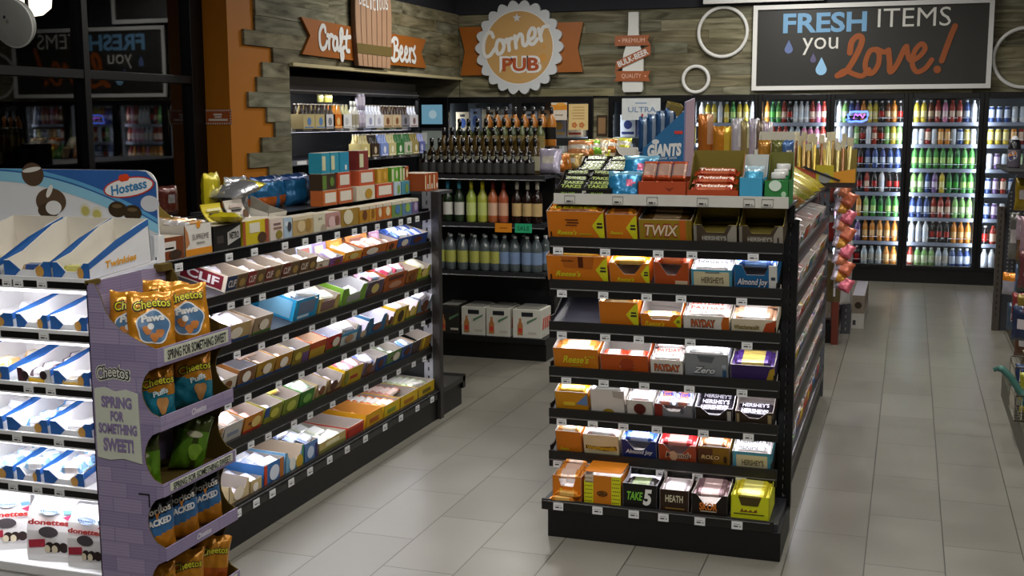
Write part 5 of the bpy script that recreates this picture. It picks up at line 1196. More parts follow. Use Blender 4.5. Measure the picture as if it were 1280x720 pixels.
for (a, c, co_, nm, ac) in row: tb(a, c, ZT, .082, co_, nm + ' in the front row of the top shelf', [('disc', .1, .5, .5, .3, ac), ('rect', -1, .82, 1, 1, '#cfc6b0')])
row2 = [(4.95, 5.10, '#b8602a', 'orange and white box', 1), (5.11, 5.27, '#b4582c', 'second orange and white box', 1), (5.31, 5.53, '#c8c0aa', 'cream box with a gold picture', 0), (5.55, 5.76, '#b4482a', 'red-trimmed white box', 1), (5.77, 5.865, '#a8b8c4', 'pale blue box', 0), (5.87, 6.01, '#4a8a9a', 'blue-green scenic box', 0)]
for (a, c, co_, nm, fr) in row2: tb(min(a + .09, 6.0), min(c + .09, 6.075), 1.288, .074, co_, nm + ' in the lower tier of the riser', [('rect', -.78, .2, .78, .85, '#d2cabc')] if fr else [('disc', .3, .45, .4, .35, '#a8801c' if 'cream' in nm else '#7a9a4a')], x=-2.655, d=.07)
row3 = [(4.94, 5.09, '#3a2a18', 'dark brown cookie box with a green top edge', '#5a7a2a'), (5.11, 5.25, '#b4482a', 'red-framed white cake box', '#d2cabc'), (5.34, 5.53, '#b8502c', 'second red-framed white cake box', '#d2cabc'), (5.56, 5.70, '#b0841c', 'gold cake box', '#c89a3a'), (5.74, 5.84, '#5a9a2a', 'bright green cake box', '#c8c8a4'), (5.85, 5.93, '#6aa434', 'second bright green cake box', '#cfc8a8'), (5.94, 6.07, '#9a4a1c', 'red-brown cake box', '#d8c89c')]
for (a, c, co_, nm, ac) in row3: tb(min(a + .10, 5.99), min(c + .10, 6.075), 1.364 if a < 5.44 or a > 9 else 1.364, .078, co_, nm + ' in the upper tier of the riser', [('rect', -.75, .2, .75, .85, ac)] if 'framed' in nm else [('rect', -.95, .05, -.4, .9, ac), ('disc', .4, .5, .3, .3, ac)], x=-2.66, d=.07)
for i, (a, c) in enumerate([(5.45, 5.70), (5.70, 5.94), (5.94, 6.06)]):
    tb(a, c, 1.288 if False else 1.288, .074, '#8a5a24', '%s brown spacer box under the green cake boxes, behind the scenic boxes' % ['first', 'second', 'third'][i], x=-2.79, d=.10)
for i, (a, c) in enumerate([(6.09, 6.15), (6.152, 6.21), (6.212, 6.29)]):
    tb(a, c, 1.301, .098, '#a04a1c', '%s of three rust orange boxes on the rack\'s far top corner' % ['nearest', 'middle', 'farthest'][i], [('rect', -.9, .1, -.45, .9, '#d8c89c'), ('rect', .3, .12, .8, .4, '#d8d0c4')], x=-2.57, d=.16)
for i, (a, c, co_) in enumerate([(4.94, 5.03, '#2a8ca4'), (5.035, 5.125, '#2a8ca4'), (5.13, 5.235, '#1f86a8'), (5.345, 5.46, '#7a2a24')]):
    tb(a + .11, c + .11, 1.444, .098, co_, ['teal cracker box nearest the blue bags', 'second teal cracker box on the stack', 'plain teal cracker box next to the maroon one', 'maroon box topmost on the stack of cake boxes'][i], [('rect', -.9, .15, -.1, .85, '#c9c8a0') if i != 2 else ('rect', .1, .1, .5, .35, '#d0d8dc')], x=-2.665, d=.07)

# bags and open displays at the near end of the top shelf
def lay_bag(name, w, h, d, mats, region, Mx, label, cat='bag', group=None, seed=1.0, extra=None):
    b = bag_mb(w, h, d, mats, region, seed, 12, 14)
    if extra: extra(b)
    o = tag(setm(b.build(name), Mx), label, cat, group); return o
SIL = C('#b9b9bc', rough=.22, metal=.75, var=.2, scale=25, bump=.3); YLW = foil('#c4b41c'); BLU = foil('#1f5f8c'); ORG = foil('#b0581c'); NAV = foil('#1c3a6a')
for i, (y, s) in enumerate([(4.66, 1.0), (4.80, 2.1), (4.94, 3.3), (5.08, 4.2), (5.20, 5.6)]):
    lay_bag('cookie_bag', .17, .155, .09, [BLU, ORG, NAV], lambda u, v, i=i: 1 if (v < -.35 and u < .3 and i < 3) else 2 if v > .55 else 0, mv(-2.85 + .03 * (i % 2), y, 1.288) @ rot(z=PI / 2 + .2 * (-1) ** i) @ rot(-.15), 'shiny blue cookie bag, %s from the near end of the row on the riser' % ORD[i + 1], group='blue cookie bags on the riser', seed=s)
lay_bag('snack_pouch', .16, .19, .06, [YLW], None, mv(-2.86, 4.40, 1.285) @ rot(z=PI / 2 + .2), 'upright yellow pouch at the near end of the riser', seed=.7)
lay_bag('snack_pouch', .15, .17, .07, [SIL], None, mv(-2.80, 4.50, 1.285) @ rot(z=PI / 2 - .1), 'upright silver pouch beside the yellow pouch', seed=1.9)
lay_bag('snack_pouch', .17, .22, .06, [SIL, YLW], lambda u, v: 1 if v > .5 else 0, mv(-2.78, 4.33, 1.375) @ rot(z=PI / 2 + 1.4) @ rot(1.35), 'big crinkled silver pouch with a yellow end lying over the displays', seed=2.4)
lay_bag('snack_pouch', .12, .17, .04, [YLW, SIL], lambda u, v: 1 if v < -.3 else 0, mv(-2.60, 4.14, 1.305) @ rot(z=PI / 2 - 1.2) @ rot(1.45), 'yellow-green pouch lying in front of the yellow header card', seed=3.4)
lay_bag('snack_pouch', .14, .12, .05, [foil('#4a1c14'), SIL], lambda u, v: 1 if abs(u) < .4 and v > -.2 and v < .5 else 0, mv(-2.82, 4.02, 1.32) @ rot(z=PI / 2), 'dark red pouch with a white label behind the open olive carton', seed=4.4)
st = MB(); st.box(-2.92, 3.85, 1.191, -2.66, 4.60, 1.284, C('#2a2a2c')); tag(st.build('display_step', None, bevel=.004), 'dark step carrying the pouches and header cards on the top shelf', 'riser')
def header(y, x, z, w, h, colr, acc, label):
    b = MB(); n = 8; vs = []; fs = []
    for i in range(n + 1):
        t = i / n; yy = .03 * math.sin(t * PI * .6); zz = h * t
        vs += [(-w / 2, yy, zz), (w / 2, yy, zz)]
    fs = [(2 * i, 2 * i + 1, 2 * i + 3, 2 * i + 2) for i in range(n)]; k = len(vs)
    vs += [(v[0], v[1] + .004, v[2]) for v in vs]; fs += [tuple(j + k for j in f[::-1]) for f in fs]
    b.add(vs, fs, paper(colr)); b.box(-w * .36, .018, h * .62, w * .36, .0225, h * .75, paper(acc)); b.box(-w * .3, .014, h * .45, w * .2, .02, h * .53, INK)
    b.disc((w * .25, .004, h * .22), UX, UZ, w * .16, C('#5a3a1c'), 14)
    return tag(setm(b.build('display_card'), mv(x, y, z) @ rot(z=PI / 2) @ rot(-.25)), label, 'display card', 'header cards on the top shelf')
header(4.16, -2.66, 1.286, .14, .085, '#cdbb2a', '#e4dca8', 'curved yellow header card on the top shelf')
header(4.33, -2.66, 1.286, .14, .09, '#cfc6ba', '#b8a8a0', 'curved white header card beside the yellow one')
o = tag(setm(link('open_carton', carton_mb(.16, .2, .08, .06, paper('#d4cfc4'), C('#a8a294'), 'flat').mesh('open_carton')), mv(-2.64, 4.56, 1.24) @ rot(0, .25, 0) @ rot(z=PI / 2)), 'open white tray tilted behind the tan cake boxes', 'carton')
o = tag(setm(link('open_carton', carton_mb(.17, .22, .13, .05, paper('#d8d2c6'), OLIVE, 'flat', .9).mesh('open_carton')), mv(-2.66, 3.74, ZT + .09) @ rot(0, .35, 0) @ rot(z=PI / 2)), 'tall open carton with an olive inside tilted behind the SUPREME carton', 'carton')
p = MB(); p.box(-.1012, .03, .02, -.1002, .16, .07, paper('#a83a2a')); p.build('side_print', o)
st = MB(); st.box(-2.86, 3.64, 1.191, -2.70, 3.82, 1.275, C('#3a3a34')); tag(st.build('display_step', None, bevel=.004), 'dark step under the tall open olive carton', 'riser')
# ================================================================ white lit snack-cake rack at the left edge
WR = C('#e3e3e4', rough=.4, var=.03); CKB = '#2a62a8'
cr = empty('cake_rack', 'white lit snack cake rack with a blue printed header beside the purple chip display', 'shelf', (-2.955, 3.10, 0))
def KX(x): return x + 2.955
b = MB(); b.box(-.475, .01, 0, .475, .40, .185, WR); b.box(-.478, 0, .165, .478, .40, .20, WR); b.build('base_deck', cr, bevel=.004)
b = MB(); b.box(-.465, .385, .2, .465, .40, 1.30, C('#efeff0', rough=.4, var=.02)); b.build('back_panel', cr)
for x in (-.475, .452):
    b = MB(); b.box(x, .375, .0, x + .023, .412, 1.30, WR)
    for i in range(20): b.box(x + .009, .3745, .25 + i * .05, x + .014, .376, .275 + i * .05, INK)
    b.build('upright', cr)
# printed header
hd = MB(); HX0, HX1, HZ0, HZ1 = -.475, .465, 1.245, 1.527
corner = [(HX1 - .055 + .055 * math.sin(t), HZ1 - .055 + .055 * math.cos(t)) for t in [PI / 2 * i / 6 for i in range(7)]]
hd.prism([(HX0, HZ0), (HX0, HZ1)] + corner + [(HX1, HZ0)], 'y', .398, .402, WR)
h_ = hd.build('header_panel', cr)
def HP(x, y): return (KX(-2.49 - (193 - x) / 284), 1.527 - (y - 215) / 352)
b = MB(); E0 = .3972
def curve(f, n=24): return [(x, f(x)) for x in [-72 + (192 + 72) * i / n for i in range(n + 1)]]
def band(lo, hi, colr, e):
    A = [HP(x, lo(x)) for x, _ in curve(lo)]; B_ = [HP(x, hi(x)) for x, _ in curve(hi)]
    n = len(A); vs = [(p[0], e, min(p[1], HZ1)) for p in A] + [(p[0], e, min(p[1], HZ1)) for p in B_]
    b.add(vs, [(i, i + 1, n + i + 1, n + i) for i in range(n - 1)], paper(colr))
f0 = lambda x: 224 + .00155 * max(0, x + 10) ** 2
band(lambda x: min(292, f0(x) + 6), lambda x: 215.2 if x < 174 else 215.2 + 19 * (1 - math.sqrt(max(0, 1 - ((x - 174) / 18.5) ** 2))), '#2f5fa4', E0)
band(lambda x: min(293, f0(x) + 7), lambda x: min(288, f0(x) - 6), '#8cc4dc', E0 - .0004)
band(lambda x: min(285, f0(x) - 8), lambda x: min(280, f0(x) - 13), '#5fa4d0', E0 - .0008)
def ell(x, y, rx, ry, colr, e, tilt=0.0, n=24):
    c = HP(x, y); ct, s_ = math.cos(tilt), math.sin(tilt)
    b.add([(c[0] + (rx * math.cos(t) * ct - ry * math.sin(t) * s_) / 284, e, c[1] + (rx * math.cos(t) * s_ + ry * math.sin(t) * ct) / 352) for t in [2 * PI * i / n for i in range(n)]], [tuple(range(n))], paper(colr))
ell(43, 222, 14, 15, '#54402f', E0 - .001); ell(42, 216, 12, 3, '#d8d4cc', E0 - .0012, .2)
ell(64, 256, 19, 17, '#5c4733', E0 - .001, .1); ell(60, 268, 13, 10, '#4a3826', E0 - .0011); ell(67, 264, 10, 9, '#e9e7e2', E0 - .0014, .3); ell(63, 243, 3, 9, '#e4e0d8', E0 - .0014, -.4)
for (x, y) in ((106, 266), (120, 270)): ell(x, y, 7, 9, '#ddd8c4', E0 - .001, .1); ell(x, y + 1, 5, 6, '#c4b864', E0 - .0012, .1)
for (x, y) in ((145, 264), (163, 268)): ell(x, y, 11, 10, '#3a2a14', E0 - .001 - .0003 * (x > 150)); ell(x, y - 4, 6, 2.5, '#6a5638', E0 - .0016)
ell(184, 256, 11, 10, '#d2d4d8', E0 - .001)
ell(160, 236, 31, 12.5, '#c0392c', E0 - .002, .20); ell(160, 236, 29, 10.8, '#eceae8', E0 - .0024, .20)
c = HP(160, 236); b.text('Hostess', (c[0], E0 - .0028, c[1]), (math.cos(.2), 0, math.sin(.2)), (-math.sin(.2), 0, math.cos(.2)), .033, C('#2f7fb4'), .03, .15, .155)
ell(153, 225, 4.5, 4.5, '#d8441c', E0 - .0028); ell(157, 224, 4.5, 4.5, '#d8441c', E0 - .0029)
b.build('header_print', h_)
CZ = [1.19, 1.017, .834, .661, .489]
CT = .07
for i, z in enumerate(CZ):
    b = MB(); b.box(-.47, 0, -.008, .472, .38, 0, WR, mv(0, .006, z - .002) @ rot(CT)); o = b.build('shelf', cr)
    b = MB(); b.box(-.475, -.004, z - .03, .476, .006, z - .004, C('#141414', rough=.3, spec=.5)); b.box(-.475, -.007, z - .006, .476, .008, z + .006, WR); b.box(-.475, -.007, z - .034, .476, .008, z - .029, WR)
    for q in ([-.30, -.255] if i == 0 else [-.13, .22] if i == 1 else [.14, .28] if i == 2 else [.0, .30] if i == 3 else [-.1, .08, .26]):
        pass
    b.build('price_rail', o)
    tags_on(o, [KX(x) for x in ((-2.80, -2.755, -2.66), (-2.86, -2.665, -2.9), (-2.74, -2.65, -2.9), (-2.80, -2.63, -2.9), (-2.83, -2.73, -2.64))[i]], -.005, z - .032, z - .004, 'x', .019)
    b = MB(); b.box(-.44, .03, z - .05, .44, .045, z - .042, emit('led_strip', '#f4f2ff', 4)); b.build('light_strip', o)
    area_light('cake_led', (-2.955, 3.14, z - .054), (1, 0, 0), (0, .35, -1), .88, .012, CAKEP, (.96, .96, 1.0))

KN = {}
def kc(i, x0, x1, desc, front='vee', hf=.05, hb=.085, d=.33, inn='#eceaea', prints=None, texts=(), side=None, rows=0, c0='#dfe4ee', c1='#f2f2f4', out='#dfe0e2', slope=.8, fill='low'):
    k = KN[i] = KN.get(i, 0) + 1
    lab = '%s, %s from chip display, %s cake shelf' % (desc, ORD[4 - k], ['top', 'second', 'third', 'fourth', 'fifth'][i])
    w = x1 - x0 - .006; a = w / 2
    if prints is None: prints = [('poly', [(-1, .0), (-1, .98), (-.72, .98), (-.3, .42), (-.6, 0)], CKB), ('poly', [(1, 0), (1, .98), (.74, .98), (.4, .46), (.75, 0)], CKB), ('disc', .55, .4, .18, .34, '#c8974a')]
    Mx = mv((x0 + x1) / 2, 3.113, CZ[i] + .001) @ rot(CT)
    o = carton(Mx, w, d, hb, hf, out, inn, front, lab, 'snack cake boxes on the white rack', prints, texts, None, name='cake_carton', cat='snack cake box', slope=slope)
    for sx in (-1, 1):
        sp = MB(); x = sx * (a + .0006); sp.add([(x, d, hb), (x, d * .45, hf + (hb - hf) * .55), (x, 0, hf), (x, 0, hf - .022), (x, d * .45, hf + (hb - hf) * .4 - .014), (x, d, hb - .022)], [(0, 1, 4, 5), (1, 2, 3, 4)], paper(CKB))
        if side and sx == 1: sp.text(side[0], (a + .0014, d * .5, hf * .62), (0, 1, 0), UZ, hf * .42, C(side[1]), .03, .15, d * .5)
        sp.build('side_print', o)
    rg = random.Random(lab)
    for r in range(rows):
        q = bar_mesh(.085, .05, .032, c0, c1); bo = link('snack_cake', q)
        setm(bo, Mx @ mv(rg.uniform(-.02, .02), .05 + r * (d - .09) / max(1, rows - .5), .004 if fill == 'low' else hf * .62) @ rot(0, 0, rg.uniform(-.5, .5)))
        tag(bo, 'wrapped cake, %s from front, in %s box from chip display, %s cake shelf' % (ORD[r + 1], ORD[4 - k], ['top', 'second', 'third', 'fourth', 'fifth'][i]), 'snack cake', 'cakes in the ' + lab)
TALL = dict(hf=.055, hb=.15, slope=.95, inn='#d8d2c6')
kc(0, -3.06, -2.84, 'tall open box with orange cakes', rows=3, c0='#d8843a', c1='#e8dcc0', **TALL)
kc(0, -2.827, -2.634, 'tall open box with one bagged cake', rows=1, c0='#c8b08a', c1='#3a5a9a', **TALL)
kc(0, -2.631, -2.484, 'tall open box with a green-yellow cake', rows=1, c0='#b8b844', c1='#d8d27a', side=('Twinkies', '#e0a028'), **TALL)
kc(1, -3.05, -2.80, 'white box with a low blue front', rows=2)
kc(1, -2.79, -2.66, 'white box with cake pictures on its front', rows=2)
kc(1, -2.653, -2.505, 'white box with a red slanted word on its side', rows=1, side=('Twinkies', '#c8342c'))
kc(2, -3.05, -2.83, 'pale box of small doughnuts', rows=3, c0='#e8b878', c1='#f0e4d0')
kc(2, -2.80, -2.66, 'white and maroon box of dark doughnuts', rows=4, c0='#5a4a54', c1='#e4dfe4', prints=[('poly', [(-1, 0), (-1, .98), (-.75, .98), (-.45, .3), (-.5, 0)], '#4a2030'), ('disc', -.5, .5, .2, .3, '#2a1c1c'), ('disc', .6, .6, .22, .3, '#2a1c1c'), ('rect', -.35, .06, .6, .34, '#e0b01c')])
kc(2, -2.652, -2.507, 'white and blue box with a yellow front word', rows=1, fill='low', c0='#f0e8d8', c1='#f4f0e8', texts=[('donettes', .0, .2, .36, '#d8a81c', .04, 0, .55)])
kc(3, -3.06, -2.87, 'white box at the picture edge', rows=2)
kc(3, -2.856, -2.685, 'white and blue box of wrapped cakes', rows=4, c0='#5a94cc', c1='#f0f2f6')
kc(3, -2.678, -2.509, 'white and blue box with a torn front', rows=2, side=('Hostess', '#d8e4f0'))
kc(4, -3.05, -2.84, 'white box of pale packs', rows=4, c0='#9ac0e0', c1='#f0f2f6')
kc(4, -2.829, -2.726, 'narrow white box of pale packs', rows=4, c0='#9ac0e0', c1='#f2f4f8', fill='full')
kc(4, -2.717, -2.55, 'white box of blue packs with pink prints', rows=4, c0='#8ab4dc', c1='#f0e4e4', fill='full')
# doughnut bags on the white deck
def donut_bag(x, y, w, h, rz, label, accent, wind):
    t = empty('doughnut_bag', label, 'bag', (x, y, .2), (0, 0, rz), 'doughnut bags on the white deck')
    b = MB(); d = .085; P = C('#e6e4e4', rough=.4, var=.03)
    ring_ = lambda hw, hd, z, s=0: [(-hw, -hd + s, z), (hw, -hd + s, z), (hw * 1.02, s, z), (hw, hd + s, z), (-hw, hd + s, z), (-hw * 1.02, s, z)]
    L = [ring_(w / 2, d / 2, 0), ring_(w / 2 * 1.02, d / 2 * 1.06, .02), ring_(w / 2, d / 2, h * .5), ring_(w / 2 * .96, d / 2 * .8, h * .78), ring_(w / 2 * .9, .012, h * .96, .012), ring_(w / 2 * .88, .006, h, .02)]
    vs = [p for r in L for p in r]; fs = [(i * 6 + k, i * 6 + (k + 1) % 6, (i + 1) * 6 + (k + 1) % 6, (i + 1) * 6 + k) for i in range(5) for k in range(6)]
    fs += [(5, 4, 3, 2, 1, 0), tuple(30 + k for k in range(6))]; b.add(vs, fs, P, None, False); b.build('bag_body', t)
    b = MB()
    F = lambda x, z: Vector((x * w / 2, -d / 2 * (1.06 if z < .4 else 1.0) - .003 + max(0, z - .5) * h * .19 * (.5 if z < .78 else 1), z * h))
    def fl(pts, m, e=0): b.add([F(*p) + Vector((0, -e, 0)) for p in pts], [tuple(range(len(pts)))], paper(m))
    fl([(-.9, .22), (-.2, .25), (-.2, .38), (-.9, .35)], '#a8283c', .001)
    for cx in (.0, .3, .6): fl([(cx + .2 * math.cos(t), .25 + .085 * math.sin(t)) for t in [2 * PI * i / 14 for i in range(14)]], '#2a1a16', .001 + cx * .001)
    for cx in (-.1, .22): fl([(cx + .13 * math.cos(t), .22 + .065 * math.sin(t)) for t in [2 * PI * i / 12 for i in range(12)]], '#d8ccb0', .003)
    fl([(-.05 + .42 * math.cos(t), .49 + .09 * math.sin(t)) for t in [2 * PI * i / 20 for i in range(20)]], '#4a4448', .001)
    fl([(-.0 + .5 * math.cos(t), .83 + .06 * math.sin(t)) for t in [2 * PI * i / 20 for i in range(20)]], '#a8bcd8', .004)
    fl([(.55, .85), (.95, .86), (.95, .80), (.6, .78)], '#6a94b8', .004); fl([(.6, .74), (.93, .78), (.9, .68)], '#a83058', .003)
    c = F(-.0, .655); b.text('donettes', c + Vector((0, -.006, 0)), UX, UZ, h * .085, C('#c83a34'), .045, .1, w * .88)
    c = F(.0, .83); b.text('Hostess', c + Vector((0, -.008, 0)), UX, UZ, h * .04, C('#3a5a9a'), .02, 0, w * .36)
    b.build('print', t)
donut_bag(-2.742, 3.19, .175, .215, .14, 'white doughnut bag with red lettering, left of the pair on the white deck', '#a8283c', 0)
donut_bag(-2.575, 3.175, .155, .20, .03, 'white doughnut bag with red lettering by the purple chip display', '#a8283c', 0)
donut_bag(-2.975, 3.23, .16, .20, .5, 'white doughnut bag at the picture edge on the white deck', '#3a6aa8', 0)


# ================================================================ purple cardboard chip display
def weave():
    m = bpy.data.materials.new('purple_basket_weave'); m.use_nodes = True
    nt = m.node_tree; b = nt.nodes['Principled BSDF']; N = nt.nodes.new; L = nt.links.new
    tc = N('ShaderNodeTexCoord'); sp = N('ShaderNodeSeparateXYZ'); L(tc.outputs['Object'], sp.inputs[0])
    ad = N('ShaderNodeMath'); ad.operation = 'ADD'; L(sp.outputs[0], ad.inputs[0]); L(sp.outputs[1], ad.inputs[1])
    ad2 = N('ShaderNodeMath'); ad2.operation = 'ADD'; ad2.inputs[1].default_value = 5.0; L(ad.outputs[0], ad2.inputs[0])
    cb = N('ShaderNodeCombineXYZ'); L(ad2.outputs[0], cb.inputs[0]); L(sp.outputs[2], cb.inputs[1])
    br = N('ShaderNodeTexBrick'); br.inputs['Scale'].default_value = 1; br.inputs['Brick Width'].default_value = .11; br.inputs['Row Height'].default_value = .05
    br.inputs['Mortar Size'].default_value = .003; br.inputs['Mortar Smooth'].default_value = 1.0; br.inputs['Bias'].default_value = .1
    br.inputs['Color1'].default_value = (*lin('#a497b4'), 1); br.inputs['Color2'].default_value = (*lin('#8e82a4'), 1); br.inputs['Mortar'].default_value = (*lin('#83789a'), 1)
    L(cb.outputs[0], br.inputs['Vector'])
    wv = N('ShaderNodeTexWave'); wv.bands_direction = 'Y'; wv.inputs['Scale'].default_value = 32; wv.inputs['Distortion'].default_value = .6
    L(cb.outputs[0], wv.inputs['Vector'])
    mx = N('ShaderNodeMix'); mx.data_type = 'RGBA'; mx.blend_type = 'MULTIPLY'; mx.inputs[0].default_value = .16
    L(br.outputs['Color'], mx.inputs[6]); L(wv.outputs['Color'], mx.inputs[7]); L(mx.outputs[2], b.inputs['Base Color'])
    b.inputs['Roughness'].default_value = .5; b.inputs['Specular IOR Level'].default_value = .3
    return m
WV = weave(); KR = C('#5e4d22', rough=.8, spec=.15)
td = empty('chip_display', 'purple basket-weave cardboard chip display with five open tiers', 'display stand', (-2.445, 3.04, 0))
FX = .25; DY = .42
tz = [(.937, .996), (.731, .778), (.517, .559), (.306, .349), (.07, .12)]
def outline():
    p = [(0, 0), (FX, 0)]
    seq = tz[::-1]
    for i, (z0, z1) in enumerate(seq):
        p += [(FX, z0), (FX, z1)]
        if i < 4:
            n0 = seq[i + 1][0]; dz = n0 - z1
            p += [(FX - .055 * math.sin(PI * min(1, max(0, q))) ** .6 - (.006 if 0 < q < 1 else 0), z1 + dz * q) for q in (.08, .2, .35, .5, .65, .8, .92)]
    p += [(.20, 1.012), (.124, 1.047), (.085, 1.08), (.066, 1.11), (.05, 1.16), (.03, 1.192), (0, 1.192)]
    return p
o_ = outline()
b = MB(); b.prism(o_, 'y', 0, .004, WV, KR, KR); b.build('side_panel', td)
b = MB(); b.prism(o_, 'y', DY - .004, DY, KR, WV, KR); b.build('side_panel', td)
b = MB(); b.prism([(0, 0), (DY, 0), (DY, 1.192), (.30, 1.20), (.02, 1.192), (0, 1.192)], 'x', 0, .004, WV, WV, KR); b.build('back_panel', td)
b = MB(); b.box(-.004, .0, 1.186, .01, .06, 1.20, KR); b.box(-.004, .36, 1.186, .03, .42, 1.21, KR); b.build('top_flap', td)
for i, (z0, z1) in enumerate(tz):
    b = MB(); b.box(FX, 0, z0, FX + .004, DY, z1, WV); b.box(.004, .004, z0, FX, DY - .004, z0 + .004, KR); o = b.build('tray', td)
    b = MB()
    if i % 2 == 0:
        b.box(FX + .004, .035, z0 + .010, FX + .0052, DY - .02, z1 - .006, C('#c9ccb8')); b.text('SPRING FOR SOMETHING SWEET', (FX + .0062, DY / 2 + .008, (z0 + z1) / 2 + .001), UY, UZ, (z1 - z0) * .52, INK, .02, 0, DY * .80)
    else:
        b.text('Cheetos', (FX + .0052, DY * .5, (z0 + z1) / 2), UY, UZ, (z1 - z0) * .42, C('#cfc9d8'), .05, .2, .085)
    b.build('lettering', o)
b = MB(); PL = C('#c6cabb', rough=.5)
b.prism([(.012, .630), (.012, .855), (.05, .862), (.09, .850), (.13, .858), (.175, .848), (.18, .62), (.11, .632), (.06, .624)], 'y', -.003, -.0005, PL)
VT = C('#85769e', rough=.5)
for s, z, w, h in (('SPRING', .815, .115, .034), ('FOR', .770, .05, .030), ('SOMETHING', .728, .145, .031), ('SWEET!', .675, .115, .040)): b.text(s, (.095, -.0045, z), UX, UZ, h, VT, .05, 0, w)
def cheetos(fn, cx, cz, hh, ww, e0, tilt, face, edge, halo=None):
    for (bd, m, e, k) in ([(.12, halo, 0, 1.12)] if halo else []) + [(.075, edge, .0012, 1.06), (.015, face, .0024, 1.0)]:
        g = text_geo('Cheetos', bd, .1); kx = ww * k / g[2]; kz = hh * k / .72
        ct, st_ = math.cos(tilt), math.sin(tilt); vs = []
        for v in g[0]:
            x, y = v[0] * kx, v[1] * kz + .10 * hh * math.cos(v[0] * 2.2)
            vs.append(fn(cx + x * ct - y * st_, cz + x * st_ + y * ct, e0 + e))
        fn.mb.add(vs, g[1], m)
def flatfn(mb):
    f = lambda x, z, e: (x, -e, z)
    class F:
        pass
    g = lambda x, z, e: (x, -e, z)
    g.mb = mb
    return g
cheetos(flatfn(b), .085, .912, .036, .118, .001, .05, C('#cfcfc4'), INK, C('#d4d4c8'))
b.box(.16, -.003, .52, .20, -.0005, .5235, INK); b.box(.197, -.003, .48, .2005, -.0005, .522, INK)
b.build('side_print', td)
ORB = foil('#c8841a'); TEAL = foil('#1f7f98'); GRN = foil('#5a8a1c'); BLKF = foil('#1a1a1e'); BLF = foil('#3a6fa4'); CHIP = foil('#c07a1e'); BLUW = C('#4a6f94', rough=.35); PWH = C('#d4d4d2', rough=.4)
def chip_bag(kind, w, h, d, Mx, label, seed):
    if kind == 'paws': mats = [ORB]; reg = None
    elif kind == 'puffs': mats = [ORB, TEAL]; reg = lambda u, v: 1 if v < .05 - .15 * u else 0
    elif kind == 'green': mats = [GRN, foil('#3c4a14')]; reg = lambda u, v: 1 if (v > .45 or abs(u + .2 * v) < .18) else 0
    elif kind == 'jacked': mats = [BLKF, BLF, CHIP]; reg = lambda u, v: 2 if v < -.35 + .2 * u else 1 if v < .35 + .2 * u else 0
    else: mats = [ORB, foil('#b85a14')]; reg = lambda u, v: 1 if v < -.2 else 0
    o = tag(setm(link('chip_bag', bag_mb(w, h, d, mats, reg, seed, 22, 28).mesh('chip_bag')), Mx), label, 'chip bag', 'chip bags in the purple display')
    p = MB()
    def F(x, z, e):
        q = bag_point(w, h, d, max(-.98, min(.98, 2 * x / w)), max(-.98, min(.98, 2 * z / h - 1)), True, seed); return (q.x, q.y - e, q.z)
    F.mb = p
    if kind in ('paws', 'puffs', 'plain'):
        cheetos(F, 0.0 if kind != 'puffs' else .01, h * .80 if kind == 'paws' else h * .72, h * .13, w * .78, .002, .12, C('#d8cf1c', rough=.35), INK)
    if kind == 'paws':
        bag_patch(p, w, h, d, blob(.02, -.12, .72, .52, 5, .06, 36, .5), PWH, seed, .0018); bag_patch(p, w, h, d, blob(.02, -.12, .66, .47, 5, .07, 36, .5), BLUW, seed, .0026)
        bag_text(p, 'Paws', w, h, d, .0, .16, h * .10, w * .5, PWH, seed, .0042, .05, .1, .1)
        for (u, v, r) in ((-.25, -.2, .2), (.3, -.3, .18), (.05, -.42, .2)): bag_patch(p, w, h, d, blob(u, v, r, r * .7, 3, .15, 14), C('#b8702a'), seed, .0036)
        bag_patch(p, w, h, d, blob(-.1, -.1, .14, .1, 0, 0, 12), PWH, seed, .0044); bag_patch(p, w, h, d, blob(-.1, -.86, .3, .1, 3, .2, 14), C('#c8a878'), seed, .003)
    if kind == 'puffs': bag_text(p, 'Puffs', w, h, d, .2, .05, h * .09, w * .38, C('#cfe0e4'), seed, .004, .04, .1, .25); bag_patch(p, w, h, d, blob(.3, -.4, .28, .3, 3, .2, 18), C('#b8844a'), seed, .003)
    if kind == 'green': bag_patch(p, w, h, d, blob(.1, -.3, .4, .3, 3, .1, 18), C('#7aa42a'), seed, .003); bag_patch(p, w, h, d, blob(-.1, .3, .5, .12, 0, 0, 16), C('#b8b89a'), seed, .003)
    if kind == 'jacked':
        bag_text(p, 'Doritos', w, h, d, .0, .56, h * .12, w * .8, C('#c9c4bc'), seed, .004, .03, .1, .2); bag_text(p, 'JACKED', w, h, d, .05, .10, h * .11, w * .72, C('#d8d8da'), seed, .004, .05, .2, .2)
        bag_patch(p, w, h, d, [(-.1, .42), (.12, .48), (-.02, .2)], C('#c87a1c'), seed, .0045)
    p.build('print', o)
    return o
def T(x, y, z, rz, lean, roll=0.0): return mv(-2.445 + x, 3.04 + y, z) @ rot(z=rz) @ rot(-lean) @ rot(y=roll)
chip_bag('paws', .155, .215, .05, T(.165, .10, .945, .80, .30, .05), 'orange bag with a blue splash, front left in the top tier', .4)
chip_bag('paws', .155, .215, .05, T(.185, .275, .945, .72, .26, -.04), 'orange bag with a blue splash, front right in the top tier', 1.7)
chip_bag('paws', .15, .21, .045, T(.085, .085, .945, .55, .22, .1), 'orange bag behind the left one in the top tier', 2.6)
chip_bag('paws', .15, .215, .045, T(.095, .25, .955, .7, .18, .12), 'orange bag behind the right one in the top tier', 3.9)
chip_bag('puffs', .135, .185, .07, T(.175, .085, .738, .80, .10), 'orange and teal bag, left in the second tier', .9)
chip_bag('puffs', .15, .19, .07, T(.18, .285, .738, .85, .14), 'orange and teal bag, right in the second tier', 2.2)
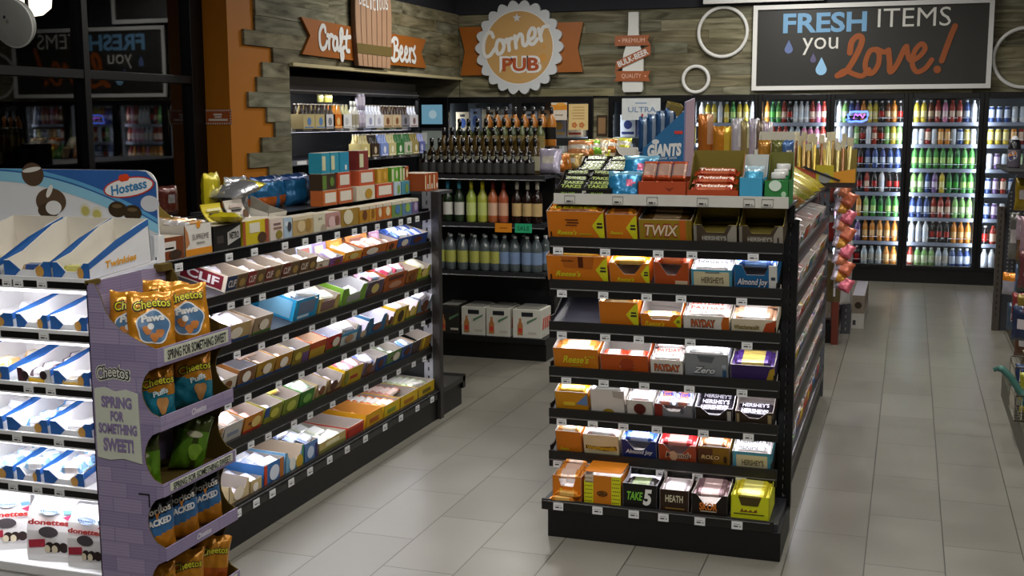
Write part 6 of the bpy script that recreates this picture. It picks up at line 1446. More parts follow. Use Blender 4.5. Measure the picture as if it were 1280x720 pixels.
chip_bag('green', .10, .175, .06, T(.15, .05, .523, .5, .05), 'green bag standing left in the third tier', 1.1)
chip_bag('green', .12, .19, .07, T(.15, .27, .523, .9, .1, .3), 'green bag tilted to the right in the third tier', 2.9)
for i, (y, lab) in enumerate([(.05, 'left'), (.185, 'middle'), (.325, 'right')]): chip_bag('jacked', .125, .175, .06, T(.185, y, .312, .85, .18), 'black bag with blue and orange lettered front, %s in the fourth tier' % lab, .6 + i)
for i, (y, lab) in enumerate([(.06, 'left'), (.2, 'middle'), (.34, 'right')]): chip_bag('plain', .13, .18, .06, T(.175, y, .076, .85, .2, .1 * i), 'orange bag, %s in the lowest tier' % lab, 1.3 + i)
# ================================================================ liquor rack beyond the long snack rack
lq = empty('liquor_rack', 'black rack of liquor and mixers standing end-on beyond the long snack rack', 'shelf', (-2.86, 7.75, 0))
def QX(x): return x + 2.86
b = MB(); b.box(-.48, .04, 0, .485, .32, .13, BLACK); b.box(-.49, 0, .125, .49, .34, .165, BLACK); b.build('base_deck', lq, bevel=.003)
b = MB(); b.box(-.47, .33, .13, .45, .36, 1.29, C('#0e0e10', rough=.5)); b.build('back_panel', lq)
for sx in (-.47, .44):
    b = MB(); b.box(sx, .30, .13, sx + .03, .36, 1.32, BLACK); b.build('upright', lq)
for z, d in ((.63, .30), (.975, .30), (1.31, .34)):
    b = MB(); b.box(-.475, .02, z - .02, .48, d + .02, z - .002, C('#1c1c1e', rough=.35)); o = b.build('shelf', lq)
    b = MB(); b.box(-.478, .005, z - .035, .484, .02, z + .004, C('#2c2c2e', rough=.3)); b.tube([(-.47, .003, z - .028), (.48, .003, z - .028)], .004, C('#a0a0a0', rough=.2, metal=.8), 6); b.build('price_rail', o)
b = MB(); b.box(-.47, .36, 0, .46, 3.2, 1.30, C('#141416', rough=.5)); b.build('run_body', lq)
b = MB(); b.box(-.48, .36, 1.30, .50, 3.2, 1.318, C('#55555a', rough=.35)); b.build('run_top', lq)
# stepped risers for the bottles
rs = MB(); rs.box(-3.30, 8.02, 1.319, -2.52, 8.18, 1.385, BLACK); rs.box(-3.30, 8.18, 1.319, -2.52, 8.36, 1.45, BLACK); rs.box(-3.30, 8.36, 1.319, -2.52, 8.60, 1.50, BLACK)
tag(rs.build('bottle_riser', None), 'black stepped riser under the rows of liquor bottles', 'riser')
JD = glossy('#120d09'); JL = glossy('#3c3c3a'); JC = glossy('#0c0c0c')
for i in range(14):
    bottle('liquor_bottle', 'liquor', JD, JL, JC, (-3.292 + i * .0605, 7.815, 1.311), 'small square black-label bottle, %s from left in the liquor rack top front row' % ORD[i + 1], 'bottle', 'front row of black-label bottles', square=True)
AMB = glossy('#8a5a1c'); PAL_ = glossy('#98947c')
for i in range(14):
    bottle('liquor_bottle', 'spirit', glossy(['#2e2008', '#3f2e0e', '#33240a'][i % 3]), PAL_, JC, (-3.295 + i * .0605, 7.95, 1.311), 'dark amber bottle with pale label, %s from left in the second liquor row' % ORD[i + 1], 'bottle', 'second row of amber bottles', n=10)
for i in range(12):
    bottle('liquor_bottle', 'spirit', glossy('#4e3a10'), glossy('#5e4a20'), JC, (-3.26 + i * .064, 8.10, 1.386), 'gold-brown bottle with a black cap, %s from left in the third liquor row' % ORD[i + 1], 'bottle', 'third row of gold bottles', n=10)
for i in range(10):
    col_, nm = (('#39442a', 'green-brown'), ('#5a6438', 'olive'))[i % 2]
    bottle('liquor_bottle', 'spirit', glossy(col_), glossy('#8a7c4c'), JC, (-3.20 + i * .07, 8.27, 1.451), '%s bottle, %s from left in the fourth liquor row' % (nm, ORD[i + 1]), 'bottle', 'fourth row of %s bottles' % nm, n=10)
for i in range(8):
    bottle('liquor_bottle', 'wine', glossy('#b8742a'), glossy('#1a1a1a'), glossy('#26262a'), (-3.05 + i * .072, 8.48, 1.501), 'tall orange-brown bottle with a black neck, %s from left in the rear liquor row' % ORD[i + 1], 'bottle', 'rear row of tall bottles', n=10)
# mixers and liqueurs
for i, (x, c0, l0, k0, nm) in enumerate([(-3.13, '#20301c', '#d8d6cc', '#3a9ac0', 'dark bottle with a white label and blue cap'), (-3.042, '#2a3a24', '#d8d6cc', '#5ab4d0', 'dark bottle with a white label and pale blue cap'), (-2.95, '#a8b84a', '#d0dc8a', '#d8c81c', 'lime green bottle with a yellow cap'), (-2.865, '#b4b84a', '#c8d47a', '#d8c81c', 'yellow-green bottle with a yellow cap'),
                                         (-2.786, '#b8653a', '#e0b89a', '#7a2018', 'pink-orange bottle with a maroon cap'), (-2.707, '#b05a3c', '#dca88a', '#7a2018', 'coral bottle with a maroon cap'), (-2.606, '#24120c', '#cfb07a', '#e0d8c4', 'dark brown cream bottle with a gold label'), (-2.528, '#24120c', '#cfb07a', '#d8d0bc', 'second dark brown cream bottle'), (-2.457, '#24120c', '#cfb07a', '#d8d0bc', 'dark brown cream bottle at the right end')]):
    bottle('liqueur_bottle', 'wine', glossy(c0), glossy(l0), glossy(k0), (x, 7.84, .976), nm + ' on the second liquor rack shelf', 'bottle', 'liqueur bottles on the second shelf')
WG2 = C('#586264', rough=.08, spec=.9, coat=.7)
for i, x in enumerate([-3.19, -3.107, -3.014, -2.922, -2.842, -2.763, -2.697, -2.618, -2.529, -2.457]):
    lb = '#b4b45c' if i < 6 else '#8096b8'
    bottle('mixer_bottle', 'tonic', WG2, glossy(lb), glossy('#d8dcd8'), (x, 7.83, .631), 'clear mixer bottle with a %s label, %s from left, front row, third liquor shelf' % ('yellow' if i < 6 else 'blue', ORD[i + 1]), 'bottle', 'mixer bottles with %s labels' % ('yellow' if i < 6 else 'blue'))
    bottle('mixer_bottle', 'tonic', WG2, glossy(lb), glossy('#d8dcd8'), (x + .03, 7.94, .631), 'clear mixer bottle with a %s label, %s from left, back row, third liquor shelf' % ('yellow' if i < 6 else 'blue', ORD[i + 1]), 'bottle', 'rear mixer bottles with %s labels' % ('yellow' if i < 6 else 'blue'))
def cider_case(x, w, colr, label):
    b = MB(); b.box(-w / 2, 0, 0, w / 2, .24, .205, paper(colr)); b.box(-w / 2 + .02, .02, .205, w / 2 - .02, .22, .215, C('#8a8880'))
    o = tag(b.build('drink_case', None, (x, 7.765, .166), bevel=.003), label, 'drink case', 'six-pack cases on the liquor rack deck')
    p = MB(); p.box(-.04, -.0015, .155, .045, 0, .185, INK); p.prism([(-.07, .02), (-.03, .02), (-.03, .09), (-.042, .12), (-.042, .14), (-.058, .14), (-.058, .12), (-.07, .09)], 'y', -.0015, 0, C('#b0703a'))
    p.box(-.064, -.002, .04, -.036, -.001, .07, C('#c8342c')); p.prism([(.0, .10), (.07, .14), (.075, .155), (.0, .12)], 'y', -.0015, 0, C('#5a7a5a')); p.box(.01, -.0015, .03, .07, 0, .045, C('#b8b0a4'))
    for k in range(4): p.prism([(.03 + .05 * k, .06), (.06 + .05 * k, .06), (.08 + .05 * k, .14), (.05 + .05 * k, .14)], 'x', w / 2, w / 2 + .0015, C('#c04a34')) if k < 4 else None
    p.build('print', o)
cider_case(-3.10, .155, '#26241f', 'black six-pack case, leftmost on the liquor rack deck')
cider_case(-2.915, .18, '#c9c6ba', 'white six-pack case beside the black one on the liquor rack deck')
cider_case(-2.725, .18, '#c9c6ba', 'middle white six-pack case on the liquor rack deck')
cider_case(-2.51, .21, '#cfccc0', 'white six-pack case at the right end of the liquor rack deck')
for x, c0, tx, lab in ((-2.677, '#e08a1c', '', 'orange price card hung from the liqueur shelf'), (-2.530, '#2fb07a', 'SALE', 'green SALE card hung from the liqueur shelf')):
    b = MB(); b.box(-.062, -.002, -.032, .062, 0, .032, paper(c0)); o = tag(b.build('price_card', None, (x, 7.75, .948)), lab, 'price card')
    p = MB()
    if tx: p.text(tx, (0, -.003, 0), UX, UZ, .03, C('#1a6a4a'), .02, 0, .09)
    else: p.box(-.03, -.003, -.006, .03, -.002, .004, C('#b86a14'))
    p.build('print', o)
# snack packs along the right side of the liquor run's top
rg = random.Random(12)
pk = [(8.05, '#b8b0c4', 'lilac and white pouch', 1.9), (8.25, '#b86a1c', 'orange pouch', .9), (8.42, '#c87a2a', 'second orange pouch', .9), (8.62, '#a88a4a', 'tan pouch', .7), (8.85, '#c8c4a0', 'cream pouch', .8), (9.05, '#8ac43a', 'lime-labelled pouch', .8), (9.3, '#b8a88a', 'beige pouch', .8), (9.55, '#c8c83a', 'yellow-labelled pouch', .8), (9.8, '#d0b48a', 'bread-coloured pouch', .8), (10.05, '#c88a5a', 'peach pouch', .8)]
for i, (y, c0, nm, k) in enumerate(pk):
    lay_bag('snack_pouch', .18, .13 + .05 * (i == 0), .07, [foil(c0), foil('#d8d0c0')], lambda u, v: 1 if abs(v) < .25 and abs(u) < .5 else 0, mv(-2.44, y, 1.319) @ rot(z=.5 * (i % 3 - 1) + .4) @ rot(-.3), nm + ' on the liquor rack top, %s from the bottles' % ORD[i + 1], group='pouches along the liquor rack top', seed=i * 1.3)
    if i > 2: lay_bag('snack_pouch', .18, .13, .07, [foil(pk[(i * 3) % 10][1]), foil('#d8d0c0')], lambda u, v: 1 if abs(v) < .3 else 0, mv(-2.26 + .02 * (i % 2) - .17, y + .1, 1.42) @ rot(z=.3 * (i % 3)) @ rot(-.5), '%s pouch lying on the first row, number %s from the near end' % (['grey', 'gold', 'rose'][i % 3], ORD[i - 2]), group='upper pouches along the liquor rack top', seed=i * 2.1)

# ================================================================ goods on top of the candy rack
ZE = 1.368
def t5(x, y, z, lean, lab):
    Mx = mv(x, y, z) @ rot(lean)
    return carton(Mx, .232, .17, .075, .055, '#14120e', '#2a2620', 'flat', lab, 'black candy trays on the candy rack top', texts=[('TAKE', -.55, .55, .42, '#8ab83a', .03, .2, .25), ('5', .02, .55, .62, '#dcdad2', .05, .15, .10), ('TAKE', .5, .55, .42, '#8ab83a', .03, .2, .22)],
                  bars=dict(rows=4, cols=2, c0='#1c1a14', c1='#2e3018', txt='TAKE5', tc='#8ea03c', sink=.8), barlabel='black and green bar, # in the %s' % lab.replace(' at the front left of the rack top', '').replace('black shrink-wrapped tray of bars', 'front black tray').replace('second black tray of bars on the step behind the first', 'rear black tray'))
t5(-1.245, 4.605, ZE, .32, 'black shrink-wrapped tray of bars at the front left of the rack top')
stp = MB(); stp.box(-1.36, 4.80, 1.367, -1.02, 5.05, 1.432, C('#b8b4aa', rough=.4)); stp.box(-1.365, 4.79, 1.40, -1.015, 4.80, 1.437, C('#c9c6bd'))
tag(stp.build('display_step', None), 'white-edged step at the rear left of the candy rack top', 'riser')
t5(-1.225, 4.83, 1.434, .2, 'second black tray of bars on the step behind the first')
for i, (x, y, z, s, lab) in enumerate([(-1.075, 4.63, ZE, .7, 'blue pouch, lower of two beside the black trays'), (-1.05, 4.74, ZE + .06, 2.2, 'blue pouch, upper of two behind the black trays')]):
    lay_bag('snack_pouch', .15, .13, .08, [foil('#2a82b4'), foil('#7ab4d0'), foil('#d86a8a')], lambda u, v: 1 if v > .6 or v < -.7 else 2 if (u - .2) ** 2 + (v - .1) ** 2 < .05 else 0, mv(x, y, z) @ rot(z=.2 - .3 * i) @ rot(-.35), lab, group='blue pouches on the candy rack top', seed=s)
TW = '#a8421a'
o = carton(mv(-.926, 4.612, ZE), .196, .17, .10, .085, TW, '#8a3a1a', 'flat', 'red-orange tray with three upright packs on the candy rack top', 'trays on the candy rack top', prints=[('poly', [(.1, .75), (.3, .55), (.5, .75), (.3, .68)], '#7a2c10')], texts=[('Twizzlers', .0, .14, .22, '#e8d8c8', .03, .2, .5)])
me = bar_mesh(.105, .058, .028, '#b4481c', '#b08c7c')
for i in range(3):
    bo = link('candy_bar', me); setm(bo, mv(-.985 + .06 * i, 4.67, ZE + .115) @ rot(.9) @ rot(z=PI / 2)); tag(bo, 'rust and white pack standing in the tray, %s of three' % ['leftmost', 'middle', 'rightmost'][i], 'candy bar', 'packs in the red-orange tray')
carton(mv(-.726, 4.612, ZE), .206, .18, .205, .055, TW, '#77692c', 'flat', 'red-orange tray with a tall olive back on the candy rack top', 'trays on the candy rack top', texts=[('Twizzlers', -.05, .3, .4, '#e8d8c8', .03, .2, .54)], slope=.75,
       bars=dict(rows=3, c0='#a83c18', c1='#c0603a', txt='Twizzlers', tc='#f0dcd0', h=.03, fill='low', lift=.8, skip=(0, 1, 2)))
me = bar_mesh(.18, .05, .028, '#a83c18', '#c0603a', 'Twizzlers', '#f0dcd0')
for i in range(3):
    bo = link('candy_bar', me); setm(bo, mv(-.726, 4.642 + .045 * i, ZE + .045 + .03 * i) @ rot(.35)); tag(bo, 'red-brown lettered pack, %s from front, in the tray with a tall olive back' % ORD[i + 1], 'candy bar', 'packs in the olive backed tray')
carton(mv(-.577, 4.612, ZE), .092, .18, .19, .105, '#3f9cc4', '#c4c8c4', 'flat', 'narrow blue tray with a white inside on the candy rack top', 'trays on the candy rack top', slope=.35)
lay_bag('snack_pouch', .078, .12, .06, [foil('#4aa8d0'), foil('#b8d4e0')], lambda u, v: 1 if v > .5 else 0, mv(-.577, 4.68, ZE + .03) @ rot(-.2), 'pale blue pouch inside the narrow blue tray', seed=1.4)
carton(mv(-.480, 4.612, ZE), .094, .18, .20, .095, '#2a7a3a', '#6a6a34', 'flat', 'narrow green tray of gum tubs at the right end of the candy rack top', 'trays on the candy rack top', slope=.3, prints=[('disc', -.1, .8, .5, .22, '#cfe0d0'), ('disc', .6, .45, .2, .12, '#a8c8a8')])
a_, c_ = MB(), MB(); GG = glossy('#2f8a4a'); WHC = glossy('#dcdcd8')
a_.lathe([(.024, 0, GG), (.027, .006, GG), (.027, .06, GG), (.024, .07, GG)], 14); c_.lathe([(.027, .07, WHC), (.028, .074, WHC), (.028, .092, WHC), (.026, .095, WHC), (0, .0951, WHC)], 14)
am, cm = a_.mesh('gum_tub'), c_.mesh('lid')
for i, (y, z) in enumerate([(4.66, ZE + .03), (4.72, ZE + .04), (4.765, ZE + .06)]):
    o = tag(link('gum_tub', am, None, (-.478 + .004 * i, y, z)), 'green gum tub with a white lid, %s in the narrow green tray' % ['front', 'middle', 'rear'][i], 'gum tub', 'gum tubs in the green tray'); link('lid', cm, o)
# blue seed display with hanging bags
sd = empty('seed_display', 'blue cardboard sunflower seed display reading GIANTS behind the candy rack top', 'display stand', (-1.0, 4.93, 1.369))
b = MB(); SB = C('#165f8e', rough=.5, var=.05)
b.prism([(-.075, 0), (.10, 0), (.10, .365), (-.075, .205)], 'y', 0, .006, SB); b.prism([(-.075, 0), (.10, 0), (.10, .365), (-.075, .205)], 'y', .20, .206, SB); b.box(-.075, .006, 0, -.069, .20, .205, SB); b.build('carton', sd)
b = MB(); b.prism([(.0, 0), (.21, 0), (.21, .42), (.0, .40)], 'x', .10, .107, C('#7a7494', rough=.5), C('#b49aa8')); b.build('back_board', sd)
b = MB(); b.text('GIANTS', (.018, -.002, .20), (1, 0, .06), UZ, .048, C('#d8d8d4'), .06, .1, .145); b.text('Sunflower Seeds', (.022, -.002, .168), (1, 0, .06), UZ, .014, C('#c8d0d8'), 0, 0, .10); b.box(.06, -.002, .268, .095, -.0015, .281, C('#c8342c')); b.disc((-.02, -.002, .235), UX, UZ, .016, C('#d0d0d0'), 10, ry=.011); b.build('print', sd)
for i in range(4):
    lay_bag('seed_bag', .05, .15, .03, [foil('#2a4f7a'), foil('#9aa8b8')], lambda u, v: 1 if abs(u) < .35 else 0, mv(-1.085 + .038 * i, 5.0, 1.56 + .012 * i) @ rot(z=.5), 'dark blue seed bag standing in the GIANTS display, %s from left' % ORD[i + 1], group='seed bags in the blue display', seed=i * 1.7)
st = MB(); st.box(-1.10, 4.98, 1.369, -1.0 + .09, 5.12, 1.558, C('#123a5a')); 
tag(st.build('display_step', None), 'dark blue inner step of the seed display holding its bags', 'riser')
o = tag(setm(link('open_carton', carton_mb(.06, .08, .045, .045, C('#7a6a34'), OLIVE, 'flat').mesh('open_carton')), mv(-.955, 5.0, 1.712) @ rot(.2, .2, .4)), 'small olive carton tipped over on top of the seed display', 'carton')
o = tag(setm(link('open_carton', carton_mb(.10, .14, .09, .07, C('#4a3a1c'), C('#d0ccc4'), 'flat').mesh('open_carton')), mv(-1.15, 5.1, 1.47) @ rot(.1, 0, .5)), 'dark brown open carton left of the seed display', 'carton')
# upright packs behind the trays
sp = MB(); sp.box(-.90, 5.25, 1.302, -.575, 5.60, 1.45, C('#2a2a2c')); tag(sp.build('display_step', None), 'dark step carrying the upright packs behind the candy trays', 'riser')
for i, (x, w, h, c0, c1, nm) in enumerate([(-.875, .07, .27, '#b8681c', '#d8a884', 'tall rust pack'), (-.80, .085, .215, '#c8801c', '#d8b43a', 'orange pouch'), (-.735, .05, .25, '#b4aeb4', '#d4d0d4', 'grey pouch'), (-.695, .05, .24, '#8a7a4a', '#c8c4a0', 'olive and cream pouch'), (-.66, .05, .25, '#a8a0ac', '#d0ccd4', 'lilac-grey pouch'), (-.63, .05, .24, '#6a5a4a', '#c8b8a8', 'brown pouch'), (-.60, .05, .235, '#a898a4', '#dcd4d8', 'pale mauve pouch')]):
    lay_bag('snack_pouch', w, h, .035, [foil(c0), foil(c1)], lambda u, v: 1 if (v > .0 and u > .2) else 0, mv(x, 5.33, 1.451) @ rot(z=.25), nm + ', %s from left of the upright packs behind the candy trays' % ORD[i + 1], group='upright packs behind the trays', seed=i * .9)
carton(mv(-.545, 5.02, 1.369), .15, .2, .275, .20, '#d4d0c2', '#c8c4b4', 'scoop', 'tall white open carton behind the gum tubs', 'cartons behind the trays', slope=.3)
for i, (x, c0, nm) in enumerate([(-.585, '#b07a2a', 'gold'), (-.53, '#6a6a34', 'olive'), (-.49, '#4a6a9a', 'blue')]):
    lay_bag('snack_pouch', .055, .12, .04, [foil(c0)], None, mv(x, 5.10, 1.49), nm + ' pouch standing in the tall white carton', seed=i * 1.2)
# ================================================================ snack run behind the candy rack, its aisle side at the right
run = empty('store_gondola', 'black double-sided snack run behind the candy rack, its lit side facing the cooler aisle', 'shelf', (-.9, 4.95, 0))
b = MB(); b.box(-.42, 0, 0, .44, 2.38, .14, BLACK); b.build('base', run)
b = MB(); b.box(-.02, 0, .14, .02, 2.38, 1.29, C('#1b1b1e')); b.build('back_panel', run)
b = MB(); slotted_post(b, .40, .455, 2.36, 2.40, 0, 1.30, STEEL, 'y', .05); b.build('end_upright', run)
b = MB(); slotted_post(b, .40, .44, -.02, .02, .1, 1.25, BLACK, 'y', .05); b.build('near_upright', run)
RZ = [.17, .387, .565, .735, .912, 1.10]
for i, z in enumerate(RZ):
    b = MB(); t = .22 if i else .03
    b.box(-.36, 0, -.012, 0, 2.37, 0, SHELFTOP, mv(.45, 0, z + .02) @ rot(0, t, 0)); o = b.build('shelf', run)
    b = MB(); b.box(.448, 0, z - .012, .458, 2.37, z + .024, LIPM); b.box(.45, 0, z - .04, .456, 2.37, z - .012, C('#2a2a2e', rough=.3, metal=.3)); b.build('price_rail', o)
    if i:
        b = MB(); b.box(.41, .1, z - .026, .425, 2.3, z - .02, emit('led_strip', '#f4f2ff', 4)); b.build('light_strip', o)
        area_light('shelf_led', (-.9 + .418, 4.95 + 1.2, z - .03), (0, 1, 0), (-.08, 0, -1), 2.2, .012, LEDP * .8, (.95, .94, 1.0))
    if i < 5:
        area_light('shelf_led', (-.9 + .418, 4.95 + 1.2, RZ[i + 1] - .03), (0, 1, 0), (-.42, 0, -1), 2.2, .012, LEDP * 1.8, (.95, .94, 1.0)) if False else None
b = MB(); b.box(-.42, 0, 1.288, .44, 2.38, 1.30, SHELFTOP); b.build('top_shelf', run)
area_light('shelf_led', (-.9 + .418, 6.15, 1.27), (0, 1, 0), (-.08, 0, -1), 2.2, .012, LEDP * .9, (.95, .94, 1.0))
cols = ['#e0dcd8', '#c8342c', '#c8b090', '#3a6ab0', '#d8c43a', '#b8b4c8', '#7ab0a0', '#d8a0b8', '#a87a4a', '#e4e0dc', '#5a8a4a', '#d87a2a']
cn = ['white', 'red', 'tan', 'blue', 'yellow', 'lilac', 'teal', 'pink', 'brown', 'off-white', 'green', 'orange']
rg = random.Random(21)
for i, z in enumerate(RZ):
    y = 5.03; k = 0
    while y < 7.2:
        w = rg.uniform(.15, .24)
        if y + w > 7.3: break
        j = rg.randrange(12); k += 1; t = .22 if i else .03
        j2 = rg.choice([0, 5, 7, 9, 2]); lab = '%s carton, %s from near end, %s shelf of the run behind the candy rack' % (cn[j], ORD[k], ['lowest', 'fifth', 'fourth', 'third', 'second', 'top'][i])
        carton(mv(-.462, y + w / 2, z + .024) @ rot(0, -t, 0) @ rot(z=PI / 2) @ rot(z=PI) @ mv(0, -.0, 0) if False else mv(-.462, y + w / 2, z + .024) @ rot(0, t, 0) @ rot(z=PI / 2), w - .008, .22, .09, .07, cols[j], '#958a80', rg.choice(['flat', 'flat', 'vee', 'scoop']), lab, 'cartons on the right aisle run',
               prints=[('rect', -.6, .2, .5, .7, cols[(j + 5) % 12])], bars=dict(rows=4, cols=1, fill='low', lift=.35, mess=.25, skip=rg.choice([(), (1,), (2, 3), ()]), c0=cols[(j2 + k) % 12], c1=cols[j2], name='snack_stick'), barlabel='wrapped stick, # in %s carton from near end, %s shelf, rear run' % (ORD[k], ['lowest', 'fifth', 'fourth', 'third', 'second', 'top'][i]))
        y += w
# big flat packs leaning on the run's top
for i, (y, c0, c1, nm) in enumerate([(5.15, '#6a4a1c', '#b8b8bc', 'brown and silver'), (5.45, '#8a5a24', '#c8a46a', 'copper brown'), (5.75, '#7a7a1c', '#a8c43a', 'olive with a lime stripe'), (6.05, '#8a7a1c', '#c8b43a', 'olive gold'), (6.38, '#b4a41c', '#d8cc4a', 'yellow'), (6.7, '#a89a2a', '#c8c08a', 'dull yellow')]):
    lay_bag('jerky_bag', .26, .30, .035, [foil(c0), foil(c1)], lambda u, v: 1 if (.25 < v < .5) else 0, mv(-.46, y, 1.318) @ rot(z=PI / 2 - .15) @ rot(-1.15 + .02 * i), '%s jerky bag, %s from near end, on the run behind candy rack' % (nm, ORD[i + 1]), group='jerky bags on the run top', seed=i * 1.1)
st = MB(); st.prism([(5.0, 1.301), (7.0, 1.301), (7.0, 1.33), (5.0, 1.33)], 'x', -.80, -.52, C('#2a2a2c')); tag(st.build('display_step', None), 'low dark step under the jerky bags', 'riser')
# rack of snack sticks
jr = empty('stick_rack', 'clear and yellow counter rack of snack sticks at the far end of the run', 'display stand', (-.47, 7.05, 1.302))
b = MB(); b.box(-.20, 0, 0, .18, .16, .03, C('#2a1a14')); b.prism([(-.19, .03), (-.04, .03), (-.04, .09), (-.19, .13)], 'y', -.004, .0, C('#a84a2a')); b.prism([(-.04, .03), (.06, .03), (.06, .13), (-.04, .13)], 'y', -.006, -.002, C('#b09e1c')); b.disc((.01, -.0065, .055), UX, UZ, .035, C('#8a8a84'), 16, ry=.03); b.prism([(.06, .03), (.18, .03), (.18, .11), (.06, .09)], 'y', -.004, 0, C('#c8861c')); b.prism([(-.12, .115), (-.11, .125), (.10, .045), (.09, .035)], 'y', -.009, -.0065, INK); b.build('tray', jr)
b = MB(); b.box(-.2, .15, 0, .18, .156, .22, C('#7a6a34', rough=.3)); b.build('back_board', jr)
rg = random.Random(3)
for i in range(22):
    c0, nm = rg.choice([('#a88a1c', 'yellow'), ('#86661c', 'gold'), ('#7a4a1c', 'amber'), ('#a89a5a', 'straw')])
    b = MB(); q = .0085; h = rg.uniform(.20, .29); b.tube([(0, 0, 0), (0, 0, h * .82)], q, foil(c0), 7); b.add([(-.012, 0, h * .80), (.012, 0, h * .80), (.014, 0, h), (-.014, 0, h), (-.012, .003, h * .8), (.012, .003, h * .8), (.014, .003, h), (-.014, .003, h)], [(0, 1, 2, 3), (7, 6, 5, 4), (3, 2, 6, 7), (0, 3, 7, 4), (1, 5, 6, 2)], foil('#d8ceb0'))
    x = -.645 + .031 * (i % 11) + rg.uniform(-.004, .004)
    tag(setm(b.build('snack_stick'), mv(x, 7.08 + .05 * (i // 11), 1.335) @ rot(rg.uniform(-.08, .08), rg.uniform(-.06, .06))), '%s wrapped snack stick, %s along the %s row of the counter rack' % (nm, ORD[i % 11 + 1], ['front', 'rear'][i // 11]), 'snack stick', '%s sticks in the %s row of the counter rack' % (nm, ['front', 'rear'][i // 11]))
# clip strip of candy bags hanging at the run's far corner
cs = MB(); cs.box(-.006, -.001, 0, .006, .001, .72, C('#d8d8d8')); tag(cs.build('clip_strip', None, (-.40, 7.36, .62)), 'white clip strip hanging at the far corner of the run', 'clip strip')
for i in range(12):
    c0 = ['#d8805a', '#c86a4a', '#d89a3a', '#d86a7a'][i % 4]
    lay_bag('candy_bag', .10, .085, .045, [foil(c0), foil('#c8b8c4')], lambda u, v: 1 if u < -.45 else 0, mv(-.378 + .02 * (i % 2), 7.33, 1.235 - i * .052) @ rot(0, .35, .3 * (-1) ** i) @ rot(-.4), '%s candy bag, %s from the top of the clip strip' % (['peach', 'coral', 'orange', 'pink'][i % 4], ORD[i + 1]), group='candy bags on the clip strip', seed=i * 1.9)

# ================================================================ next run, farther down the aisle
r2 = empty('store_gondola', 'farther grey run with a red end post, behind the clip strip of candy bags', 'shelf', (-.85, 9.06, 0))
b = MB(); b.box(-.45, .06, 0, .36, 2.2, .14, BLACK); b.build('base', r2)
b = MB(); b.box(-.03, .06, .14, .03, 2.2, 1.38, C('#2a2a2e')); b.build('back_panel', r2)
b = MB(); b.box(.345, 0, 0, .395, .05, .64, C('#6a2a1c', rough=.5)); b.build('red_post', r2)
b = MB(); slotted_post(b, .39, .46, .50, .54, 0, 1.25, STEEL, 'y', .05); b.build('upright', r2)
for z in (.45, .75, 1.05, 1.3):
    b = MB(); b.box(.03, .08, z - .02, .36, 2.15, z, SHELFTOP); b.box(.36, .08, z - .03, .366, 2.15, z + .01, C('#8a3a2a')); b.build('shelf', r2)
cp = MB(); cp.prism([(-.05, 0), (.05, 0), (.055, .12), (.045, .24), (.03, .26), (-.05, .26)], 'y', 0, .012, C('#6a5c34', rough=.7)); tag(setm(cp.build('card_panel'), mv(-.42, 7.46, .57) @ rot(z=.2)), 'rounded brown card panel hung at the aisle corner of the run', 'card')
for i, (z, c0, nm) in enumerate([(.145, '#c8b8b0', 'pale'), (.46, '#b03a2a', 'red'), (.76, '#a83a34', 'red'), (1.06, '#c86a5a', 'rose'), (.145, '#b8342a', 'red'), (1.31, '#3a2a1c', 'dark')]):
    lay_bag('snack_pouch', .16, .24, .08, [foil(c0), foil('#d8d0cc')], lambda u, v: 1 if v > .3 else 0, mv(-.58, 9.25 + .22 * (i // 4), z) @ rot(z=.9), '%s pouch on the %s level of the far run' % (nm, ['floor', 'second', 'third', 'fourth', 'floor rear', 'top'][i]), group='pouches on the far run', seed=i)
for i in range(3): lay_bag('snack_pouch', .12, .16, .05, [foil('#d8d4d4')], None, mv(-.42, 9.16 + .03 * i, .30 + .16 * i) @ rot(z=.8), 'white pouch hanging beside the red post, %s from the bottom' % ORD[i + 1], group='white pouches by the red post', seed=i * 2)
for z, c0, nm in ((1.20, '#1a1814', 'lower black and amber jar'), (1.38, '#b4601c', 'upper amber jar with a black lid')):
    a_ = MB(); g1 = glossy(c0); a_.lathe([(.045, 0, g1), (.048, .01, glossy('#a85a1c')), (.048, .10, g1), (.04, .12, JC), (.045, .13, JC), (.045, .165, JC), (0, .166, JC)], 14)
    tag(a_.build('snack_jar', None, (-.455, 9.05, z - .03 if z < 1.3 else z - .045)), nm + ' at the near end of the far run', 'jar', 'amber jars on the far run')
b = MB(); b.box(-.52, 8.98, 1.12, -.40, 9.12, 1.168, C('#2c2c30')); tag(b.build('display_step', None), 'dark bracket shelf under the amber jars', 'shelf')
def long_box(z, h, c0, c1, lab, d=1.0):
    b = MB(); b.box(-.05, 0, 0, .05, d, h, C(c0, rough=.6)); b.box(-.046, .004, h, .046, d - .004, h + .002, C(c1, rough=.5)); o = tag(b.build('shipping_carton', None, (-.342, 9.82, z), bevel=.003), lab, 'carton', 'long cartons on the aisle floor')
    p = MB(); p.disc((0, -.0015, h * .45), UX, UZ, .028, C('#3a2c1c'), 18) if 'upper' in lab else p.box(-.04, -.0015, .03, -.015, 0, .07, C('#3a3a40')); p.build('print', o)
long_box(0.001, .125, '#c9c4bc', '#c9c4bc', 'lower long white carton on the floor beside the far run')
long_box(.129, .145, '#8f8272', '#d6d2dc', 'upper long brown carton with a white top beside the far run', .9)

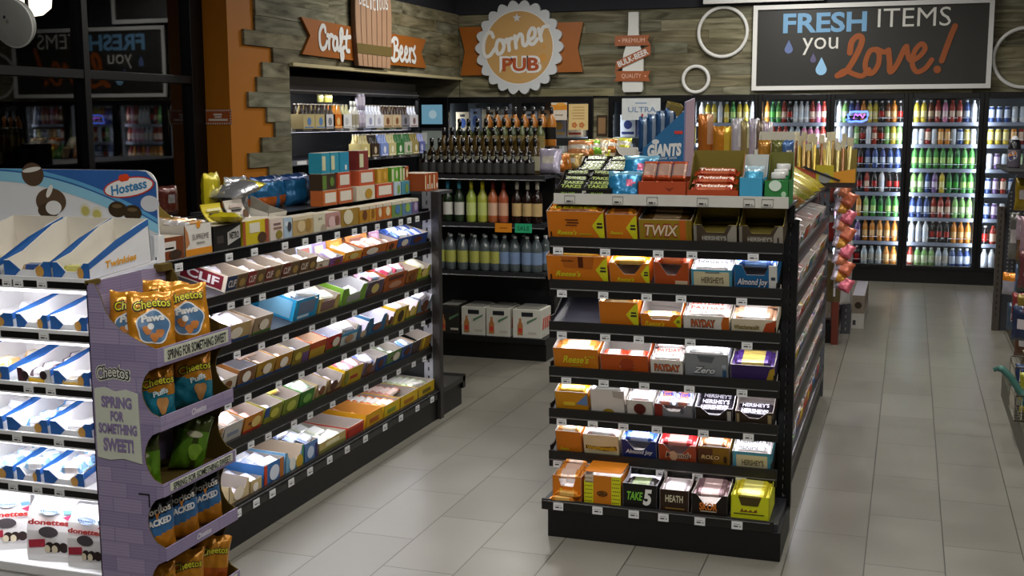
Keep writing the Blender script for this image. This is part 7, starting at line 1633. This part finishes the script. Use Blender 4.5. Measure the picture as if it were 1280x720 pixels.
# ================================================================ rack of hanging goods at the right edge
rr = empty('peg_rack', 'grey pegboard rack of hanging bags beside the edge cooler door', 'shelf', (.74, 10.1, 0))
b = MB(); PG = C('#3c3c40', rough=.45)
b.prism([(-.03, 0), (.5, 0), (.5, 1.32), (.16, 1.32), (.09, 1.28), (.045, 1.20), (.015, 1.08), (-.0, .95)], 'y', 0, .02, PG)
for i in range(24):
    for j in range(7):
        x = .035 + j * .035; z = .35 + i * .033
        if not (z > 1.12 and j < 2): b.box(x, -.0012, z, x + .012, 0, z + .012, C('#8a8a8e'))
b.build('pegboard', rr)
b = MB(); b.box(-.05, -.03, 0, .0, .05, 1.0, C('#4a4138', rough=.5))
for i in range(18): b.box(-.032, -.0312, .12 + i * .05, -.022, -.030, .145 + i * .05, INK)
b.build('upright', rr)
b = MB(); b.box(.30, -2.38, .14, .34, 0, 1.30, C('#26262a', rough=.5)); b.build('back_panel', rr)
b = MB(); b.box(.06, -2.38, 0, .5, .0, .14, C('#3a3828', rough=.5)); b.build('base', rr)
hooks = MB()
bags = [(.84, 9.4, 1.02, .2, .24, '#a88e2a', 'yellow', 1.28), (.82, 9.0, .84, .18, .17, '#b8a0ac', 'white and red', .9), (.84, 8.75, .56, .2, .26, '#a8586a', 'pink', .8), (.80, 9.75, .62, .10, .36, '#7c7a74', 'pale grey', .7), (.775, 9.62, .36, .13, .17, '#b4b0bc', 'white, blue and orange', 1.2),
        (.82, 8.55, .80, .2, .24, '#a88a94', 'rose and white', 1.1), (.80, 8.35, .34, .18, .2, '#8a7434', 'gold', .7), (.78, 8.05, .62, .2, .24, '#6a3a3c', 'crimson', .8), (.75, 7.95, .30, .2, .22, '#2a3450', 'dark blue', .8), (.77, 7.6, .14, .16, .16, '#4a4028', 'brown', .8), (.83, 8.2, 1.18, .2, .26, '#a8982a', 'bright yellow', 1.0),
        (.86, 9.25, .66, .2, .24, '#7a5a3a', 'copper', 1), (.80, 9.1, .12 + .05, .18, .2, '#4a5a6a', 'slate', 1), (.80, 8.85, .28, .16, .2, '#8a3a3a', 'brick red', 1), (.86, 8.7, 1.08, .2, .22, '#9a7a8a', 'mauve', 1), (.80, 8.45, .55, .18, .22, '#3a4a3a', 'dark green', 1),
        (.82, 8.3, .80, .18, .24, '#8a6a2a', 'bronze', 1), (.78, 8.15, .16, .18, .2, '#5a3a2a', 'chestnut', 1), (.82, 7.9, .86, .18, .24, '#6a6a3a', 'moss', 1), (.78, 7.78, .50, .16, .2, '#7a4a5a', 'plum', 1), (.86, 9.55, .40, .14, .2, '#5a6a8a', 'steel blue', 1)]
for i, (x, y, z, w, h, c0, nm, k) in enumerate(bags):
    lay_bag('hanging_bag', w, h, .07, [foil(c0), foil('#e08a2a') if 'orange' in nm else foil('#d8d0d0')], (lambda u, v: 1 if v > .3 else 0) if 'orange' in nm else (lambda u, v: 1 if abs(v) < .3 and abs(u) < .5 else 0), mv(x, y, z) @ rot(z=-.5), '%s bag hanging on the right edge peg rack' % nm, group='bags on the peg rack', seed=i * 1.6)
    hooks.tube([(.30, y - 10.1 + .01, z + h - .012), (x - .74 - .03, y - 10.1 - .0, z + h - .008)], .004, C('#a8a8aa', metal=.8, rough=.3), 6)
hooks.build('peg_hooks', rr)
# cola jar on the rack top
a_ = MB(); K1 = glossy('#15151a'); K2 = glossy('#6a6470'); a_.lathe([(.04, 0, K2), (.045, .008, K2), (.045, .12, K2), (.045, .13, K1), (.04, .18, K1), (.03, .20, C('#b8b8bc')), (.012, .225, C('#b8b8bc')), (0, .226, K1)], 16)
o = tag(a_.build('drink_dispenser', None, (.715, 9.2, 1.345)), 'black-topped grey dispenser with a round blue and orange emblem on the peg rack', 'dispenser')
p = MB()
def cyl(t, z): return (.0462 * math.sin(t), -.0462 * math.cos(t), z)
for (r0, c0, lo, hi, e) in ((.034, '#d8d8dc', -1, 1, 1.0), (.031, '#c8742a', .12, 1, 1.01), (.031, '#2a3a7a', -1, -.12, 1.01)):
    pts = [(r0 * math.cos(a), r0 * math.sin(a)) for a in [2 * PI * k / 28 for k in range(28)]]
    pts = [(x, y + .006 * math.sin(x / r0 * 3)) if lo < y / r0 < hi else (x, max(lo * r0, min(hi * r0, y)) + .006 * math.sin(x / r0 * 3)) for x, y in pts]
    p.add([Vector(cyl(x / .0462 - .35, .085 + y)) * 1 + Vector((0, -.0006 * e * (1 if e == 1 else 2), 0)) for x, y in pts], [tuple(range(28))], C(c0))
p.build('emblem', o)
b = MB(); b.box(.64, 8.6, 1.325, 1.2, 9.9, 1.343, C('#1c1c1e')); tag(b.build('display_step', None), 'dark top board of the peg rack carrying the dispenser', 'shelf')
# wire baskets near the floor with a dinosaur-green toy bundle
def basket(x, y, z, w, d, h, lab):
    b = MB(); m = C('#6a6458', rough=.35, metal=.5)
    for k in range(2):
        zz = h * k; b.tube([(0, 0, zz), (w, 0, zz), (w, d, zz), (0, d, zz), (0, 0, zz)], .005, m, 6)
    for i in range(9): b.tube([(w * i / 8, 0, 0), (w * i / 8, 0, h)], .0025, m, 5); b.tube([(w * i / 8, d, 0), (w * i / 8, d, h)], .0025, m, 5); b.tube([(w * i / 8, 0, 0), (w * i / 8, d, 0)], .0025, m, 5)
    for i in range(7): b.tube([(0, d * i / 6, 0), (0, d * i / 6, h)], .0025, m, 5); b.tube([(0, d * i / 6, 0), (w, d * i / 6, 0)], .0025, m, 5)
    return tag(b.build('wire_basket', None, (x, y, z)), lab, 'basket')
basket(.575, 6.45, .145, .26, .34, .13, 'near wire basket of green toys low on the right edge')
basket(.62, 7.05, .145, .2, .34, .16, 'farther wire basket low on the right edge')
bs = MB(); bs.box(.60, 6.05, 0, 1.2, 7.68, .14, C('#3a3828')); tag(bs.build('plinth', None), 'dark low plinth under the wire baskets', 'plinth')
for i, (x, y, z, c0) in enumerate([(.66, 6.55, .16, '#2f6a6a'), (.74, 6.62, .17, '#2a5a62'), (.68, 6.70, .2, '#8a8a2a'), (.70, 7.15, .16, '#2a3a5a')]):
    lay_bag('toy_pouch', .13, .15, .09, [foil(c0), foil('#b8a83a')], lambda u, v: 1 if v < -.5 else 0, mv(x, y, z) @ rot(z=-.6 + .3 * i) @ rot(-.3), '%s toy pouch in the %s wire basket' % (['teal', 'dark teal', 'olive', 'navy'][i], 'near' if i < 3 else 'farther'), seed=i * 2.2, group='toy pouches in the baskets')
b = MB(); b.tube([(0, 0, 0), (-.05, 0, .06), (-.09, .0, .12), (-.13, 0, .16), (-.15, 0, .165)], .018, C('#3a6a60'), 8); b.tube([(-.15, 0, .165), (-.175, 0, .155)], .012, C('#3a6a60'), 8)
tag(b.build('toy_dinosaur_neck', None, (.64, 6.5, .24)), 'green long-necked toy sticking out of the near wire basket', 'toy')
# pale spot lamp hung by the window
sl = empty('spot_lamp', 'grey round spot lamp hanging close by the window, top left corner', 'lamp', (-3.50, 4.0, 2.10))
b = MB(); GL = C('#8a8b86', rough=.4, spec=.5)
b.lathe([(.0, -.055, GL), (.035, -.053, GL), (.07, -.042, GL), (.093, -.02, GL), (.102, .0, GL), (.104, .012, C('#c8c8c4')), (.098, .014, GL), (.05, .02, GL)], 28, rot(PI / 2 + .25, 0, 0) @ rot(0, 0, 0)); b.build('shade', sl)
b = MB(); b.disc((.004, -.058, .016), UX, UZ, .007, INK, 10); b.tube([(0, .0, .0), (.0, .08, .06), (0, .1, 1.3)], .008, DARK, 8); b.build('arm', sl)
gl = empty('globe_lamp', 'lit white oval lamp behind the grey spot lamp, top left corner', 'lamp', (-3.71, 4.35, 2.215))
b = MB(); EM = emit('lamp_glow', '#fff4dc', 2.2); b.lathe([(0, -.06, EM), (.05, -.05, EM), (.085, -.02, EM), (.09, .02, EM), (.06, .06, EM), (0, .07, EM)], 24); b.build('diffuser', gl)
b = MB(); b.tube([(0, 0, .06), (0, 0, 1.185)], .007, DARK, 8); b.build('rod', gl)
# ================================================================ unseen ceiling lamps, added over the aisles to light the room
TRIM = C('#c9c9c9', rough=.5)
LAMPP = 30
WHERE = ['over the entrance end of the snack aisle', 'over the chip display end of the snack aisle', 'over the middle of the snack aisle', 'over the liquor rack end of the snack aisle', 'over the entrance end of the cooler aisle', 'over the cooler aisle beside the candy rack', 'over the cooler aisle beside the far run', 'over the cooler aisle near the doors', 'by the window', 'before the beer case', 'over the peg rack', 'before the cold cases']
K = [1.7, .75, 1, 1, 1.1, .8, 1, 1, .0, 1.5, 1, 1.5]
for i, (x, y) in enumerate([(-1.9, .8), (-1.9, 3.6), (-1.9, 6.4), (-1.9, 9.2), (.15, .8), (.15, 3.6), (.15, 6.4), (.15, 9.2), (-4.1, 3.0), (-3.7, 10.6), (2.4, 5), (-1.2, 11.4)]):
    if K[i] == 0: continue
    s = empty('added_ceiling_light', 'recessed strip light in the dark ceiling, %s' % WHERE[i], 'light', (x, y, 3.4))
    b = MB(); b.box(-.09, -.62, -.03, .09, .62, -.001, TRIM); b.build('housing', s)
    b = MB(); b.box(-.07, -.6, -.034, .07, .6, -.030, emit('diffuser', '#fff6e8', 4)); b.build('diffuser', s)
    area_light('added_strip_lamp', (x, y, 3.36), (0, 1, 0), (0, 0, -1), 1.2, .14, LAMPP * K[i], (1, .98, .93))
# ================================================================ camera and view
cam = bpy.data.cameras.new('camera'); co = bpy.data.objects.new('camera', cam); COL.objects.link(co)
yaw, pitch, roll = .325437, .142899, -.00306014
fwd = Vector((-math.sin(yaw) * math.cos(pitch), math.cos(yaw) * math.cos(pitch), -math.sin(pitch)))
right = Vector((math.cos(yaw), math.sin(yaw), 0)); up = right.cross(fwd)
r2 = right * math.cos(roll) + up * math.sin(roll); u2 = -right * math.sin(roll) + up * math.cos(roll)
co.matrix_world = Matrix.Translation((0, 0, 1.70)) @ Matrix((r2, u2, -fwd)).transposed().to_4x4()
cam.sensor_width = 36; cam.lens = 36 * 1464.98 / 1280; cam.clip_start = .05; cam.clip_end = 200
SC.camera = co
SC.view_settings.view_transform = 'Standard'; SC.view_settings.look = 'None'; SC.view_settings.gamma = 1
SC.view_settings.use_curve_mapping = False; SC.view_settings.exposure = 0.0
